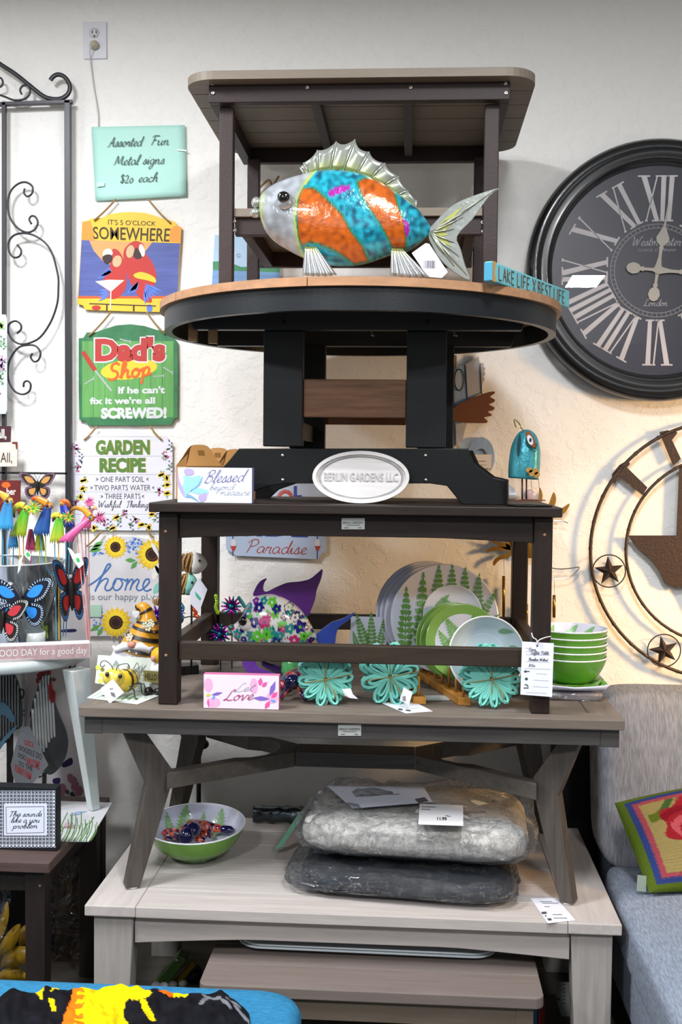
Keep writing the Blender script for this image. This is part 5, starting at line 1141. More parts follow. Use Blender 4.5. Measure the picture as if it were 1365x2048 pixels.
FL = [(538, 800, 48, 'p', 'n'), (455, 805, 42, 'n', 'w'), (815, 845, 48, 'n', 'g'), (770, 950, 44, 'p', 'w'), (480, 915, 44, 'g', 'w'), (555, 900, 40, 'g', 'k'), (735, 855, 40, 't', 'w'), (630, 960, 40, 'n', 'g'), (845, 920, 36, 'g', 'k'), (630, 700, 36, 'n', 'g'), (490, 690, 40, 'n', 'w'), (590, 650, 36, 'g', 'w'), (400, 700, 36, 't', 'p'), (620, 745, 32, 'g', 'p'), (525, 640, 30, 't', 'w'), (605, 905, 34, 't', 'g'), (660, 905, 34, 't', 'w'), (720, 690, 34, 'w', 'g'), (775, 770, 36, 'w', 'n'), (460, 640, 26, 'm', 'w'), (685, 860, 28, 'p', 'w'), (315, 900, 38, 't', 'p'), (270, 860, 22, 'p', 't'), (370, 940, 26, 'n', 'w'), (420, 900, 30, 't', 'p'), (830, 980, 30, 't', 'g'), (900, 960, 26, 'n', 'p'), (700, 940, 28, 'w', 'p'), (575, 745, 22, 'p', 'w'), (420, 760, 22, 'g', 'w'), (690, 760, 26, 'w', 'p'), (740, 730, 26, 't', 'w'), (870, 840, 24, 'w', 'k'), (540, 980, 34, 't', 'p'), (450, 980, 30, 'n', 'g'), (570, 850, 14, 't', 'w'), (660, 820, 24, 'g', 'p'), (700, 1010, 30, 'p', 'w'), (380, 830, 22, 'm', 'g'), (350, 740, 18, 'n', 'w'), (310, 950, 20, 'n', 'g')]
_r = random.Random(11)
for _i in range(75): FL.append((250 + 690*_r.random(), 615 + 400*_r.random(), 15 + 13*_r.random(), _r.choice('pntgtnm'), _r.choice('wwgk')))
def flcol(x, y):
    X, Y = (x - 400)*4.0147, (y - 1040)*4.0147
    for fx, fy, r, c, cc_ in FL:
        d = math.hypot(X - fx, Y - fy)
        if d < r*1.2:
            a = atan2(Y - fy, X - fx); rr_ = r*1.12*(.66 + .34*abs(cos(a*2.5 + fx)))
            if d < r*.24: return cv[cc_]
            if d < rr_: return mixc(cv[c], cv['w'], .5 if (c == 'w' and d > rr_*.8) else 0) if c != 'w' or d < rr_*.8 else cv['k']
    return cv['w']
NU, NV = 170, 110
def fpt(u, v):
    x = xa + (xb - xa)*u; a, b = at(top, x), at(bot, x); m = (a + b)/2; h = (b - a)/2; an = 2*pi*v
    th = .055*sqrt(max(0, 1 - (2*abs(u - .42)/1.18)**2))*min(1, h/28.); p = oY(x, m - h*cos(an), YF2); p.y += -th*sin(an); return p
g = G(); g.grid(fpt, NU, NV); cols = []
for j in range(NV + 1):
    for i in range(NU + 1):
        x = xa + (xb - xa)*i/NU; a, b = at(top, x), at(bot, x); cols.append(flcol(x, (a + b)/2 - (b - a)/2*cos(2*pi*j/NV)))
g.build('body', vmat(.12, 1., 0), t, colf=lambda i, v: cols[i])
def fin(P, c, name, Y=YF2, d=.008, rough=.2): g = G(); g.prism([oY(*K(*p), Y) for p in cr(P, 3, True)], (0, d, 0)); return g.build(name, mat(c, rough, coat=.6, bump=(25, .5)), t, bevel=.003)
fin([(430, 612), (440, 560), (480, 495), (538, 468), (515, 510), (510, 560), (535, 576), (600, 545), (700, 505), (800, 495), (880, 475), (940, 430), (985, 395), (975, 470), (940, 560), (925, 640), (890, 730), (862, 775), (800, 710), (720, 650), (600, 600), (520, 600)], '5a2a80', 'dorsal_fin')
fin([(925, 925), (990, 870), (1060, 820), (1150, 790), (1245, 740), (1200, 800), (1120, 860), (1095, 920), (1085, 1000), (1060, 1060), (980, 1020), (930, 960)], '3a4fae', 'tail_fin')
fin([(345, 1120), (430, 1120), (470, 1180), (600, 1235), (560, 1245), (480, 1230), (400, 1230), (350, 1190)], '6f3aa6', 'front_fin', YF2 - .04); fin([(500, 1130), (560, 1150), (640, 1170), (720, 1200), (640, 1238), (560, 1200), (500, 1170)], '3a2560', 'rear_fin', YF2 + .02)
c = oY(*K(365, 838), YF2 - .050); G().ell(c, (.019, .014, .020), 20, 12).build('eye_white', mat('dcdde0', .15, coat=.8), t)
c = oY(*K(345, 812), YF2 - .064); G().ell(c, (.0125, .007, .0145), 20, 12).build('eye', mat('060606', .05, coat=1.), t)
for q in ((255, 862), (250, 905)): c = oY(*K(*q), YF2 - .01); G().ell(c, (.013, .012, .009), 14, 10).build('lip', mat('2d5a50', .2, coat=.8), t)
# pink block
YL2 = 2.945
t = thing('box_sign', 'small pink and white block sign with butterflies reading Let Love', 'word sign', oZ(482, 1419, ZT))
a, b = oY(407, 1416, YL2), oY(559, 1352, YL2)
g = G(); g.box(a.x, b.x, YL2, YL2 + .028, ZT + .0005, b.z + .001); g.build('block', mat('b5668c', .5), t, bevel=.001)
g = G(); g.box(a.x + .001, b.x - .001, YL2 - .001, YL2, ZT + .0015, b.z); g.build('face_panel', mat('dccfdb', .5), t)
S = SY(YL2 - .001); g = G()
for x, y, rx2, ry2 in ((417, 1370, 9, 14), (427, 1405, 14, 10), (508, 1372, 8, 16), (545, 1395, 12, 12)): d_ell(g, x, y, rx2, ry2, S, .0004)
g.build('pink_wash', mat('dfa5c8', .5), t)
for c, LV in (('7d62b8', [(540, 1392, 551, 1362, 10), (540, 1398, 505, 1396, 9), (423, 1390, 446, 1385, 6)]), ('d9559a', [(543, 1396, 556, 1384, 9), (520, 1372, 522, 1355, 9), (524, 1374, 535, 1364, 8), (540, 1402, 530, 1418, 9), (418, 1416, 416, 1396, 4)]), ('6b9ad8', [(541, 1400, 553, 1404, 6), (425, 1400, 430, 1390, 5)]), ('c9c24a', [(412, 1392, 422, 1388, 6)])):
    g = G()
    for l in LV: d_leaf(g, *l, S, .0008)
    g.build('butterfly_print', mat(c, .5), t)
g = G(); d_hand(g, 'Let', 467, 1384, 8, S, .7, -.05, .45, None, width=38); g.build('grey_lettering', mat('8a8296', .5), t)
g = G(); d_hand(g, 'Love', 447, 1401, 10, S, 2.2, -.03, .4, .6, width=58); g.build('rose_lettering', mat('a8466f', .5), t)
# felt flower trivets
TEAL = mat('74c2b4', .85); TEAL2 = mat('5fae a1'.replace(' ', ''), .85)
def trivet(cx, cy, r, Y, n, label, rot=0., layers=5, tilt=.12, loops=2):
    c = oY(cx, cy, Y); R = r*Y/F; t = thing('felt_trivet', label, 'trivet', Vector((c.x, Y, ZT)), 'flower-shaped felt trivets'); del t['group']
    c.z = max(c.z, ZT + R*.93)
    for k in range(layers):
        g = G(); off = k*.0105; ro = rot + (k % 2)*.14 + k*.05; cz = c + Vector((-.002*k, off, .002*k))
        for i in range(n):
            a = ro + 2*pi*i/n
            for sc_ in ([1.0, .62] if loops == 2 else [1.0]):
                w = R*(2.35/n)*(.95 if sc_ == 1 else .45); r0, r1 = R*.10, R*(.97 if sc_ == 1 else .74)
                P = []
                for q in range(14):
                    th_ = 2*pi*q/14; lx_ = (r0 + r1)/2 - (r1 - r0)/2*cos(th_); ly = w*sin(th_)*(.55 + .45*(lx_ - r0)/(r1 - r0))*.8
                    P.append(cz + Vector((lx_*cos(a) - ly*sin(a), tilt*(lx_*sin(a) + ly*cos(a)), lx_*sin(a) + ly*cos(a))))
                g.tube(P, .0042, 4, True, flat=1.3)
        g.build('felt_layer', TEAL if k % 2 == 0 else TEAL2, t)
    TW = mat('a08040', .9); R2 = R*1.0
    for a in (.2, 1.6): 
        g = G(); P = [c + Vector((R2*cos(a), .0, R2*sin(a))), c + Vector((R2*.5*cos(a), -.008, R2*.5*sin(a))), c + Vector((0, -.010, 0)), c + Vector((-R2*.5*cos(a), -.008, -R2*.5*sin(a))), c + Vector((-R2*cos(a), .0, -R2*sin(a)))]
        g.tube(P, .0013, 5); g.build('twine', TW, t)
    for a in (-1.2, -.9): g = G(); g.tube([c + Vector((0, -.010, 0)), c + Vector((R*.25, -.014, -R*.3)), c + Vector((R*.42, -.012, R*a*.6))], .0011, 5); g.build('twine', TW, t)
    return t
trivet(652, 1360, 56, 3.03, 10, 'turquoise felt flower trivet bundle nearest the pink butterfly block', .1)
trivet(781, 1358, 60, 3.06, 8, 'turquoise felt flower trivet bundle with few wide petals, in the middle of the three', .3, loops=2)
trivet(984, 1357, 58, 3.03, 13, 'turquoise felt flower trivet bundle with many narrow petals, beside the long hang tag', .0, layers=6)
def tagcard(name, label, P, Y, bc=True, c='d9d9de', dz=0):
    g = G(); g.prism([oY(x, y, Y + (i % 2)*.002) for i, (x, y) in enumerate(P)], (0, .0005, 0)); o = g.build(name, mat(c, .6)); tag(o, label, 'tag'); return o
o = tagcard('paper_tag', 'small barcode tag tied to the middle felt trivet', [(808, 1374), (826, 1385), (818, 1411), (800, 1400)], 2.99)
g = G(); barcode(g, 805, 1392, 812, 1402, SY(2.988), 0); g.build('barcode', mat('3b3b40', .6), o)
tagcard('paper_tag', 'curled white paper tag beside the left felt trivet', [(684, 1378), (702, 1377), (706, 1388), (717, 1398), (700, 1396), (690, 1391)], 2.99)
P = [oZ(x, y, ZT + .001) for x, y in [(760, 1405), (830, 1404), (866, 1423), (812, 1427)]]
g = G(); g.prism(P, (0, 0, .0006)); o = g.build('price_card', mat('dcdfe6', .5)); tag(o, 'white price card lying flat in front of the middle felt trivet', 'card')
g = G(); S = SZ(ZT + .0025); d_line(g, [(797, 1418), (806, 1419)], 3, S, 0); d_line(g, [(812, 1420), (822, 1421)], 2.6, S, 0); g.build('lettering', mat('3b4148', .6), o)
P = [oZ(x, y, ZT + .001) for x, y in [(826, 1391), (900, 1391), (900, 1401), (826, 1401)]]
g = G(); g.prism(P, (0, 0, .0006)); o = g.build('price_card', mat('9aa09f', .5)); tag(o, 'narrow grey shelf label on the table between trivet and plate rack', 'card')
# plates
PW = mat('d3d6e6', .15, coat=.6); PWs = mat('d3d6e6', .15, coat=.6)
def plate(cx, cy, r, Y, label, kind='fern', nrm=(.16, -1, .30), ferns=(), edge='7fb04c', sq=False, group=None):
    n = Vector(nrm).normalized(); c = oY(cx, cy, Y); R = r*Y/F
    t = thing('fern_plate', label, 'plate', c - Vector((0, 0, R)), None)
    xd = Vector((1, 0, 0)); xd = (xd - n*xd.dot(n)).normalized(); up = n.cross(xd) if n.cross(xd).z > 0 else xd.cross(n)
    def SPl(x, y, off=0): q = c + xd*((x - cx)*Y/F) + up*((cy - y)*Y/F); rr_ = min(1, math.hypot(x - cx, y - cy)/r); return q + n*(off + .001 + (.012*max(0, (rr_ - .62)/.38) if kind != 'flat' else 0))
    g = G()
    if sq:
        q = r; P = []
        for sx, sy in ((-1, -1), (1, -1), (1, 1), (-1, 1)): P.append((cx + sx*q, cy + sy*q))
        g.prism([SPl(x, y, 0) - n*.004 for x, y in P], n*.004); g.build('plate_body', PW, t, bevel=.002)
        bound = lambda x, y: abs(x - cx) < q*.97 and abs(y - cy) < q*.97
    else:
        pr = [(0, 0), (R*.62, 0), (R*.97, .0115), (R, .013), (R*.985, .009), (R*.64, -.004), (R*.6, -.007), (R*.56, -.004), (0, -.004)]
        g.lathe(pr, c, 56, n, cap=False); g.build('plate_body', PW if kind != 'green' else mat('82ad55', .18, coat=.6), t)
        bound = None
        if kind == 'green':
            g = G(); d_ell(g, cx, cy, r*.74, r*.74, lambda x, y, off=0: c + xd*((x - cx)*Y/F) + up*((cy - y)*Y/F) + n*(off + .0035), .0005, 0, 40); g.build('white_centre', PWs, t)
    g = G()
    for f in ferns:
        x0, y0, x1, y1, w = f[:5]; d_fern(g, x0, y0, x1, y1, w, (lambda x, y, off=0: SPl(x, y, off) + n*(.0035 if kind == 'green' else 0)), .0012, f[5] if len(f) > 5 else 11)
    if g.f: g.build('fern_print', mat('6fa94a' if Y < 3.32 else '5f9440', .25, coat=.4), t)
    return t
FB = [(810, 1310, 812, 1176, 24), (842, 1310, 846, 1146, 25), (876, 1240, 877, 1130, 22), (905, 1235, 904, 1129, 20), (930, 1240, 930, 1133, 20), (953, 1245, 958, 1145, 20), (945, 1262, 994, 1178, 17), (935, 1270, 1000, 1226, 15), (870, 1300, 858, 1200, 20)]
for k in (3, 2, 1):
    plate(882 - k*8.5, 1236 - k*3 + 1, 106, 3.44 + k*.03, ['', 'large fern dinner plate directly behind the front large plate', 'large fern dinner plate third from the front in the rack', 'rearmost large fern dinner plate in the rack'][k], nrm=(.12, -1, .22), ferns=[(a - k*8.5, b, c_ - k*8.5, d_, w) for a, b, c_, d_, w in FB[:4]])
plate(889, 1237, 109, 3.42, 'largest front dinner plate with tall green ferns on white, in the rack', nrm=(.12, -1, .20), ferns=FB)
plate(738, 1270, 37, 3.46, 'square fern plate leaning behind the rack, left of the large round plates', kind='flat', sq=True, nrm=(.0, -1, .08), ferns=[(735, 1300, 712, 1225, 16), (745, 1305, 742, 1222, 16), (760, 1300, 768, 1236, 12), (718, 1305, 706, 1262, 10)])
plate(905, 1230, 60, 3.36, 'glossy white salad plate leaning on the large front dinner plate', kind='flat', nrm=(.12, -1, .20), ferns=[(868, 1226, 900, 1186, 12), (915, 1220, 880, 1195, 10)])
for k in (2, 1): plate(922 - k*8, 1285 - k*2, 76, 3.28 + k*.025, ['', 'green-rimmed salad plate behind the front green one', 'rearmost green-rimmed salad plate in the rack'][k], 'green', nrm=(.14, -1, .22))
plate(926, 1284, 76, 3.25, 'green-rimmed salad plate with fern centre just behind the pale bowl', 'green', nrm=(.14, -1, .22), ferns=[(935, 1310, 890, 1236, 26, 14), (930, 1320, 948, 1226, 24, 14), (915, 1325, 876, 1262, 20), (960, 1310, 975, 1255, 14)])
t = thing('fern_bowl', 'pale blue-white bowl standing on edge at the front of the plate rack', 'bowl', oY(965, 1390, 3.16))
n = Vector((.16, -1, .20)).normalized(); c = oY(966, 1311, 3.20)
SB = bowl_mesh(t, c, 78*3.16/F, .055, n, 'c9cfd8', 'b9c9d2', .45)
fern_on_bowl(t, SB, [(60, .72, 40, .94, 9), (20, .7, 8, .93, 8), (200, .7, 185, .92, 9)], '6f9f74')
# plate rack
t = thing('plate_rack', 'honey-coloured wooden dowel rack holding the fern plates upright', 'plate rack', oZ(930, 1410, ZT))
WD = mat('b07a35', .5, grain=(30, 5, 30), amt=.2)
a = oZ(930, 1411, ZT); bkx = -.16
for dx in (0, -.125):
    g = G(); p0 = a + Vector((dx, 0, 0)); p1 = p0 + Vector((bkx*.75, .42, 0)); w = Vector((.018, 0, 0))
    g.hexa([p0 - w, p0 + w, p1 + w, p1 - w], [q + Vector((0, 0, .022)) for q in (p0 - w, p0 + w, p1 + w, p1 - w)]); g.build('rail', WD, t, bevel=.002)
    for k in range(7): q = p0.lerp(p1, .03 + k*.15) + Vector((0, 0, .0225)); G().tube([q, q + Vector((0, 0, .055))], .0042, 8).build('dowel', WD, t)
# stack of bowls + square plates
t0 = []
bc = Vector((oY(1137, 1300, 3.24).x + .010, 3.26, ZT))
def sqplate(z, s, label, wrap=False, dx=0.):
    t = thing('square_plate', label, 'plate', bc + Vector((dx, 0, z - ZT)))
    c = bc + Vector((dx, -.01, 0)); N_ = 20
    def f(u, v):
        x, y = (u - .5)*2, (v - .5)*2; m = max(abs(x), abs(y)); e = max(0, (m - .72)/.28); sh = 1 - .05*(abs(x*y))**2
        return Vector((c.x + x*s*sh, c.y + y*s*sh, z + .003 + .020*e*e*(.6 + .4*abs(x*y))))
    g = G(); g.grid(f, N_, N_); g.build('plate_body', PW, t, solid=.004)
    g = G(); S_ = lambda x, y, off=0: f(min(1, max(0, x)), min(1, max(0, y))) + Vector((0, 0, .0028))
    for q in ((.9, .1, .45, .25, .09), (.95, .3, .5, .45, .09), (.6, .05, .25, .15, .08), (.9, .92, .55, .6, .09), (.93, .7, .6, .5, .08), (.3, .05, .1, .3, .07)): d_fern(g, *q, S_, 0, 12)
    g.build('fern_print', mat('6fa94a', .25), t); return t
s_ = .086
g = G(); cst = bc + Vector((-.012, -.01, 0)); g.box(cst.x - s_, cst.x + s_, cst.y - s_, cst.y + s_, ZT + .0005, ZT + .018); o = g.build('wrapped_plate_stack', mat('b5b6c8', .35), None, bevel=.004); tag(o, 'plastic-wrapped stack of white plates lowest on the table under the bowls', 'plates')
def wrapf(u, v):
    a = 2*pi*u; m = 1/max(abs(cos(a)), abs(sin(a))); n_ = noise.noise(Vector((cos(a)*6, sin(a)*6, v*4)))
    return Vector((cst.x - .006 + (s_ + .012 + .010*n_ + (.018 if cos(a) < -.6 else 0))*m*cos(a)*.98, cst.y + (s_ + .008 + .006*n_)*m*sin(a)*.98, ZT + .001 + .024*v))
g = G(); g.grid(wrapf, 60, 5, cu=True); g.build('plastic_wrap', clear('dcd8d4', .12, (30, .7)), o)
g = o
sqplate(ZT + .024, .100, 'white square fern plate under the stack of green bowls')
hB = .080
for k in range(5):
    z = ZT + .032 + k*.0205 ; t = thing('fern_bowl', ['bottom green bowl of the stack at the table right end', 'second green bowl from the bottom of the stack', 'middle green bowl of the five-bowl stack', 'second green bowl from the top of the stack', 'topmost fern-printed green bowl of the stack at the table right end'][k], 'bowl', Vector((bc.x, bc.y, z)), 'stacked green bowls')
    del t['group']
    SB = bowl_mesh(t, Vector((bc.x, bc.y, z)), .107, hB, (0, 0, 1), '5c9a2c', 'dcdcea', .5)
    if k == 4: fern_on_bowl(t, SB, [(95, .72, 70, .95, 12), (58, .75, 38, .95, 11), (25, .75, 10, .93, 9), (130, .7, 112, .95, 10), (-20, .6, -35, .9, 10)], '7cb56a')
# long hang tag
YT2 = 2.955
t = thing('hang_tag', 'long white hang tag with handwriting and small icons, strung round the right walnut-brown leg', 'tag', oY(1075, 1394, YT2))
g = G(); g.prism([oY(x, y, YT2) for x, y in [(1045, 1283), (1108.5, 1286.5), (1105, 1394), (1041.5, 1389)]], (0, .0006, 0)); g.build('card', mat('dde0ea', .5), t)
S = SY(YT2); g = G()
for y, x0, x1 in ((1296, 1051, 1065), (1303, 1052, 1100), (1309, 1052, 1101), (1323, 1052, 1100), (1337, 1050, 1102), (1347, 1073, 1095), (1360, 1068, 1098), (1373, 1066, 1098), (1385, 1053, 1094)): d_line(g, [(x0, y), (x1, y + 1.5)], .7, S)
g.build('ruled_line', mat('a0a5b0', .6), t)
for i, (y, w_, tx) in enumerate(((1302, 40, 'Kinsley'), (1309, 28, 'Table'), (1321, 38, 'Walnut'), (1334, 16, '$50'))):
    pass
HW['C'] = (1.0, [[(.95,1.6),(.7,2),(.2,1.5),(.1,.5),(.5,0),(1,.3)]]); HW['K'] = (1.2, [[(.2,2),(.1,0)],[(1.1,1.9),(.2,.9),(1.2,0)]]); 
g = G(); d_hand(g, 'Coffee Table', 1062, 1308, 3.0, S, .8, .03, .2, width=36) ; d_hand(g, 'Brazilian Walnut'.replace('z', 's'), 1058, 1321, 2.8, S, .8, .03, .2, width=38)
d_hand(g, 'Gar'.replace('G', 'C') + 'e', 1058, 1301, 2.8, S, .8, .03, .2, width=14); d_hand(g, '$50', 1057, 1333, 2.6, S, .8, .03, .2, width=14); g.build('handwriting', mat('3b3f48', .6), t)
g = G(); d_poly(g, rect(1049, 1341, 1054, 1345), S); d_poly(g, rect(1054, 1342, 1060, 1344), S, .0004); d_ell(g, 1053.5, 1358, 3, 3, S, .0004); d_line(g, [(1050, 1373 - 3), (1053, 1369), (1056, 1371), (1057, 1374)], 2, S); d_poly(g, rect(1048, 1375, 1058, 1377), S); d_ell(g, 1075.5, 1291.5, 2, 2, S); g.build('icon', mat('3a3f4a', .6), t)
G().tube([Vector(p) for p in cr([oY(1064, 1266, 2.968), oY(1067, 1275, 2.95), oY(1074, 1280, 2.95), oY(1075, 1291, 2.95), oY(1078, 1281, 2.95), oY(1092, 1275, 2.962), oY(1103, 1273, 2.972)], 3)], .0016, 6).build('string', mat('c9c9cc', .6), t)
# talavera lizard, green egg
t = thing('glazed_lizard', 'dark blue glazed ceramic lizard with orange flowers, behind the pink block sign', 'lizard figure', oZ(585, 1385, ZT))
def taco(i, v):
    n_ = noise.noise(v*60); n2 = noise.noise(v*60 + Vector((9, 3, 1)))
    return lin('d9602a') if n_ > .22 else (lin('c9483f') if n2 > .25 else lin('17164a'))
g = G(); z = ZT
P = [oZ(560, 1400, z), oZ(575, 1385, z), oZ(592, 1378, z), oZ(605, 1372, z), oZ(625, 1368, z)]
P = [p + Vector((0, .05, .028)) for p in P]; g.tube([Vector(p) for p in cr(P, 5)], [.012 + .016*sin(pi*i/20)**.6 for i in range(21)], 12); g.build('body', vmat(.08, 1.), t, colf=taco)
c = oY(585, 1364, 3.08); G().ell(c, (.026, .02, .022), 16, 10).build('head', mat('15143f', .08, coat=1.), t)
for dx, dy in ((-.02, -.02), (.03, -.03), (.06, .05)): g = G(); g.tube([c + Vector((dx*.5, 0, -.01)), c + Vector((dx, dy, -.03)), Vector((c.x + dx*1.5, c.y + dy, ZT + .006))], .007, 8); g.build('leg', vmat(.08, 1.), t, colf=taco)
t = thing('glass_egg', 'shiny green egg-shaped ornament between the floral fish and felt trivet', 'ornament', oZ(580, 1355, ZT)); c = oZ(580, 1360, ZT)
G().lathe([(0, 0), (.02, .004), (.028, .03), (.024, .06), (.012, .078), (0, .082)], c, 20).build('egg', mat('55b068', .15, coat=.8), t)
# metallic flowers behind (solar stakes)
def tinsel(px, py, Y, r, c1, c2, label, n=14):
    c = oY(px, py, Y); t = thing('metal_flower', label, 'flower ornament', Vector((c.x, Y, ZT)))
    for i in range(n):
        a = 2*pi*i/n; g = G(); d = Vector((cos(a), -.35, sin(a))); g.tube([c, c + d*r*.5, c + d*r], [r*.05, r*.13, r*.05], 6); g.build('petal', mat(c1 if i % 3 else c2, .15, .9), t)
    G().ell(c + Vector((0, -.012, 0)), r*.25, 10, 8).build('centre', mat(c2, .2, .8), t); G().tube([c + Vector((0, .004, 0)), Vector((c.x, Y + .01, ZT))], .002, 5).build('stem', mat('1a1a1a', .4), t)
tinsel(464, 1212, 3.52, .034, 'c026b0', '1f7f9a', 'magenta metallic flower above the back rail of the walnut-brown table'); tinsel(441, 1268, 3.50, .036, 'b022c0', '1e8aa0', 'magenta and teal metallic flower below the back rail')
tinsel(316, 1232, 3.4, .034, 'a02cc8', '6a3ad0', 'violet metallic flower just behind the gnome hat'); tinsel(355, 1225, 3.5, .028, '3a8ae0', '7a5ae8', 'blue metallic flower behind the left front leg')
def beads(pts, Y, c, label, r=.0065):
    g0 = thing('bead_string', label, 'beads', oY(*pts[-1], Y))
    g = G()
    for x, y in cr(pts, 4): g.ell(oY(x, y, Y), r, 8, 6)
    o = g.build('bead', mat(c, .1, .6, coat=.5), g0); o['kind'] = 'stuff'
beads([(432, 1192), (434, 1205), (432, 1215), (436, 1226)], 3.5, '9ad02a', 'lime green bead spray behind the back leg'); beads([(358, 1204), (366, 1215), (362, 1228), (364, 1240), (357, 1248)], 3.5, '4aa6d8', 'blue iridescent bead spray between the left table legs'); beads([(478, 1196), (484, 1204), (489, 1212)], 3.52, '42b8d0', 'turquoise bead spray above the floral fish snout')
beads([(385, 1217), (392, 1224), (390, 1230), (396, 1234)], 3.5, 'd8501a', 'orange metallic bead spray behind the square fish label')
# driftwood fish trio on a stand
t = thing('fish_sculpture', 'three wicker-wrapped wooden fish one above another on a black wire stand', 'fish sculpture', oZ(390, 1345, ZT))
YS2 = 3.30
WK = mat('a88455', .8, bump=(200, .6)); ROD = mat('151515', .4, .5)
def wfish(P0, P1, r, head, label):
    a, b = oY(*P0, YS2), oY(*P1, YS2); d = (b - a); L_ = d.length; d.normalize(); up = Vector((-d.z, 0, d.x)); up = up if up.z > 0 else -up
    hd = G(); n = 10
    hd.tube([a + d*L_*k for k in (.70, .76, .84, .92, .98, 1.0)], [r*.95, r, r*.92, r*.65, r*.28, r*.05], 12, flat=.6); o = hd.build('head', mat(head, .6, bump=(60, .4)), t)
    g = G(); g.tube([a + d*L_*k for k in (.0, .3, .55, .72)], [r*.25, r*.5, r*.8, r*.9], 8, flat=.5); g.build('spine', mat('7a5c38', .8), t)
    for k in range(11):
        q = .02 + k*.066; rr_ = r*(.30 + q*.95); c = a + d*L_*q; g = G(); g.tube([c + up*rr_*cos(j*pi/5) + Vector((0, 1, 0))*rr_*.6*sin(j*pi/5) + d*L_*.03*sin(j*pi/5*2 + k) for j in range(10)], r*.085, 5, True); g.build('wicker_wrap', WK, t)
    g = G(); c = a - d*L_*.02
    g.prism([c + Vector((0, -.004, 0)) + d*x*L_ + up*y*L_ for x, y in cr([(.05, 0), (-.10, .22), (-.16, .36), (-.05, .30), (.03, .10), (.05, .0), (.06, -.12), (0, -.34), (-.1, -.36), (-.08, -.14)], 2, True)], (0, .008, 0)); g.build('tail', mat(head, .6, bump=(60, .4)), t)
    g = G(); g.ell(a + d*L_*.86 + up*r*.3 + Vector((0, -r*.55, 0)), r*.12, 8, 6); g.build('eye', mat('111111', .3), t)
wfish((318, 1122), (415, 1128), .034, 'd5d1cb', ''); wfish((320, 1160), (397, 1172), .034, '7ab3a8', ''); wfish((306, 1205), (352, 1200), .022, 'cfcac2', '')
x = oY(381, 1200, YS2).x; G().tube([Vector((x, YS2 + .02, oY(381, 1120, YS2).z)), Vector((x, YS2 + .02, ZT + .02))], .0032, 8).build('rod', ROD, t)
for P in ([(352, 1192), (366, 1188), (381, 1186)], [(356, 1245), (368, 1236), (381, 1233), (390, 1234)], [(318, 1210), (335, 1203), (352, 1200)]): G().tube([oY(*p, YS2 + .02) for p in cr(P, 4)], .002, 5).build('wire', ROD, t)
a = oZ(398, 1348, ZT); g = G(); g.hexa([a + Vector(v) for v in ((-.085, -.05, .0005), (0.0, -.0, .0005), (-.02, .06, .0005), (-.105, .01, .0005))], [a + Vector(v) for v in ((-.085, -.05, .028), (0, 0, .028), (-.02, .06, .028), (-.105, .01, .028))]); g.build('base', mat('101010', .5), t, bevel=.002)
g = G(); g.prism([oY(x, y, YS2 - .05) for x, y in [(398, 1155), (415, 1179), (398, 1226), (381, 1207), (380, 1185)]], (0, .0006, 0)); o = g.build('paper_tag', mat('d5d6e2', .5)); tag(o, 'square white tag hanging from the top wicker fish', 'tag'); g = G(); d_poly(g, [(390, 1182), (402, 1196), (399, 1200), (392, 1192)], SY(YS2 - .051)); g.build('logo', mat('3fae8a', .5), o); G().tube([oY(403, 1145, YS2 - .045), oY(404, 1155, YS2 - .05), oY(400, 1160, YS2 - .05)], .0008, 4).build('string', mat('c5c5c5', .5), o)
# gnome with beehive hat
YG = 3.30
t = thing('garden_gnome', 'white-bearded gnome in a tall striped yellow beehive hat, left of the table leg', 'gnome', oZ(290, 1345, ZT))
K = lambda X, Y: (160 + X/4.875, 1060 + Y/4.875)
HY = mat('c98f1c', .35, coat=.3); HB = mat('231a14', .4, coat=.3)
pth = [(600, 1180), (620, 1090), (640, 1000), (655, 930), (660, 870), (650, 800), (620, 760), (585, 755), (562, 785)]; rad = [.073, .061, .047, .037, .028, .021, .018, .014, .008]
PP = cr([tuple(oY(*K(*p), YG)) for p in pth], 5); RRr = [r[0] for r in cr([(r,) for r in rad], 5)]
hat = G(); hat.tube([Vector(p) for p in PP], RRr, 24); hat.build('hat', HY, t)
for k in (1, 7, 12, 17, 25, 36):
    if k < len(PP) - 1: g = G(); g.tube([Vector(PP[k]), Vector(PP[min(len(PP) - 1, k + 1)]), Vector(PP[min(len(PP) - 1, k + 2)])], [RRr[k] + .0022, RRr[k + 1] + .0024, RRr[min(len(PP) - 1, k + 2)] + .0022], 24, caps=False); g.build('hat_stripe', HB, t)
g = G()
for i in range(18): a = pi + pi*i/17*1.0; g.tube([oY(*K(570, 1150), YG) + Vector((.055*cos(a)*1.0, -.035 + .02*sin(a), .0)), oY(*K(570, 1200), YG) + Vector((.065*cos(a), -.05, -.02 - .02*sin(i))), oY(*K(560, 1260), YG) + Vector((.06*cos(a), -.045, -.05 - .025*sin(-a)))], [.010, .015, .006], 6)
o = g.build('beard', mat('d9d8de', .6), t); o['kind'] = 'stuff'
for sg in (-1, 1): g = G(); c = oY(*K(510, 1140), YG - .06); g.tube([c, c + Vector((sg*.025, -.005, .003)), c + Vector((sg*.05, .002, -.010)), c + Vector((sg*.062, .01, .0))], [.010, .014, .010, .003], 8); g.build('moustache', mat('dedde2', .6), t)
G().ell(oY(*K(508, 1118), YG - .068), (.015, .011, .011), 12, 8).build('nose', mat('c78a78', .4), t)
G().ell(oY(*K(590, 1330), YG), (.055, .045, .055), 16, 12).build('torso', mat('cfd0cc', .5), t)
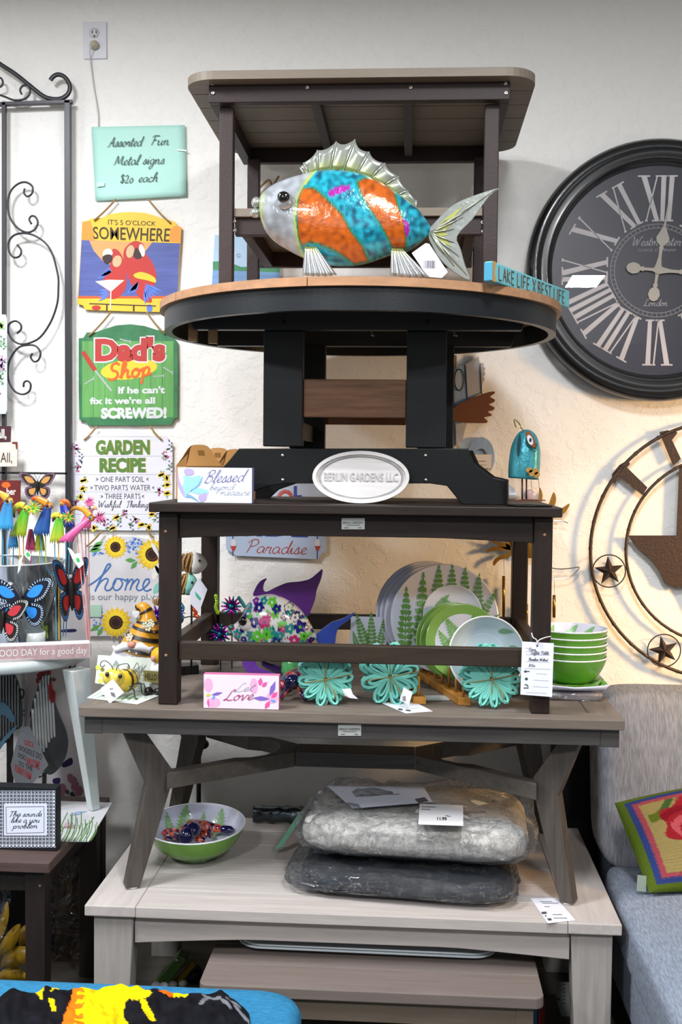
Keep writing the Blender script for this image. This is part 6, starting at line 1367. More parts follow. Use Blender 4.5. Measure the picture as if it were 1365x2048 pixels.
g = G(); c = oY(*K(545, 820), YG - .03); g.prism([c + Vector((x*.011, 0, z*.011)) for x, z in cr([(0, -1.3), (-.9, -.3), (-1., .5), (-.5, .9), (0, .5), (.5, .9), (1., .5), (.9, -.3)], 2, True)], (0, .008, 0)); g.build('heart', mat('d6d6da', .4), t, bevel=.002)
for x, y in ((700, 920), (665, 960), (640, 930), (490, 1035), (690, 900), (480, 1060)): c = oY(*K(x, y), YG - .055); g = G(); [g.ell(c + Vector((.006*cos(a), 0, .006*sin(a))), (.0042, .002, .0042), 6, 5) for a in (0, 1.3, 2.6, 3.9, 5.2)]; g.build('blossom', mat('d3d6c4', .5), t)
# second gnome with sign
t = thing('garden_gnome', 'small gnome with a Hello Bee sign, partly hidden by the left front table leg', 'gnome', oZ(318, 1372, ZT)); Y2 = 3.12
c = oY(322, 1340, Y2); G().ell(c + Vector((0, 0, 0)), (.032, .028, .03), 14, 10).build('beard', mat('d4d3d6', .6), t); G().ell(oY(322, 1311, Y2), (.03, .028, .025), 14, 10).build('hat', mat('d3a21d', .4), t); G().ell(oY(308, 1317, Y2 - .02), (.009, .008, .010), 10, 8).build('nose', mat('c89080', .4), t)
G().ell(Vector((c.x, Y2, ZT + .025)), (.034, .03, .026), 14, 10).build('body', mat('9a9a94', .5), t)
for px in (302, 322): p = oZ(px, 1386, ZT); G().ell(Vector((p.x, Y2 - .02, ZT + .012)), (.014, .018, .0115), 12, 8).build('boot', mat('1a1412', .3), t)
g = G(); g.prism([oY(x, y, Y2 - .04) for x, y in [(287, 1341), (322, 1344), (322, 1368), (287, 1362)]], (0, .006, 0)); o = g.build('sign_board', mat('77713f', .6), t); S = SY(Y2 - .0405); g = G(); d_text(g, 'HELLO BEE', [(290, 1346), (328, 1350), (328, 1363), (290, 1358)], S, .0005); g.build('lettering', mat('2b2818', .6), o)
# bee card + bee + napkin
t = thing('bee_card', 'upright white greeting card with bees and grey script, behind the tin bee', 'card', oZ(250, 1390, ZT)); Y3 = 3.14
g = G(); g.prism([oY(x, y, Y3) for x, y in [(196, 1310), (313, 1317), (313, 1375), (300, 1385), (190, 1366)]], (0, .001, 0)); g.build('card', mat('cfd8d2', .5), t)
S = SY(Y3); g = G(); 
for x, y in ((196, 1335), (203, 1350), (212, 1360), (201, 1362)): d_ell(g, x, y, 5, 5, S, .0005)
g.build('yellow_print', mat('cdd65a', .5), t); g = G(); d_line(g, cr([(250, 1345), (258, 1330), (262, 1345), (275, 1325), (280, 1345), (292, 1330)], 4), 1.4, S, .0007); d_hand(g, 'day', 270, 1350, 8, S, 1.5, 0, .3, width=30); g.build('script_lettering', mat('7d8583', .5), t)
g = G(); d_ell(g, 205, 1339, 4, 4, S, .0008); g.build('bee_print', mat('8a7a2a', .5), t)
g = G(); P = [oZ(x, y, ZT + .0008) for x, y in [(174, 1396), (215, 1370), (310, 1378), (318, 1392), (275, 1409)]]; g.prism(P, (0, 0, .0008)); o = g.build('paper_napkin', mat('c8cfc9', .6)); tag(o, 'striped pale napkin with leaf print lying under the tin bee', 'napkin')
g = G(); S = SZ(ZT + .0018)
for i in range(8): d_line(g, [(182 + i*12, 1395 + i*1.2), (205 + i*12, 1383 + i*.8)], 1.0, S, 0)
g.build('stripe_print', mat('6f9f94', .6), o); g = G(); [d_leaf(g, 235 + i*6, 1398, 245 + i*7, 1390 + (i % 2)*6, 4, S, 0) for i in range(6)]; g.build('leaf_print', mat('6f8f4a', .6), o)
t = thing('metal_bee', 'yellow and black tin bee with round black eyes and curled antennae, on the striped napkin', 'bee figure', oZ(240, 1400, ZT)); Y4 = 3.03
def beecol(i, v):
    q = (v.x - hx_)/.10; k = v.y
    return lin('1c1512') if (.42 < q < .50 or .66 < q < .72 or .86 < q < .91) else lin('d8b52a')
hx_ = oY(215, 1360, Y4).x
hc = oY(227, 1356, Y4); 
g = G(); g.ell(hc, (.030, .028, .028), 24, 14); g.build('head', mat('d5bf4a', .3, coat=.4), t)
ab = [oY(230, 1360, Y4 + .01), oY(245, 1362, Y4 + .03), oY(258, 1358, Y4 + .06), oY(268, 1352, Y4 + .09)]
PPb = [Vector(p) for p in cr(ab, 8)]; g = G(); g.tube(PPb, [.022 + .012*sin(pi*i/24*1.05) for i in range(25)], 20); 
seg = [(i//20) for i in range(25*20)]
g.build('abdomen', vmat(.3, .5), t, colf=lambda i, v: lin('1c1512') if (i//20) in (9, 10, 14, 15, 19, 20) else lin('c9a92a'))
for px in (214, 240): c = oY(px + .5, 1349 if px < 220 else 1352.5, Y4 - .030); G().ell(c, (.0062, .005, .0075), 12, 8).build('eye', mat('1a1010', .08, coat=1.), t)
for P in ([(228, 1342), (222, 1330), (212, 1322), (204, 1323), (201, 1330), (205, 1334), (210, 1330)], [(232, 1342), (236, 1332), (246, 1328), (256, 1328), (258, 1336), (252, 1341), (246, 1338)]): G().tube([oY(*p, Y4 - .01) for p in cr(P, 4)], .0012, 5).build('antenna', mat('1d1d1d', .4), t)
for k, P in enumerate(([(258, 1372), (268, 1380), (270, 1395), (276, 1398)], [(262, 1372), (280, 1365), (284, 1385), (292, 1392)], [(250, 1374), (240, 1388), (222, 1390), (204, 1392)], [(264, 1370), (288, 1368), (290, 1388), (297, 1391)])): G().tube([oY(x, y, Y4 + .02*k - .01) for x, y in cr(P, 3)], .0016, 5).build('leg', mat('1d1d1d', .4), t)
for P in ([(222, 1336), (232, 1320), (238, 1328), (240, 1344)], [(248, 1352), (270, 1338), (288, 1328), (276, 1342), (260, 1352)]): g = G(); g.prism([oY(x, y, Y4 + .02) for x, y in P], (0, .001, 0)); g.build('wing', clear('e8ecf0', .15), t)
g = G(); g.prism([oY(x, y, Y4 - .045) for x, y in [(226, 1358), (248, 1385), (219, 1408), (201, 1377)]], (0, .0006, 0)); o = g.build('paper_tag', mat('d9dae2', .5)); tag(o, 'square white tag hanging in front of the tin bee', 'tag'); g = G(); S = SY(Y4 - .0455); d_poly(g, [(221, 1384), (229, 1386), (231, 1394), (223, 1391)], S); d_line(g, [(219, 1378), (226, 1377)], 1.5, S); g.build('logo', mat('77757d', .5), o)
# ------------------------------------------------------------------ on the whitewashed table
ZB = WZ
t = thing('fern_bowl', 'wide lime green bowl with fern print holding a ceramic lizard, under the splay-legged table', 'bowl', oZ(395, 1725, ZB))
bc2 = oZ(392, 1712, ZB); 
SB = bowl_mesh(t, Vector((bc2.x, bc2.y, ZB + .007)), .153, .098, (0, -.09, 1), '5c9028', 'c6c9dc', .42)
fern_on_bowl(t, SB, [(128, .5, 112, .97, 22), (62, .5, 66, .95, 22), (150, .55, 140, .95, 15), (92, .6, 90, .9, 10)], '7fb36f')
t = thing('glazed_lizard', 'dark blue glazed ceramic lizard with orange and red flowers lying in the wide green bowl', 'lizard figure', Vector((bc2.x, bc2.y, ZB + .02)))
zc = ZB + .055
def bp(px, py, z): return oZ(px, py, z)
def tac2(i, v):
    n_ = noise.noise(v*75); n2 = noise.noise(v*75 + Vector((9, 3, 1)))
    return lin('d9602a') if n_ > .16 else (lin('b8403a') if n2 > .22 else (lin('cfd0c8') if abs(n2) < .03 else lin('17164a')))
def gt(P, r, m='f', nm='leg'):
    g = G(); q = [Vector(p) for p in cr(P, 5)]; n_ = len(q) - 1; rs = [c[0] for c in cr([(x,) for x in r], 5)]; g.tube(q, rs, 14)
    g.build(nm, vmat(.08, 1.) if m == 'f' else mat('14123f', .07, coat=1.), t, colf=tac2 if m == 'f' else None)
gt([bp(385, 1680, zc + .02), bp(372, 1665, zc + .035), bp(385, 1655, zc + .035), bp(405, 1652, zc + .03), bp(425, 1655, zc + .02), bp(443, 1658, zc + .015)], [.012, .022, .024, .019, .015, .012], 'f', 'body')
gt([bp(368, 1668, zc + .034), bp(385, 1660, zc + .04), bp(398, 1656, zc + .036)], [.012, .024, .012], 'b', 'back')
gt([bp(442, 1658, zc + .015), bp(452, 1659, zc + .015), bp(462, 1660, zc + .015), bp(468, 1661, zc + .015)], [.011, .013, .012, .004], 'b', 'tail_tip')
c = bp(373, 1672, zc + .03); G().ell(c, (.023, .022, .026), 18, 12).build('head', mat('14123f', .07, coat=1.), t)
gt([bp(360, 1675, zc + .015), bp(345, 1672, zc + .01), bp(330, 1680, zc)], [.012, .013, .009], 'f'); gt([bp(355, 1665, zc + .02), bp(340, 1662, zc + .015), bp(325, 1668, zc + .005)], [.01, .011, .008], 'f'); gt([bp(388, 1668, zc + .01), bp(397, 1678, zc + .005), bp(410, 1682, zc)], [.010, .012, .010], 'f'); gt([bp(400, 1665, zc + .01), bp(415, 1670, zc + .005), bp(424, 1672, zc)], [.009, .010, .008], 'f')
# wrapped cushions
def slab(name, c4, z0, z1, m, root, n=26, puff=.02, amp=.004, seed=0, k=3.2):
    """superellipse cushion through four ground corners"""
    a, b, c, d = [Vector(p) for p in c4]
    def f(u, v):
        th_ = pi*(v - .5); a_ = 2*pi*u
        def sp(x, p): return math.copysign(abs(x)**p, x)
        ex = sp(cos(a_), .35)*cos(th_)**.35; ey = sp(sin(a_), .35)*cos(th_)**.35; ez = sp(sin(th_), .75)
        p0, p1 = (ex + 1)/2, (ey + 1)/2; q = (a*(1 - p0) + b*p0)*(1 - p1) + (d*(1 - p0) + c*p0)*p1
        n_ = noise.noise(Vector((q.x*9 + seed, q.y*9, ez*1.5))); n2 = noise.noise(Vector((q.x*30 + seed, q.y*30, ez*5)))
        zz = (z0 + z1)/2 + (z1 - z0)/2*ez + (amp*n_*2 if ez > 0 else 0)
        o = Vector(((ex)*amp*n2*1.2, (ey)*amp*n2*1.2, max(0, ez)*amp*n2)); return Vector((q.x, q.y, zz)) + o
    g = G(); g.grid(f, n*3, n, cu=True); return g.build(name, m, root)
TWEED = mat('d6d4ce', .9, grain=(420, 420, 420), amt=.45)
def gpt(px, py, z): return oZ(px, py, z)
z0, z1 = ZB + .004, ZB + .068
t = thing('wrapped_cushion', 'dark charcoal seat cushion in clear plastic, lower of the two on the whitewashed table', 'cushion', gpt(800, 1800, ZB))
q = [gpt(590, 1796, ZB), gpt(1030, 1826, ZB), gpt(1010, 1700, ZB), gpt(635, 1690, ZB)]
slab('cushion', q, z0, z1, mat('24282e', .7), t, seed=3)
q2 = [gpt(556, 1792, ZB), gpt(1046, 1832, ZB), gpt(1018, 1695, ZB), gpt(620, 1685, ZB)]
FILM = clear('fafbfc', .02, (30, 1.0), rough=.06, milk=.02)
slab('plastic_wrap', q2, z0 - .003, z1 + .006, FILM, t, n=40, amp=.011, seed=8)
g = G(); g.prism([oY(x, y, gpt(800, 1790, ZB).y - .004) for x, y in [(926, 1755), (983, 1758), (982, 1766), (926, 1763)]], (0, .001, 0)); g.build('label', mat('c9cbc8', .5), t)
t = thing('wrapped_cushion', 'thick white tweed seat cushion in clear plastic, upper of the two on the whitewashed table', 'cushion', gpt(820, 1740, ZB + .08))
zA, zB_ = z1 + .020, z1 + .135
ym = zA
q = [gpt(592, 1715, zA), gpt(1062, 1748, zA), gpt(1045, 1640, zA), gpt(645, 1630, zA)]
slab('cushion', q, zA, zB_, TWEED, t, seed=1, amp=.003)
q2 = [gpt(578, 1716, zA), gpt(1078, 1752, zA), gpt(1062, 1630, zA), gpt(640, 1624, zA)]
slab('plastic_wrap', q2, zA - .004, zB_ + .012, clear('fcfcfd', .0, (30, 1.0), rough=.06, milk=.02), t, n=40, amp=.013, seed=5)
S = SZ(zB_ + .016)
g = G(); g.prism([S(x, y) for x, y in [(840, 1608), (927, 1611), (927, 1652), (837, 1649)]], (0, 0, .0006)); o = g.build('price_card', mat('d4d3d6', .5), t); g = G(); d_line(g, [(843, 1613), (872, 1614)], .8, S, .002); d_line(g, [(843, 1618), (862, 1619)], .8, S, .002); d_text(g, '11.95', (875, 1634, 894, 1640), S, .002, .03); g.build('lettering', mat('3c3c40', .5), o)
g = G(); g.prism([S(x, y) for x, y in [(655, 1572), (848, 1574), (866, 1604), (705, 1617)]], (0, 0, .0006)); o = g.build('paper_sheet', mat('c4c7d4', .5), t); g = G(); d_poly(g, [(830, 1598), (850, 1594), (858, 1602), (838, 1606)], S, .002); d_line(g, [(720, 1590), (800, 1588)], .8, S, .002); g.build('logo', mat('4b4b55', .5), o)
P = [gpt(x, y, ZB + .003) for x, y in [(548, 1702), (572, 1696), (600, 1640), (596, 1634)]]
g = G(); g.prism([oY(x, y, 3.30) for x, y in [(549, 1700), (566, 1692), (612, 1622), (598, 1628)]], (0, .02, 0)); tag(g.build('folded_card', mat('6fa58b', .6)), 'sea green folded card leaning against the white tweed cushion', 'card')
P = [oZ(x, y, ZB + .0006) for x, y in [(1062, 1797), (1113, 1796), (1152, 1841), (1096, 1847)]]
g = G(); g.prism(P, (0, 0, .0006)); t = g.build('price_card', mat('cfcfd6', .5)); tag(t, 'white printed card lying beside the right foot of the splay-legged table', 'card')
S = SZ(ZB + .002); g = G()
for y, x0, x1 in ((1803, 1080, 1105), (1806, 1085, 1118), (1813, 1090, 1100), (1829, 1106, 1125), (1836, 1108, 1135)): d_line(g, [(x0, y), (x1, y)], .8, S, 0)
d_poly(g, [(1083, 1824), (1093, 1823), (1095, 1827), (1085, 1828)], S, 0); d_poly(g, [(1090, 1831), (1093, 1830), (1094, 1834)], S, 0); d_poly(g, [(1095, 1837), (1102, 1836), (1105, 1840), (1098, 1841)], S, 0); g.build('lettering', mat('45454c', .5), t)
# foil packet behind, black stand rod
a = oY(509, 1637, 3.62); g = G(); a.z = ZB + .001
def fp(u, v):
    p = a + Vector((.20*u, 0, 0)); an = 2*pi*v; r = .026 + .006*noise.noise(Vector((u*8, cos(an)*2, sin(an)*2)))
    return Vector((p.x, p.y - .02 + r*cos(an)*.8, ZB + .032 + r*1.05*sin(an)))
t = thing('foil_packet', 'dark foil-wrapped packet lying behind the cushions at the back of the whitewashed table', 'packet', a); g.grid(fp, 30, 16); g.build('packet', mat('4b5258', .18, .85, bump=(40, .8)), t)
t = thing('stand_rod', 'thin black metal stand rod rising behind the left table legs', 'stand', Vector((oY(396, 1900, 3.80).x, 3.80, 0)))
x = t.location.x; G().tube([Vector((x, 3.80, .01)), Vector((x, 3.80, oY(396, 1462, 3.8).z))], .0085, 10).build('rod', mat('141414', .4, .4), t)
G().lathe([(0, 0), (.05, .001), (.05, .008), (0, .012)], (x, 3.80, .0005), 24).build('foot', mat('141414', .4), t); G().ell(Vector((x + .012, 3.78, oY(404, 1488, 3.78).z)), (.028, .02, .020), 16, 10).build('knob', mat('121212', .4), t)
# ------------------------------------------------------------------ below the whitewashed table
t = thing('bench', 'taupe low bench with rounded front corners tucked under the whitewashed table', 'bench', oZ(745, 2040, 0))
zb = .305; BX0, BX1 = oZ(396, 1970, zb).x, oZ(1087, 1985, zb).x; BY0 = oZ(1080, 1997, zb).y - .0; BY1 = BY0 + .50
TP = mat('6f6560', .5, grain=(5, 60, 60), amt=.12); TPd = mat('655b50', .55, grain=(5, 60, 60), amt=.12)
for i in range(4):
    P = clip_y(rr(BX0, BX1, BY0, BY1, .025), BY0 + i*.125 + (.0008 if i else 0), BY0 + (i + 1)*.125 - (.0008 if i < 3 else 0)); G().prism([Vector((p[0], p[1], zb - .03)) for p in P], (0, 0, .03)).build('plank', TP, t, bevel=.003)
for y in (BY0 + .02, BY1 - .045): G().box(BX0 + .06, BX1 - .06, y, y + .025, zb - .09, zb - .031).build('apron', TPd, t)
for x in (BX0 + .02, BX1 - .07):
    for y in (BY0 + .018, BY1 - .07): G().box(x, x + .045, y, y + .05, 0, zb - .031).build('leg', TPd, t, bevel=.002)
g = G()
for k in range(2): pass
for k in range(2):
    P = [oZ(x, y + k*2, zb + .05) for x, y in cr([(478, 1895), (620, 1893), (800, 1893), (985, 1910), (992, 1922), (900, 1918), (700, 1908), (560, 1902)], 3, True)]
    P = rr(-.47 + k*.004, .25, BY0 + .185, BY0 + .44, .07)
    g = G(); g.prism([Vector((x, y, zb + .0115 + k*.0085 - .006*(x - .25))) for x, y in P], (0, 0, .006)); tag(g.build('serving_tray', mat('b9c2c6', .35), None, bevel=.003), ['lower of two thin white trays on the taupe bench', 'upper of two thin white trays on the taupe bench'][k], 'tray')
g = G(); g.box(-.40, .16, BY0 + .24, BY0 + .40, zb + .0005, zb + .0105); tag(g.build('dark_board', mat('2b2725', .6)), 'dark board under the white trays on the taupe bench', 'board')
# green case, yellow tube, stones, chain of blocks, toy bricks row
def leanbox(name, P, Y, d, c, label, cat, rough=.35):
    g = G(); g.prism([oY(x, y, Y) for x, y in P], (0, d, 0)); o = g.build(name, mat(c, rough), bevel=.003); return tag(o, label, cat)
t = thing('green_case', 'green rectangular case leaning under the left of the whitewashed table', 'case', oY(340, 1970, 3.35)); g = G(); Yg = 3.32
g.prism([oY(x, y, Yg) for x, y in [(304, 1972), (334, 1975), (374, 1920), (356, 1910)]], (0, .05, 0)); g.build('case', mat('4f7a38', .35), t, bevel=.004); G().lathe([(.007, 0), (.006, .002), (0, .003)], oY(355, 1921, Yg), 14, (0, -1, 0)).build('stud', mat('9aa0a8', .3, .8), t)
g = G(); g.tube([oY(346, 1972, 3.36), oY(388, 1926, 3.36)], .011, 10); tag(g.build('yellow_tube', mat('b39424', .4)), 'yellow tube leaning beside the green case', 'tube')
g = G(); g.ell(oY(387, 1948, 3.42), (.028, .03, .03), 14, 10); tag(g.build('dark_ball', mat('1b2a38', .3)), 'dark blue ball behind the yellow tube', 'ball')
for i, (x, y, c) in enumerate(((312, 1971, 'b5b6bc'), (328, 1972, 'c2c3ca'), (346, 1970, '5f5c56'), (366, 1968, '5a5c50'))):
    g = G(); g.ell(oY(x, y, 3.2), (.014, .014, .011), 12, 8); tag(g.build('polished_stone', mat(c, .4)), ['pale stone at the left end by the green case', 'pale stone second from left by the green case', 'grey stone below the yellow tube', 'olive grey stone right of the yellow tube'][i], 'stone')
g = G(); g.prism([oY(x, y, 3.8) for x, y in [(305, 1880), (343, 1880), (343, 1944), (307, 1944)]], (0, .01, 0)); tag(g.build('grey_panel', mat('5c5a62', .6)), 'grey panel hanging on the back wall below the whitewashed table', 'panel')
t = thing('chain_organizer', 'white plastic chain of overlapping clips hanging at the right under the whitewashed table', 'clip strip', oY(1130, 2048, 3.3))
for i in range(6):
    y = 1964 + i*7.5; g = G(); g.prism([oY(x, yy, 3.30 - i*.004) for x, yy in [(1112 + (i > 3)*2, y), (1146 + i*.6, y + 1), (1147 + i*.6, y + 11 + (30 if i == 5 else 0)), (1113 + (i > 3)*14, y + 10 + (30 if i == 5 else 0))]], (0, .003, 0)); o = g.build('clip', mat('8d8f8c', .5), t, bevel=.001)
    g = G(); d_ell(g, 1130, y + 5, 2, 1, SY(3.296 - i*.004), 0, 0, 8); g.build('slot', mat('222222', .5), o)
cols_ = ['1c2a1c', '7a3a1c', '2f3f33', '10162c', '1d2f6a', '3c1018', 'c9a51c', '4a4a44', '1c3a5a', '6a2020']
for i in range(10):
    g = G(); a = oY(942 + i*15, 2040, 3.15); g.box(a.x, a.x + .019, 3.15, 3.20, .0005 + .0, .115 + (.004 if i == 6 else 0)); tag(g.build('bottle_carton', mat(cols_[i], .4)), ['dark green', 'orange-brown', 'grey-green', 'navy', 'royal blue', 'dark crimson', 'bright yellow', 'grey', 'steel blue', 'brick red'][i] + ' carton in the row below the bench edge', 'carton')
tag(G().box(-.88, .50, 3.86, 3.93, .0, .30).build('dark_base_strip', mat('1d1b19', .8)), 'dark box added low along the wall to darken it behind the whitewashed table', 'shelf')  # added box that darkens the wall base behind the tables
# ------------------------------------------------------------------ sofa at the right
CL = mat('83858c', .95, fibre=(260, 30, 30)); CLb = mat('79818f', .95, fibre=(220, 40, 220))
t = thing('sofa', 'light blue-grey upholstered sofa with loose cushions at the right of the tables', 'sofa', Vector((1.3, 3.0, 0)))
def cushion(name, x0, x1, y0, y1, z0, z1, r, m, root, puff=0., tilt=None, n=18):
    cx_, cy_, cz_ = (x0 + x1)/2, (y0 + y1)/2, (z0 + z1)/2; hx, hy, hz = (x1 - x0)/2, (y1 - y0)/2, (z1 - z0)/2
    g = G()
    def f(u, v):
        a_ = 2*pi*u; th_ = pi*(v - .5); sp = lambda x, p: math.copysign(abs(x)**p, x)
        x = sp(cos(a_), .22)*abs(cos(th_))**.22; y = sp(sin(a_), .22)*abs(cos(th_))**.22; z = sp(sin(th_), .30)
        pf = puff*(1 - x*x)*(1 - abs(z if hy < hz else y)**2)
        p = Vector((cx_ + hx*x, cy_ + hy*y - (pf if hy < hz and y < 0 else 0), cz_ + hz*z + (pf if hy >= hz and z > 0 else 0)))
        if tilt: p.y += (p.z - z0)*tilt
        return p
    g.grid(f, 72, 36, cu=True); return g.build(name, m, root)
cushion('seat_base', .60, 2.1, 2.15, 3.66, .12, .36, .04, CLb, t)
cushion('seat_cushion', .585, 1.35, 2.12, 3.40, .30, .455, .05, CLb, t, .02)
cushion('seat_cushion', 1.36, 2.1, 2.12, 3.40, .30, .455, .05, CLb, t, .02)
cushion('back_cushion', .578, 1.32, 3.30, 3.50, .43, .955, .05, CL, t, .03, .22)
cushion('back_cushion', 1.33, 2.05, 3.30, 3.50, .43, .955, .05, CL, t, .03, .22)
cushion('back_frame', .64, 2.1, 3.62, 3.80, .12, .86, .04, CLb, t)
for x, y in ((.68, 2.25), (.68, 3.6), (2.0, 2.25), (2.0, 3.6)): G().lathe([(.018, 0), (.025, .13)], (x, y, 0), 14).build('leg', mat('1c1614', .4), t)
g = G(); g.tube([Vector((.60 + .0, 2.2 + i*.1, .435 - .012)) for i in range(12)], .003, 5); g.build('piping', mat('6f7888', .9), t)
# hooked rose pillow
def pil_col(u, v):
    e = min(u, v, 1 - u, 1 - v); n_ = noise.noise(Vector((u*60, v*60, 0)))*.012; e += n_*.4
    def sh(c, s=.18): c = lin(c); k = 1 + s*sin(v*300)*.5 + s*noise.noise(Vector((u*90, v*90, 1))); return tuple(x*k for x in c)
    if e < .055: return sh('50621c')
    if e < .10: return sh('2c3b70')
    if e < .135: return sh('94404a')
    x, y = (u - .50) + n_, (v - .43) + n_; r = math.hypot(x, y*1.0); a = atan2(y, x)
    if r < .27 + .03*sin(a*7 + 1): 
        q = sin(a*3 + r*26)
        return sh('b05058') if (q > .55 and r < .22) else (sh('7a1420') if q < -.6 else sh('8e1f28'))
    if .16 < u < .40 and abs(v - .17 - .15*sin(u*9)) < .045: return sh('3f5a2a') if u > .25 else sh('56641e')
    if u > .8 and v > .7: return sh('3f5a2a')
    return sh('8f8050')
p00 = oY(1230, 1606, 3.26); p01 = Vector((p00.x + .36, 3.29, p00.z + .075)); 
p10 = oY(1300, 1792, 3.05); p10.z = max(p10.z, .475); p11 = Vector((p10.x + .42, 3.10, p10.z + .01))
t = thing('throw_pillow', 'hooked wool pillow with a red rose on gold and green-blue-red borders, on the sofa', 'pillow', p10)
nrm = (p11 - p10).cross(p00 - p10).normalized(); nrm = nrm if nrm.z > 0 else -nrm
N_ = 120
def pf(u, v, s=1):
    q = (p00*(1 - u) + p01*u)*(1 - v) + (p10*(1 - u) + p11*u)*v; b = (max(0, sin(pi*u))*max(0, sin(pi*v)))**.45
    pin = .03*(sin(pi*u)*(1 if v > .5 else -1)*abs(v - .5)*-1); h = .062*b + .0035*abs(sin(v*N_*.9))*b
    return q + nrm*(h*s)
g = G(); g.grid(lambda u, v: pf(u, v), N_, N_); cc_ = [pil_col(i/N_, j/N_) for j in range(N_ + 1) for i in range(N_ + 1)]
g.build('hooked_front', vmat(.95, 0, 0, (350, .9), spec=.1), t, colf=lambda i, v: cc_[i])
g = G(); g.grid(lambda u, v: pf(u, v, -.35) + nrm*.0, 20, 20); g.build('cloth_back', mat('9a9e94', .9), t)
g = G(); g.prism([oY(x, y, p10.y + .02) for x, y in [(1276, 1750), (1294, 1752), (1293, 1784), (1274, 1782)]], (0, .001, 0)); g.build('care_tag', mat('8d9a8d', .7), t)
# plain black box between stack and sofa at the back
g = G(); g.box(.505, .625, 3.66, 3.92, 0, .80); tag(g.build('black_box', mat('0a0a0b', .6)), 'narrow black box standing in the gap between the table stack and sofa', 'cabinet')
# ------------------------------------------------------------------ left: dark side table and what stands on it
t = thing('side_table', 'dark brown low side table at the bottom left, carrying the white stool and box sign', 'table', Vector((-1.3, 3.2, 0)))
LZ = .56; lx1 = -.972; 
for i in range(4): G().box(-1.75, lx1, 2.888 + i*.15 + .0008, 2.888 + (i + 1)*.15 - .0008, LZ - .028, LZ).build('plank', mat('4a3c38', .5, grain=(5, 60, 60), amt=.2), t, bevel=.002)
DK = mat('241e1c', .5, grain=(60, 60, 6), amt=.25)
for x in (lx1 - .075, -1.72):
    for y in (2.91, 3.40): G().box(x, x + .055, y, y + .055, 0, LZ - .0285).build('leg', DK, t, bevel=.002)
G().box(-1.665, lx1 - .076, 2.92, 2.94, LZ - .09, LZ - .0285).build('apron', DK, t); G().box(lx1 - .05, lx1 - .03, 2.966, 3.399, LZ - .09, LZ - .0285).build('apron', DK, t)
c = oY(80, 1772, 2.91); G().ell((c.x, 2.909, c.z), (.0045, .003, .0045), 10, 8).build('plug', mat('57483f', .5), t)
# white round stool
t = thing('round_stool', 'white round-topped stool with tapering legs at the left, holding the glass bucket', 'stool', Vector((-1.32, 3.4, LZ)))
SW = mat('c3cbcb', .3, coat=.4); sz_ = 1.058; sc_ = Vector((-1.325, 3.40, 0)); sr = .305
G().lathe([(0, sz_ - .036), (sr - .012, sz_ - .036), (sr, sz_ - .028), (sr, sz_ - .004), (sr - .004, sz_), (0, sz_)], sc_, 72, cap=False).build('seat', SW, t)
for i, a in enumerate((-35, 95, 215)):
    ca, sa = cos(radians(a)), sin(radians(a)); g = G(); tx, ty = -sa, ca
    top_ = sc_ + Vector((ca*.215, sa*.215, sz_ - .037)); bot_ = Vector((sc_.x + ca*.385, sc_.y + sa*.36, LZ + .001))
    if i == 0: bot_ = oZ(188, 1619, LZ + .0045); top_ = Vector((oY(153, 1333, 3.27).x, 3.27, sz_ - .037))
    def qd(c, w, d): return [c + Vector((tx*w*s1 + ca*d*s2, ty*w*s1 + sa*d*s2, 0)) for s1, s2 in ((-1, -1), (1, -1), (1, 1), (-1, 1))]
    g.hexa(qd(bot_, .016, .012), qd(top_, .035, .024)); g.build('leg', SW, t, bevel=.003)
# good day block
t = thing('word_block', 'long white block with mauve face reading Good Day for a good day, on the stool', 'word sign', oY(90, 1310, 3.2))
yA, yB_ = 3.135, 3.24; e0, e1 = oY(-20, 1322, yA), oY(181, 1296, yB_); e0.z = e1.z = sz_ + .0005; d = (e1 - e0); L_ = d.length; d.normalize(); n = Vector((d.y, -d.x, 0)); hh = .052
g = G(); Q = [e0, e1, e1 - n*.035, e0 - n*.035]; g.hexa(Q, [q + Vector((0, 0, hh)) for q in Q]); g.build('block', mat('c9c6c8', .5), t, bevel=.004)
def Sg(u, v, off=0): return e0 + d*(L_*u) + Vector((0, 0, hh*(1 - v))) + n*(.0006 + off)
g = G(); g.face([Sg(0, .12), Sg(.985, .12), Sg(.985, .92), Sg(0, .92)]); g.build('mauve_face', mat('a58a8c', .6, grain=(60, 60, 6), amt=.2), t)
g = G(); d_text(g, 'GOOD DAY for a good day', [(.03, .28), (.965, .28), (.965, .80), (.03, .80)], Sg, .0006, -.0); d_poly(g, [(.03, .84), (.42, .84), (.42, .87), (.03, .87)], Sg, .0006); g.build('lettering', mat('d3cfcf', .5), t)
# glass bucket
bx, by = oY(-2, 1200, 3.42).x, 3.42
t = thing('glass_bucket', 'clear glass bucket full of parrot stakes standing on the white stool', 'bucket', Vector((bx, by, sz_)))
zt_ = oY(60, 1128, by - .1).z; R0, R1 = .150, .205
G().lathe([(0, sz_ + .002), (R0, sz_ + .002), (R1, zt_), (R1 - .004, zt_), (R0 - .004, sz_ + .008), (0, sz_ + .008)], (bx, by, 0), 56, cap=False).build('glass_wall', clear('fafbfb', .02), t)
G().tube([Vector((bx + (R1 - .002)*cos(2*pi*i/56), by + (R1 - .002)*sin(2*pi*i/56), zt_)) for i in range(56)], .0028, 6, True).build('rim', mat('c9cccc', .1, .2), t)
x = oY(108, 1200, 3.44).x; tag(G().lathe([(.022, sz_ + .009), (.024, sz_ + .24)], (x, 3.44, 0), 20).build('steel_cylinder', mat('7d7a76', .25, .9)), 'brushed steel cylinder standing inside the glass bucket at the right', 'cylinder')
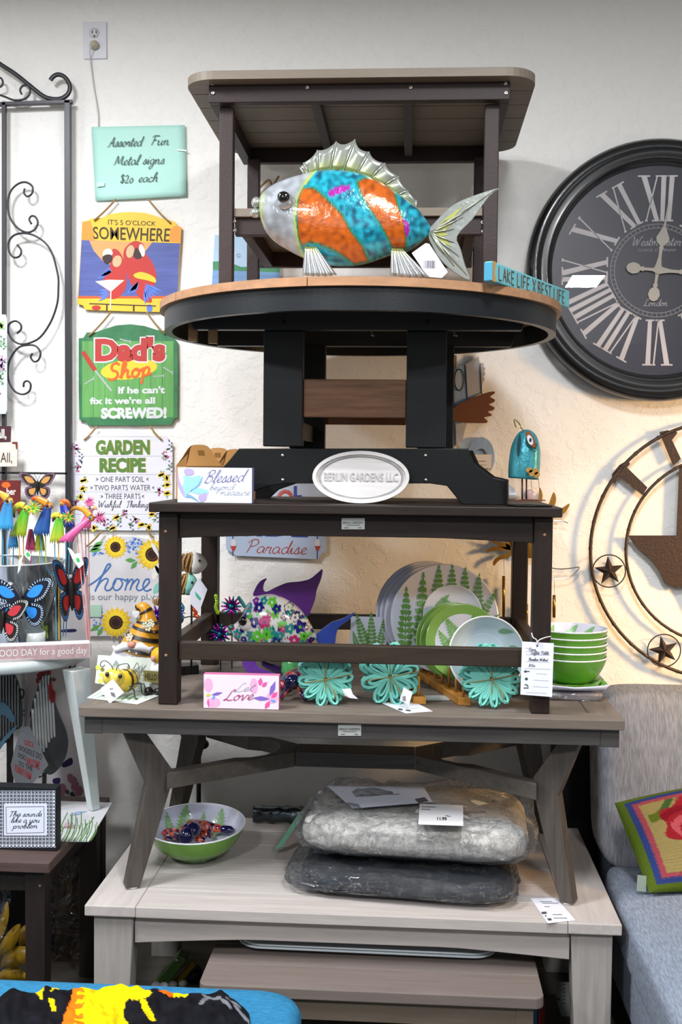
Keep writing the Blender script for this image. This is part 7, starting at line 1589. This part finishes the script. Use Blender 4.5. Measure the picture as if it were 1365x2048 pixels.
x = oY(40, 1200, 3.40).x; tag(G().lathe([(.020, sz_ + .009), (.023, sz_ + .22)], (x, 3.44, 0), 20).build('steel_cylinder', mat('8d8c88', .25, .9)), 'brushed steel cylinder inside the glass bucket behind the blue butterfly', 'cylinder')
x = oY(70, 1200, 3.38).x; g = G(); tag(G().lathe([(.036, sz_ + .009), (.040, sz_ + .06), (.036, sz_ + .06), (.033, sz_ + .02), (0, sz_ + .02)], (x, 3.36, 0), 28).build('white_pot', mat('bfc6c4', .3)), 'small white pot inside the glass bucket holding stake ends', 'pot')
# parrot stakes
def jag(root, c, w0, w1, h, cols_, name='body', lean_=0., n=7, yaw=0.):
    """folded tin feather skirt: narrow at the top, jagged below"""
    g = G(); m = 18
    def f(u, v):
        a = (u - .5)*2.4; w = w0 + (w1 - w0)*v**.8; jg = (.16*abs(((u*n) % 1) - .5)*2) if v > .99 else 0
        return c + Vector((w*sin(a) + lean_*v*h, -w*.55*cos(a)*.9, -h*(v + jg)))
    g.grid(f, m*2, 8); top_, bot_ = lin(cols_[0]), lin(cols_[1]); cc = [mixc(top_, bot_, (j/8)**1.4) for j in range(9) for _ in range(m*2 + 1)]
    return g.build(name, vmat(.3, .3, .2), root, solid=.0008, colf=lambda i, v: cc[i])
def parrot(px, py, Y, s, label, body, beak, crest, stake, fx=1, eyec='1a1210', beakpts=None, crestpos=None, nstake=2, lean_=-.3):
    """px,py = eye"""
    e = oY(px, py, Y); u = s*Y/F; t = thing('parrot_stake', label, 'garden stake', Vector((e.x, Y, sz_ + .02)))
    Q = lambda x, z, dy=0: e + Vector((x*u*fx, dy, z*u))
    b = u*3.1; jag(t, Q(-.5, 1.5), b*2.0, b*5.0, b*15, body, lean_=lean_*fx)
    g = G(); g.tube([Q(4, -5, .004), Q(2, 0, .0), Q(-3, 3.2), Q(-7.5, 3)], [u*5, u*7, u*5.5, u*3.6], 12, flat=.5); g.build('head', mat(beak[0], .3, coat=.3), t)
    P = beakpts or [(-4, 5), (-10, 7), (-16, 5), (-21, 0), (-23, -8), (-21, -16)]
    g = G(); q = cr([Q(x, z, -.002) for x, z in P], 4); n_ = len(q); g.tube([Vector(v) for v in q], [u*(7.0*(1 - i/(n_ - 1))**.6 + .4) for i in range(n_)], 8, flat=.5)
    b0_, b1_ = lin(beak[0]), lin(beak[1]); g.build('beak', vmat(.25, .4), t, colf=lambda i, v: mixc(b0_, b1_, max(0, (i//8)/(n_ - 1)*1.7 - .55)))
    g = G(); g.tube([Vector(v) for v in cr([Q(-4, -1, -.001), Q(-9, -2, -.001), Q(-13, -5, -.001), Q(-14, -10, -.001)], 3)], [u*4.]*4 + [u*3.2]*3 + [u*2.]*2 + [u*.6], 6, flat=.4); g.build('lower_beak', mat(beak[2] if len(beak) > 2 else '2a1d18', .3), t)
    o = G().ell(Q(0, .8, -.009 - u*2.8), (u*3.1, u*1.2, u*3.3), 12, 8).build('eye_ring', mat(beak[3] if len(beak) > 3 else 'd8c23a', .3), t); G().ell(Q(0, .8, -.011 - u*3.4), (u*1.6, u*.9, u*1.7), 10, 7).build('eye', mat(eyec, .08, coat=1.), o)
    if crest:
        cp = crestpos or (7.5, 1.5); r = random.Random(int(px)); 
        G().ell(Q(*cp), u*3.6, 10, 8).build('crest_core', mat(crest[0], .5), t)
        for k in range(17):
            a = 2*pi*k/17 + r.random()*.2; L_ = 17*(.75 + .4*r.random()); g = G(); g.tube([Q(cp[0], cp[1]), Q(cp[0] + cos(a)*L_*.55, cp[1] + sin(a)*L_*.55, -.006), Q(cp[0] + cos(a)*L_, cp[1] + sin(a)*L_*.95 - .6, -.002)], [u*1.9, u*1.3, u*.2], 5); g.build('crest_feather', mat(crest[1 + (k % (len(crest) - 1))], .45), t)
    for k in range(nstake):
        x = (-5 + 8*k)*u*fx; g = G(); g.tube([Q(-6 + lean_*18, -30, .01) + Vector((x, 0, 0)), Vector((e.x + x*.7 - 4*u*fx, min(Y, 3.5), sz_ + .03))], .0018, 5); g.build('stake', mat(stake[k % len(stake)], .4), t)
    return t
Yp = 3.40
parrot(53, 1018, Yp, 1.15, 'lime green parrot stake with black curved beak, second from left in the bucket', ('3fae2c', 'a8b82c'), ('c9c23a', '15100c', '7a3a18'), ('2f9a3a', '4fae3a', 'c9c03a', 'd9a83a'), ('c9b03a', 'b57a4a'), crestpos=(13, 1))
parrot(120, 1034, Yp - .01, 1.05, 'lime green parrot stake with yellow head at the right of the blue one', ('45b02c', 'b0b42c'), ('c9bd3a', 'd9c24a', '2a1d18'), ('2f8a3a', '3f9e3a', 'c9b83a', 'd9803a'), ('4a9ac0', 'd0a83a'), crestpos=(17, 0), beakpts=[(-2, 3), (-7, 4), (-12, 3), (-15, 0), (-16, -3)], lean_=-.1)
parrot(17, 1002, Yp - .03, 1.2, 'blue parrot stake with orange beak at the far left of the bucket', ('2f7ab0', '3a9ad0'), ('d9a83a', 'd0601c', '7a2a18', '5a1a14'), None, ('4a9ac0', '7ab0d0'), beakpts=[(-2, 4), (-8, 9), (-14, 13), (-20, 16), (-26, 17)], lean_=-.1)
parrot(97, 1012, Yp + .02, 1.2, 'deep blue parrot stake with orange-red beak in the middle of the bucket', ('1d3f8a', '2a5a9a'), ('d08a2a', 'c2301c', '8a2018', '5a1a14'), None, ('4a9ac0', '9ab83a'), beakpts=[(-2, 4), (-10, 8), (-18, 12), (-24, 13), (-29, 10)], lean_=-.25)
parrot(182, 1036, Yp - .04, 1.0, 'pink parrot stake with orange black-tipped beak leaning out to the right', ('e06aa0', 'd85a96'), ('d9962a', '0f0c0a', 'd9822a', '3a8ac0'), ('c2487e', 'c9548a', 'd9709c', '3a2030'), ('d09090', 'c98a8a'), crestpos=(18, 1), beakpts=[(-2, 4), (-10, 13), (-20, 19), (-32, 20), (-40, 15), (-43, 8)], lean_=-1.1)
parrot(182, 1017, Yp + .05, .85, 'cream-headed pink parrot stake behind the pink one', ('d96a9a', 'c9508a'), ('e0b890', 'e0a070', 'c98a6a', '3a5a9a'), ('c95a90', 'd070a0', 'c2487e'), ('c98a8a',), crestpos=(-3, 15), beakpts=[(2, 2), (7, 3), (12, 1), (14, -4)])
parrot(125, 1008, Yp + .08, .95, 'orange-headed blue parrot stake behind the green ones', ('2a3fae', '2036a0'), ('c9662a', 'b04a1c', '7a3018'), None, ('4a9ac0',), fx=-1, beakpts=[(2, 3), (-4, 6), (-10, 5), (-15, 0), (-17, -6)])
for (px, py, c1, c2, lb) in ((27, 1052, '2447a8', '2f86b8', 'small blue tin feather skirt hanging below the green parrot'), (62, 1058, '7a1f40', 'c23a70', 'small magenta tin feather skirt between the parrots'), (80, 1058, '6a8a1c', 'a8b02c', 'small olive tin feather skirt under the deep blue parrot')):
    c = oY(px, py, Yp + .05); t = thing('parrot_stake', lb, 'garden stake', Vector((c.x, Yp + .05, sz_ + .02))); jag(t, c, .006, .019, .065, (c1, c2)); G().tube([c + Vector((0, 0, -.06)), Vector((c.x, Yp + .03, sz_ + .03))], .0018, 5).build('stake', mat(c2, .4), t)
for i, (P, lb) in enumerate((([(38, 1120), (47, 1108), (40, 1140), (35, 1148)], 'white paper tag dangling inside the bucket rim'), ([(52, 1098), (62, 1108), (60, 1122), (50, 1112)], 'small white logo tag among the parrot stakes'), ([(135, 1095), (142, 1098), (150, 1108), (160, 1106), (168, 1128), (158, 1137), (145, 1118)], 'white logo tag hanging from the pink parrot stake'))):
    Yq = 3.19 if i != 2 else 3.352; g = G(); g.prism([oY(x, y, Yq) for x, y in P], (0, .0005, 0)); o = g.build('paper_tag', mat('d5d8de', .6)); tag(o, lb, 'tag')
    if i: g = G(); x, y = (56, 1109) if i == 1 else (156, 1120); d_ell(g, x, y, 3.5, 5, SY(Yq - .0005), .0003, -.5, 10); g.build('logo', mat('3fae5a', .6), o)
butterfly('butterfly_magnet', 'bright blue butterfly clipped to the front of the glass bucket', 'butterfly', oY(43, 1205, 3.235), .098, (0, -1, 0), (0, 0, 1), '2f86d8', '141a2a', 'b5c8e0', -.04, 1.)
butterfly('butterfly_magnet', 'black, white and red butterfly below the blue one', 'butterfly', oY(6, 1238, 3.215), .088, (0, -1, 0), (0, 0, 1), 'b0323a', '161314', 'd5d8d8', .1, .85)
butterfly('butterfly_magnet', 'dark red and blue butterfly seen side-on at the right of the glass bucket', 'butterfly', oY(141, 1180, 3.40), .13, (.55, -.8, 0), (.08, 0, 1), '8a1c1c', '15121a', '3a78b8', -.12, .42)
# floral porch board, standing between
t = thing('porch_board', 'tall white wooden board printed with navy bands and dusty flowers behind the stool', 'sign board', Vector((-1.1, 3.72, .3)))
Yb = 3.70; g = G(); g.prism([oY(x, y, Yb) for x, y in [(20, 1150), (174, 1150), (178, 1300), (174, 1606), (20, 1606)]], (0, .012, 0)); g.build('board', mat('c4bfc2', .5), t)
S = SY(Yb)
g = G(); 
for P in ([(137, 1320), (141, 1318), (146, 1345), (168, 1350), (168, 1362), (150, 1364), (140, 1350)], [(60, 1425), (70, 1405), (70, 1440), (62, 1436)], [(124, 1528), (142, 1515), (145, 1528), (128, 1535)], [(106, 1558), (120, 1556), (119, 1567), (107, 1567)], [(120, 1260), (150, 1258), (150, 1264), (121, 1264)]): d_poly(g, cr(P, 3, True), S)
g.build('navy_print', mat('2b2350', .5), t)
g = G(); [d_leaf(g, *q, S, .001) for q in ((148, 1326, 166, 1314, 9), (143, 1345, 152, 1328, 8), (150, 1345, 166, 1337, 9), (140, 1592, 148, 1582, 8), (143, 1592, 152, 1590, 8), (136, 1590, 134, 1578, 7))]; g.build('leaf_print', mat('4a4a44', .5), t)
g = G(); [d_ell(g, x, y, rx2, ry2, S, .0008 + i*.0001, .3, 12) for i, (x, y, rx2, ry2) in enumerate(((158, 1380, 8, 12), (154, 1392, 6, 8), (162, 1390, 6, 9)))]; g.build('ochre_flower_print', mat('b08a52', .5), t)
g = G(); [d_ell(g, x, y, rx2, ry2, S, .0008 + i*.0001, .3, 12) for i, (x, y, rx2, ry2) in enumerate(((145, 1560, 10, 8), (150, 1572, 8, 10), (122, 1580, 10, 14), (158, 1582, 8, 10), (140, 1553, 6, 6)))]; g.build('mauve_flower_print', mat('9a6474', .5), t)
g = G(); g.box(-1.40, -1.025, 3.58, 3.63, 0, oY(100, 1603, 3.58).z); t2 = g.build('black_shelf', mat('0c0c0d', .6)); tag(t2, 'black shelf unit standing against the wall behind the side table', 'shelf')
# rooster and diamond sign
YR2 = 3.42
GV = mat('b9bdbe', .35, .5, bump=(50, .4)); GVd = mat('3c3f42', .4, .6)
t = thing('metal_rooster', 'corrugated tin rooster with red comb standing under the white stool', 'rooster figure', oZ(95, 1600, LZ))
K = lambda X, Y: (X/4.454, 1260 + Y/4.454)
bodyP = cr([(340, 480), (350, 420), (390, 388), (440, 385), (458, 420), (470, 500), (490, 640), (540, 780), (590, 900), (605, 1020), (580, 1140), (520, 1240), (440, 1290), (350, 1220), (290, 1080), (262, 920), (275, 780), (290, 640), (320, 560)], 3, True)
g = G(); g.prism([oY(*K(*p), YR2) for p in bodyP], (0, .006, 0)); g.build('body', mat('4d5052', .4, .6), t)
for i in range(8):
    x = 268 + i*26; ys = [y for y in range(390, 1180 - i*30, 12) if inpoly(x + (y - 390)*.05, y, bodyP) and inpoly(x + 18 + (y - 390)*.05, y, bodyP)]
    if len(ys) > 3: g = G(); g.tube([oY(*K(x + 9 + (y - 390)*.05, y), YR2 - .002) for y in ys[::3]], .0044, 8); g.build('corrugation', GV, t)
for P, nm in (([(325, 470), (318, 440), (335, 425), (325, 395), (345, 385), (345, 355), (365, 350), (370, 325), (385, 345), (400, 315), (410, 345), (428, 325), (430, 350), (450, 365), (450, 400), (420, 380), (380, 395), (350, 430), (340, 480)], 'comb'), ([(430, 500), (455, 440), (465, 520), (490, 560), (485, 640), (460, 650), (435, 610)], 'wattle'), ([(465, 425), (495, 445), (485, 458), (462, 455)], 'beak')):
    g = G(); g.prism([oY(*K(*p), YR2 - .012) for p in P], (0, .012, 0)); g.build(nm, mat('7d1c1c' if nm != 'beak' else '5a3030', .5), t)
for px in (385, 405): 
    a = oY(*K(px, 1270), YR2); g = G(); g.tube([a, Vector((a.x, YR2, LZ + .002))], .004, 6); g.build('leg', mat('1d1b1a', .5), t)
t = thing('metal_rooster', 'striped tin rooster tail with curled feathers at the left edge under the stool', 'rooster figure', oZ(10, 1600, LZ)); Yr = 3.36
tailP = cr([(-80, 380), (0, 345), (80, 350), (140, 420), (180, 540), (195, 700), (190, 860), (120, 900), (60, 1000), (-80, 1000)], 3, True)
g = G(); g.prism([oY(*K(*p), Yr) for p in tailP], (0, .006, 0)); g.build('body', mat('2c2e30', .5, .5), t)
for i in range(8):
    x = -20 + i*26; g = G(); ys = [y for y in range(360, 990, 12) if inpoly(x, y, tailP)]
    if len(ys) > 3: g.tube([oY(*K(x, y), Yr - .002) for y in ys[::3]], .0032, 6); g.build('corrugation', mat('74787a', .35, .7), t)
for P in ([(-40, 640), (40, 650), (100, 720), (135, 810), (100, 820), (40, 760), (-40, 740)], [(-40, 1060), (40, 950), (120, 870), (155, 850), (120, 910), (50, 990), (-10, 1080)]): g = G(); g.prism([oY(*K(*p), Yr - .008) for p in cr(P, 2, True)], (0, .004, 0)); g.build('feather', mat('4a6c80', .4, .4), t)
g = G(); g.tube([oY(*K(x, y), Yr) for x, y in cr([(150, 540), (200, 530), (212, 570), (195, 610), (180, 590)], 4)], .003, 5); g.tube([oY(*K(x, y), Yr) for x, y in [(190, 715), (225, 722)]], .003, 5); g.tube([oY(*K(x, y), Yr) for x, y in [(190, 750), (222, 762)]], .003, 5); g.build('wire_toe', mat('1a1a1a', .5), t)
a = oY(*K(78, 860), Yr); G().box(a.x - .01, a.x + .01, Yr + .007, Yr + .013, LZ + .001, a.z + .1).build('post', mat('101010', .6), t)
t = thing('diamond_sign', 'grey diamond tin sign with red and black farm welcome words in front of the rooster', 'sign', oZ(60, 1600, LZ)); Yd = 3.30
g = G(); g.prism([oY(*K(*p), Yd) for p in [(190, 865), (262, 860), (430, 1205), (350, 1300), (265, 1395), (150, 1400), (110, 1290), (95, 1200), (130, 1060)]], (0, .003, 0)); g.build('plate', mat('63666b', .5, .2, grain=(30, 30, 30), amt=.12), t)
S = SY(Yd); g = G(); 
for s, q in (('COCK A', [(215, 975), (300, 1000), (298, 1050), (213, 1020)]), ('WELCOME', [(235, 1135), (355, 1170), (350, 1245), (232, 1195)]), ('FUNNY FARM', [(135, 1195), (280, 1275), (272, 1340), (132, 1262)])): d_text(g, s, [K(*p) for p in q], S, .001, .02)
g.build('red_lettering', mat('8a3036', .5), t); g = G()
for s, q in (('DOODLE DO', [(170, 1025), (372, 1105), (368, 1160), (170, 1065)]), ('DOO', [(162, 1090), (228, 1120), (226, 1165), (160, 1130)]), ('TO THE', [(165, 1165), (290, 1215), (288, 1262), (165, 1205)])): d_text(g, s, [K(*p) for p in q], S, .001, .0)
g.build('black_lettering', mat('25252a', .5), t)
a = oY(*K(405, 1285), Yd); G().tube([a + Vector((-.02, 0, -.01)), a, Vector((a.x, Yd, LZ + .002))], .003, 6).build('wire_stake', mat('17171a', .5), t)
# box sign on side table
t = thing('box_sign', 'black and white lattice box sign reading This sounds like a you problem', 'word sign', oZ(55, 1697, LZ)); Yx = 2.98
a, b = oY(-25, 1695, Yx), oY(113, 1576, Yx); hb = b.z
g = G(); g.box(a.x, b.x, Yx, Yx + .04, LZ + .0005, hb); g.build('box', mat('17181c', .5), t, bevel=.001)
S = SY(Yx - .0005); g = G(); d_poly(g, [(-25, 1580), (111, 1580), (111, 1695), (-25, 1695)], S, 0); g.build('paper_face', mat('ced3e0', .6), t)
g = G(); st = 7.2
for i in range(20):
    for j in range(17):
        x, y = -24 + i*st, 1581 + j*st
        if x > 112 or y > 1696: continue
        P = [(x + st*.72*cos(radians(q)), y + st*.72*sin(radians(q))) for q in range(0, 361, 24)]
        P = [(min(111, max(-25, p)), min(1695, max(1580.5, q_))) for p, q_ in P]
        d_line(g, P, 1.1, S, .0004)
o = g.build('lattice_print', mat('1b1e26', .6), t); o['kind'] = 'stuff'
g = G(); d_poly(g, rect(8, 1607, 94, 1671), S, .0009); g.build('centre_panel', mat('ced3e0', .6), t)
g = G(); [d_line(g, q, .9, S, .0012) for q in ([(12, 1614), (88, 1613)], [(88, 1613), (88, 1665)], [(88, 1665), (13, 1667)], [(13, 1667), (12, 1614)])]; 
d_hand(g, 'This', 18, 1633, 5.2, S, 1.2, -.02, .3, .6, .0013, width=23); d_hand(g, 'sounds', 45, 1633, 5.2, S, 1.2, -.02, .3, .6, .0013, width=38)
d_hand(g, 'like', 21, 1645, 5.2, S, 1.2, -.02, .3, .6, .0013, width=21); d_hand(g, 'a', 46, 1645, 5.2, S, 1.2, -.02, .3, .6, .0013, width=7); d_hand(g, 'you', 58, 1645, 5.2, S, 1.2, -.02, .3, .6, .0013, width=21)
d_hand(g, 'problem', 25, 1657, 5.2, S, 1.2, -.02, .3, .6, .0013, width=50); g.build('lettering', mat('1b1e26', .6), t)
# grass placemat
P = [oZ(x, y, LZ + .0006) for x, y in [(95, 1603), (225, 1607), (178, 1684), (95, 1683)]]
g = G(); g.prism(P, (0, 0, .003)); t = g.build('placemat', mat('bfc0c4', .5)); tag(t, 'pale placemat printed with green grass blades, under the white stool leg', 'placemat')
S = SZ(LZ + .0042); r = random.Random(4); g = G()
for i in range(20): x = 112 + i*3.6 + r.random()*3; y0 = 1682; L_ = 26 + 34*r.random(); s = r.choice([-1, 1]); d_line(g, [(min(x + s*5*sin(k/7*3.3) + k*1.6 + L_*k/40*(.3), 205 - (y0 - L_*k/7 < 1640)*0), y0 - L_*k/7) for k in range(8)], 1.5, S, .0003)
g.build('grass_print', mat('4f7a3a', .6), t); g = G(); [d_line(g, [(138, 1656), (138 + 13*cos(a), 1656 - 13*abs(sin(a)))], .8, S, .0003) for a in [k*.3 for k in range(11)]]; g.build('pink_print', mat('a8607a', .6), t)
g = G(); d_leaf(g, 138, 1630, 175, 1622, 7, S, .0003); g.build('bird_print', mat('8a9ab8', .6), t)
# plastic-wrapped sunflower decoration under the side table + cardboard box in plastic
t = thing('yellow_flower', 'large yellow metal flower petals wrapped in clear plastic under the dark side table', 'flower ornament', Vector((-1.25, 3.1, 0)))
for i, P in enumerate(([(0, 1838), (14, 1802), (18, 1830), (10, 1862), (-10, 1900)], [(-10, 1910), (5, 1880), (25, 1855), (41, 1849), (36, 1880), (22, 1900), (2, 1912)], [(2, 1932), (15, 1900), (40, 1892), (68, 1897), (68, 1912), (45, 1930), (20, 1936)], [(0, 1945), (25, 1932), (50, 1945), (58, 1960), (0, 1962)], [(42, 1858), (55, 1848), (68, 1845), (68, 1872), (55, 1885), (38, 1890)])):
    Yq = 3.02 + i*.02; g = G(); q = cr(P, 3, True); mx, my = sum(p[0] for p in q)/len(q), sum(p[1] for p in q)/len(q); vs = [oY(mx, my, Yq - .004)] + [oY(x, y, Yq) for x, y in q]
    g.add(vs, [(0, 1 + k, 1 + (k + 1) % len(q)) for k in range(len(q))], True); g.build('petal', mat('bd951f', .35, grain=(20, 20, 20), amt=.3), t, solid=.002)
g = G()
def pw(u, v): n_ = noise.noise(Vector((u*7, v*7, 2))); return Vector((-1.45 + .33*u + .02*n_, 2.975 + .03*n_, .02 + .44*v))
g.grid(pw, 30, 30); g.build('plastic_wrap', clear('eeeeee', .04, (14, 1.), rough=.1), t)
t = thing('cardboard_box', 'brown cardboard box in a plastic bag between the side table and the whitewashed table', 'box', Vector((-1.1, 3.53, 0)))
g = G(); g.box(-1.16, -1.056, 3.505, 3.572, .0005, .33); g.build('carton', mat('4b3a28', .8), t, bevel=.002)
g = G()
def pw2(u, v): n_ = noise.noise(Vector((u*5, v*9, 7))); return Vector((-1.18 + .15*u + .006*n_, 3.496 + .005*n_, .01 + .40*v))
g.grid(pw2, 16, 40); g.build('plastic_bag', clear('eeeeee', .03, (16, 1.), rough=.12), t)
# ------------------------------------------------------------------ blue ottoman with scarf
t = thing('ottoman', 'blue upholstered ottoman at the bottom left corner with a scarf on it', 'ottoman', Vector((-.8, 2.1, 0)))
OX1 = oZ(596, 2048, .42).x; BL = mat('276f96', .9, fibre=(60, 300, 60))
P = rr(-1.5, -.235, 1.75, 2.515, .09, 10); zt3 = .43
g = G(); prf = [(0, 0), (.012, .0), (.0, -.012)]
m_ = len(P); levels = [(-.09, 0.), (-.07, .02), (-.03, .05)]
def off(P, d): 
    cx_ = (-1.5 - .262)/2; cy_ = (1.75 + 2.497)/2; return [(x - math.copysign(min(d, abs(x - cx_)), x - cx_), y - math.copysign(min(d, abs(y - cy_)), y - cy_)) for x, y in P]
lv = [(.0, zt3 - .16), (0, zt3 - .03), (.008, zt3 - .012), (.025, zt3 - .002), (.05, zt3)]
vs = []; 
for d, z in lv: vs += [Vector((x, y, z)) for x, y in off(P, d)]
fs = []
for k in range(len(lv) - 1):
    for i in range(m_): j = (i + 1) % m_; fs.append((k*m_ + i, k*m_ + j, (k + 1)*m_ + j, (k + 1)*m_ + i))
fs.append(tuple((len(lv) - 1)*m_ + i for i in range(m_))); fs.append(tuple(range(m_ - 1, -1, -1)))
g.add(vs, fs, True); g.build('cushion', BL, t)
g = G(); g.prism([Vector((x, y, .06)) for x, y in off(P, .04)], (0, 0, zt3 - .225)); g.build('base', mat('1d2a33', .9), t)
for x, y in ((-1.4, 1.85), (-.38, 1.85), (-1.4, 2.4), (-.38, 2.4)): G().lathe([(.016, 0), (.022, .0599)], (x, y, 0), 12).build('leg', mat('18120f', .5), t)
# scarf: lumpy folded cloth
t = thing('scarf', 'black scarf with bright yellow and orange pattern crumpled on the blue ottoman', 'scarf', Vector((-.75, 2.2, zt3)))
outl_ = [(-60, 2010), (0, 2000), (30, 1985), (60, 1980), (110, 1983), (165, 1977), (200, 1975), (250, 1985), (300, 1993), (345, 1991), (420, 1986), (440, 1979), (455, 1985), (470, 1995), (490, 2012), (505, 2032), (500, 2048), (500, 2090), (-60, 2090)]
def sc_col(x, y):
    n_ = noise.noise(Vector((x*.03, y*.05, 1))); n2 = noise.noise(Vector((x*.12, y*.15, 4)))
    Y_ = [[(112, 2110), (130, 2048), (150, 1990), (180, 1970), (240, 1975), (252, 1990), (290, 2003), (306, 2018), (268, 2024), (252, 2022), (246, 2040), (262, 2075), (268, 2110)], [(68, 1979), (80, 1979), (90, 2005), (82, 2020), (72, 2000)], [(95, 2018), (108, 2022), (112, 2042), (104, 2040)], [(280, 2023), (290, 2022), (315, 2060), (295, 2060)], [(315, 2012), (340, 2000), (375, 2003), (376, 2010), (330, 2015)], [(112, 1990), (130, 1982), (120, 2000), (100, 2010)]]
    x += n2*2; y += n2*2
    for i, P in enumerate(Y_):
        if inpoly(x, y, P):
            if i == 0 and x < 168 and (int((y - 1975)/9) % 2 == 0 or x < 150 + (2048 - y)*.1): return lin('d96a12')
            if i == 4 and x < 345: return lin('d95f12')
            return mixc(lin('dfc50a'), lin('b59a06'), .3 + n2*.8)
    for a, b in (((400, 2030), (412, 2012)), ((405, 2008), (440, 2010)), ((445, 2015), (460, 2030)), ((462, 2000), (466, 1990)), ((455, 2010), (480, 2022)), ((470, 2025), (500, 2044))):
        dx, dy = b[0] - a[0], b[1] - a[1]; tt = max(0, min(1, ((x - a[0])*dx + (y - a[1])*dy)/(dx*dx + dy*dy)))
        if math.hypot(x - a[0] - tt*dx, y - a[1] - tt*dy) < 3.0: return lin('6a6c72')  # pale streaks: highlights painted into the black cloth
    return mixc(lin('0c0c10'), lin('16161c'), .5 + n_)
NXs, NYs = 190, 60; cols = []
def scf(u, v):
    x = -60 + 570*u; 
    yt = at(outl_[:17], x) if x < 500 else 2048
    y = yt + (2100 - yt)*v
    base = oZ(x, max(y, 1984) + 6, zt3 + .003); 
    n_ = noise.noise(Vector((x*.022, v*3.0, 0))); n2 = noise.noise(Vector((x*.06, v*7., 5)))
    h = (.030 + .020*n_ + .007*n2)*min(1, v*7)*min(1, (505 - x)/60 if x < 505 else 0)
    return base + Vector((0, 0, max(0, h)))
g = G(); g.grid(scf, NXs, NYs)
for j in range(NYs + 1):
    for i in range(NXs + 1):
        x = -60 + 570*i/NXs; yt = at(outl_[:17], x) if x < 500 else 2048; y = yt + (2100 - yt)*j/NYs; cols.append(sc_col(x, y))
g.build('cloth', vmat(.95, 0, 0, (120, .4), spec=.08), t, colf=lambda i, v: cols[i], solid=.002)
